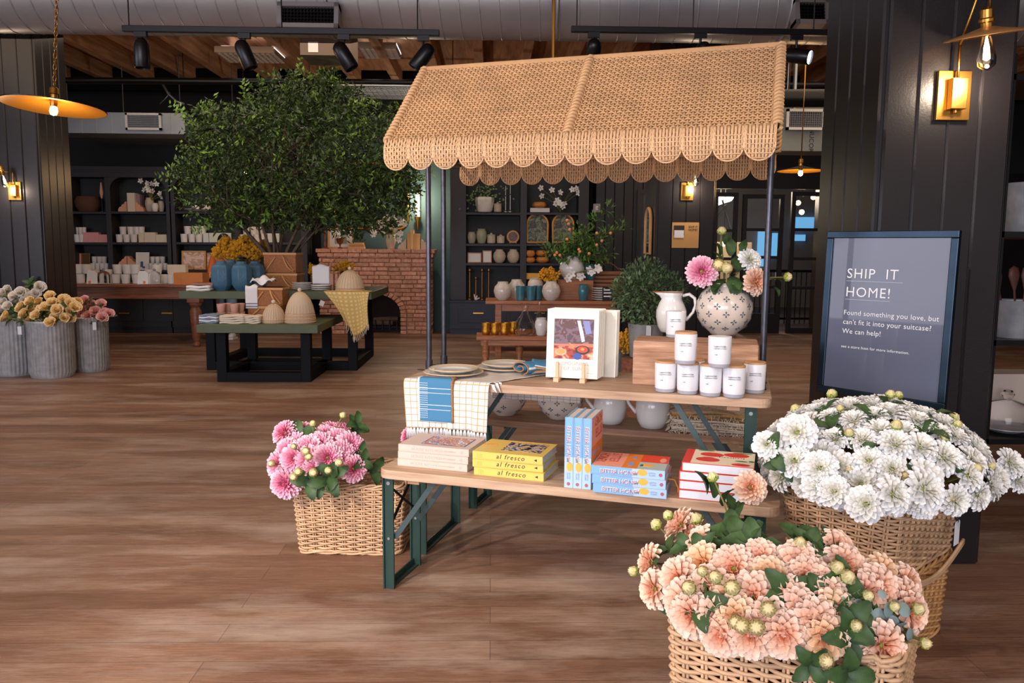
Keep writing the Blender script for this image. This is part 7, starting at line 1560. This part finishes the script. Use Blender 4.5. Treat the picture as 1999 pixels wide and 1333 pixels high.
t = thing('eucalyptus_sprig', 'grey-blue eucalyptus sprig with round leaves at the right of the peach dahlias', 'foliage', on_dome(1720, 1195, CP, RP*1.05)); o_ = t.location.copy(); EY = t.location.y
g = MB(); 
for (px, py, r_) in [(1655, 1170, 15), (1675, 1178, 11), (1688, 1192, 16), (1722, 1160, 10), (1735, 1190, 18), (1765, 1190, 17), (1758, 1220, 14), (1740, 1215, 17), (1776, 1238, 14), (1715, 1200, 15), (1750, 1180, 12)]:
    c = at(px, py, EY)-o_; r = r_*mpp(EY); ax = Vector((random.gauss(0, .5), -1, random.gauss(.3, .5))).normalized(); e1 = ax.cross(Vector((0, 0, 1))).normalized(); e2 = ax.cross(e1); n = 14
    g.add([c+ax*.003]+[c+e1*r*cos(2*pi*k/n)+e2*r*.92*sin(2*pi*k/n) for k in range(n)], [(0, k+1, (k+1) % n+1) for k in range(n)])
g.build('leaf', M_EUC, t, smooth='all'); MB().tube([at(1650, 1175, EY+.02)-o_, at(1700, 1190, EY+.02)-o_, at(1745, 1200, EY+.02)-o_, at(1780, 1245, EY+.02)-o_], .003, 5).tube([at(1720, 1225, EY+.02)-o_, at(1760, 1235, EY+.02)-o_, at(1795, 1248, EY+.02)-o_], .0035, 5).build('stem', M_STEM, t, smooth='all')

# ---- pink dahlias
random.seed(51)
GK = 'pink dahlias in the basket left of the bench'; LPK = 'pink dahlia in the round bunch at the left of its basket'
kp = [make_flower('dahlia', LPK, 'flower', GK, .062, 105, 80+k, P_PINK, .18, 1 if k == 0 else 0, wid=.28) for k in range(3)]
kb = make_bud('dahlia_bud', 'small pink tipped bud among the pink dahlias', 'flower bud', 'pink dahlia buds', .015, P_BUD)
pink = [(552, 842, 3.6), (560, 880, 3.5), (575, 868, 3.55), (545, 908, 3.48), (562, 932, 3.42), (580, 915, 3.42), (600, 858, 3.6), (605, 900, 3.4), (600, 880, 3.45), (637, 850, 3.6), (648, 838, 3.75), (672, 838, 3.8), (640, 893, 3.38), (684, 870, 3.5), (692, 915, 3.42), (660, 860, 3.55), (598, 925, 3.40), (575, 895, 3.42), (622, 870, 3.5), (620, 915, 3.38), (660, 900, 3.42), (588, 842, 3.65), (668, 885, 3.45), (555, 945, 3.4)]
CK = Vector((-.82, 3.68, .36))
for k, (px, py, Y) in enumerate(pink):
    p = at(px, py, Y); nn = p-CK; nn.y -= .12; place_flower(kp[k % 3], p-nn.normalized()*.02, nn, scale=random.uniform(.98, 1.15))
place_flower(kp[0], at(798, 852, 3.72), Vector((-.8, -.5, .3)), scale=.75, label='lone pink dahlia peeping out beside the table leg behind the beige books', group='lone pink dahlia')
for (px, py, Y) in [(667, 815, 3.6), (611, 830, 3.5), (575, 873, 3.35), (603, 892, 3.3), (584, 920, 3.3), (612, 922, 3.3), (660, 903, 3.3), (534, 905, 3.4), (598, 882, 3.3), (575, 930, 3.3), (640, 918, 3.3)]:
    p = at(px, py, Y); nn = p-CK; place_flower(kb, p, nn, scale=random.uniform(.8, 1.1))
lp = []
for (px, py, Y) in [(690, 840, 3.6), (695, 830, 3.6), (705, 900, 3.45), (650, 925, 3.35), (640, 935, 3.35), (605, 938, 3.35), (610, 925, 3.4), (722, 915, 3.5), (590, 850, 3.6), (625, 940, 3.36), (700, 885, 3.5)]:
    p = at(px, py, Y); nn = p-CK; nn.y -= .1; lp.append((p, nn.normalized()))
leaf_bed('green leaf sprig among the pink dahlias', 'leaf sprigs among the pink dahlias', lp, .075, .055, 3)

# ---- flowers of the cross marked vase
V0_ = BVP+Vector((0, 0, .235))
def vf(px, py, Y): return at(px, py, Y)
pk_ = dup(kp[1], 'big pink dahlia at the left of the cross marked vase', vf(1370, 530, BVP.y-.08), group='dahlias in the cross marked vase', scale=1.15, quat=Vector((-.35, -1, .1)).to_track_quat('Z', 'Y'))
dup(wp[0], 'white dahlia at the top of the cross marked vase', vf(1462, 508, BVP.y-.05), group='dahlias in the cross marked vase', scale=.95, quat=Vector((.2, -.9, .5)).to_track_quat('Z', 'Y'))
dup(pp[2], 'peach dahlia behind the awning pole in the cross marked vase', vf(1472, 550, BVP.y-.09), group='dahlias in the cross marked vase', scale=1.15, quat=Vector((.35, -.9, .1)).to_track_quat('Z', 'Y'))
dup(pb, 'yellow green bud at the very top of the vase bouquet', vf(1408, 458, BVP.y), group='buds in the cross marked vase', scale=1.1, quat=Vector((0, -.2, 1)).to_track_quat('Z', 'Y')); dup(pb, 'pale bud sticking out right of the awning pole', vf(1530, 541, BVP.y-.05), group='buds in the cross marked vase', scale=1.1, quat=Vector((1, -.3, .1)).to_track_quat('Z', 'Y'))
dup(kb, 'small pink bud in the middle of the vase bouquet', vf(1414, 524, BVP.y-.10), group='buds in the cross marked vase', scale=1.6, quat=Vector((.3, -1, .1)).to_track_quat('Z', 'Y')); dup(pb, 'cream bud left of the pink bud in the vase bouquet', vf(1402, 520, BVP.y-.09), group='buds in the cross marked vase', scale=1.5, quat=Vector((-.3, -1, .3)).to_track_quat('Z', 'Y'))
t = thing('bouquet_greenery', 'dark leaves and stems of the bouquet in the cross marked vase', 'foliage', V0_); g = MB()
for (px, py, dy) in [(1370, 530, -.06), (1462, 508, -.04), (1472, 550, -.05), (1408, 460, 0), (1528, 542, -.04), (1412, 526, -.06)]:
    q = vf(px, py, BVP.y+dy)-V0_; g.tube([(0, 0, -.16), (q.x*.15, q.y*.2, .0), (q.x*.6, q.y*.7, q.z*.55), tuple(q)], .0032, 5)
g.build('stem', M_STEM, t, smooth='all')
for k, (px, py, L_, rz_, rx_) in enumerate([(1425, 500, .10, .3, 60), (1440, 530, .10, -.4, 40), (1440, 555, .09, 2.9, -30), (1400, 560, .07, 2.6, -20), (1415, 478, .06, -1.2, 50), (1405, 500, .07, .8, 60), (1450, 495, .07, -.8, 60), (1390, 548, .08, 1.6, 30), (1425, 570, .07, 3.1, -40), (1445, 565, .08, -2.2, -20), (1505, 545, .06, -1.3, -20), (1510, 560, .05, -2.5, -60), (1430, 540, .11, 3.0, -60), (1415, 545, .1, 2.2, -50), (1455, 540, .09, -1.0, 20), (1410, 520, .08, 1.5, 50), (1380, 555, .06, 1.9, -30)]):
    o = leafmesh(L_, L_*.72).build('leaf', M_LEAF, t, smooth='all'); o.location = vf(px, py, BVP.y-.04)-V0_; o.rotation_euler = (radians(rx_), 0, rz_)

# ================================================================== rose buckets at the left
random.seed(61)
def flbucket(label, px, Y, w, h, tagp=0, m_=M_ZINC):
    t = thing('florist_bucket', label, 'bucket', (gx(px, Y), Y, 0)); r = w*mpp(Y)/2; H = h*mpp(Y)
    MB().lathe([(r*.9, 0), (r*.93, .01), (r*.95, H*.06), (r, H*.1), (r*1.0, H*.95), (r*1.03, H*.97), (r*1.03, H), (r*.97, H), (r*.95, H*.8), (.001, H*.8)], 144, caps=False, rf=lambda a, z: 1+(.022*cos(36*a) if .03 < z < H*.96 else 0)).build('bucket_body', m_, t, smooth='all')
    if tagp: MB().box(r*tagp-.02, r*tagp+.02, -r*1.05, -r*1.045, H*.78, H*.92).build('swing_tag', M_WHITECLOTH, t)
    return t, H, r
Yb = 8.65
b1_, H1, R1 = flbucket('ribbed zinc florist bucket at the very left edge', 14, 8.75, 78, 112)
b2_, H2, R2 = flbucket('ribbed zinc florist bucket with yellow roses, middle of three', 89, 8.62, 80, 110, -.85)
b3_, H3, R3 = flbucket('ribbed zinc florist bucket with pink roses, right of three', 165, 9.05, 68, 106, .85)
def rose_proto(lab, grp, R_, pm, seed):
    return make_flower('rose', lab, 'flower', grp, R_, 24, seed, pm, .25, 1, th1=74, wid=1.15, flat=1.0, jag=.02)
ry = rose_proto('yellow rose in the bunch above the middle zinc bucket', 'yellow roses', .056, P_ROSEY, 5); rw_ = rose_proto('cream white rose in the bunch at the far left', 'cream roses', .056, P_ROSEW, 6); rp_ = rose_proto('pink rose in the bunch above the right zinc bucket', 'pink roses', .054, P_ROSEP, 7)
for proto_, cs, Y in ((ry, [(40, 600), (58, 588), (98, 578), (102, 590), (60, 605), (70, 615), (80, 604), (95, 612), (90, 600), (112, 605), (108, 619), (126, 620), (57, 622), (98, 629), (125, 585), (138, 592), (138, 608), (147, 600), (115, 606), (45, 612), (75, 590), (135, 620), (12, 618), (150, 590)], 8.62), (rw_, [(14, 566), (20, 580), (6, 590), (40, 570), (48, 575), (78, 560), (60, 578), (15, 598), (5, 575), (30, 590), (70, 572), (28, 578), (2, 605), (50, 585)], 8.82), (rp_, [(165, 588), (172, 613), (160, 605), (190, 615), (197, 594), (205, 612), (185, 600), (170, 618), (200, 620), (213, 612), (150, 620), (178, 595), (186, 608)], 9.0)):
    for k, (px, py) in enumerate(cs):
        Y2 = Y+random.uniform(-.16, .06)-(py-600)*.003; p = at(px, py, Y2); nn = Vector(((px-(90 if proto_ is ry else 30 if proto_ is rw_ else 175))*.012, -.75, .55)); place_flower(proto_, p-nn.normalized()*.03, nn, scale=random.uniform(1.1, 1.4))
lp = [(at(px, py, Y), Vector((random.gauss(0, .3), -.6, .6)).normalized()) for (px, py, Y) in [(12, 568, 9.0), (62, 562, 9.1), (60, 555, 9.1), (75, 592, 8.8), (118, 590, 8.8), (160, 596, 9.0), (188, 605, 9.0), (30, 610, 8.7), (95, 598, 8.9), (28, 622, 8.6), (178, 600, 9.05), (135, 600, 8.9), (45, 628, 8.55), (90, 622, 8.6), (195, 625, 8.95)]]
leaf_bed('green rose leaf sprig in the bunches above the zinc buckets', 'rose leaf sprigs', lp, .08, .05, 4)

# ---- every bloom gets its own words: its row and its place in the row
def proj(p):
    v = Vector(p)-CAMP; z = v.dot(fw); return CX+F_PX*v.dot(rt)/z, CY-F_PX*v.dot(up)/z
HI = ['top', 'second', 'third', 'fourth', 'fifth', 'sixth', 'seventh', 'eighth', 'ninth']
def relabel(group, what, where, per):
    obs = [o for o in COL.objects if o.get('group') == group and o.parent is None]; obs.sort(key=lambda o: proj(o.location)[1]); n = len(obs); rows_ = max(1, round(n/per)); k0 = 0
    for r_ in range(rows_):
        k1 = round(n*(r_+1)/rows_); row = sorted(obs[k0:k1], key=lambda o: proj(o.location)[0]); k0 = k1
        rn = 'lowest' if (r_ == rows_-1 and rows_ > 1) else HI[r_]
        for i, o in enumerate(row): o['label'] = '%s %s in the %s row of %s' % (what, nth(i, len(row)), rn, where)
relabel(GW, 'white dahlia,', 'the white bunch', 12); relabel('white dahlia buds', 'greenish bud,', 'white dahlia buds', 8); relabel('leaf sprigs among the white dahlias', 'leaf sprig,', 'white dahlia leaves', 8)
relabel(GPc, 'peach dahlia,', 'the foreground bunch', 9); relabel('peach dahlia buds', 'cream bud,', 'peach dahlia buds', 6); relabel('leaf sprigs among the peach dahlias', 'dark leaf sprig,', 'peach dahlia leaves', 6)
relabel(GK, 'pink dahlia,', 'the bunch in its basket', 6); relabel('pink dahlia buds', 'pink tipped bud,', 'pink dahlia buds', 5); relabel('leaf sprigs among the pink dahlias', 'leaf sprig,', 'pink dahlia leaves', 5)
relabel('yellow roses', 'yellow rose,', 'the yellow rose bunch', 8); relabel('cream roses', 'cream rose,', 'the cream rose bunch', 6); relabel('pink roses', 'pink rose,', 'the pink rose bunch', 6); relabel('rose leaf sprigs', 'leaf sprig,', 'rose bucket leaves', 6)
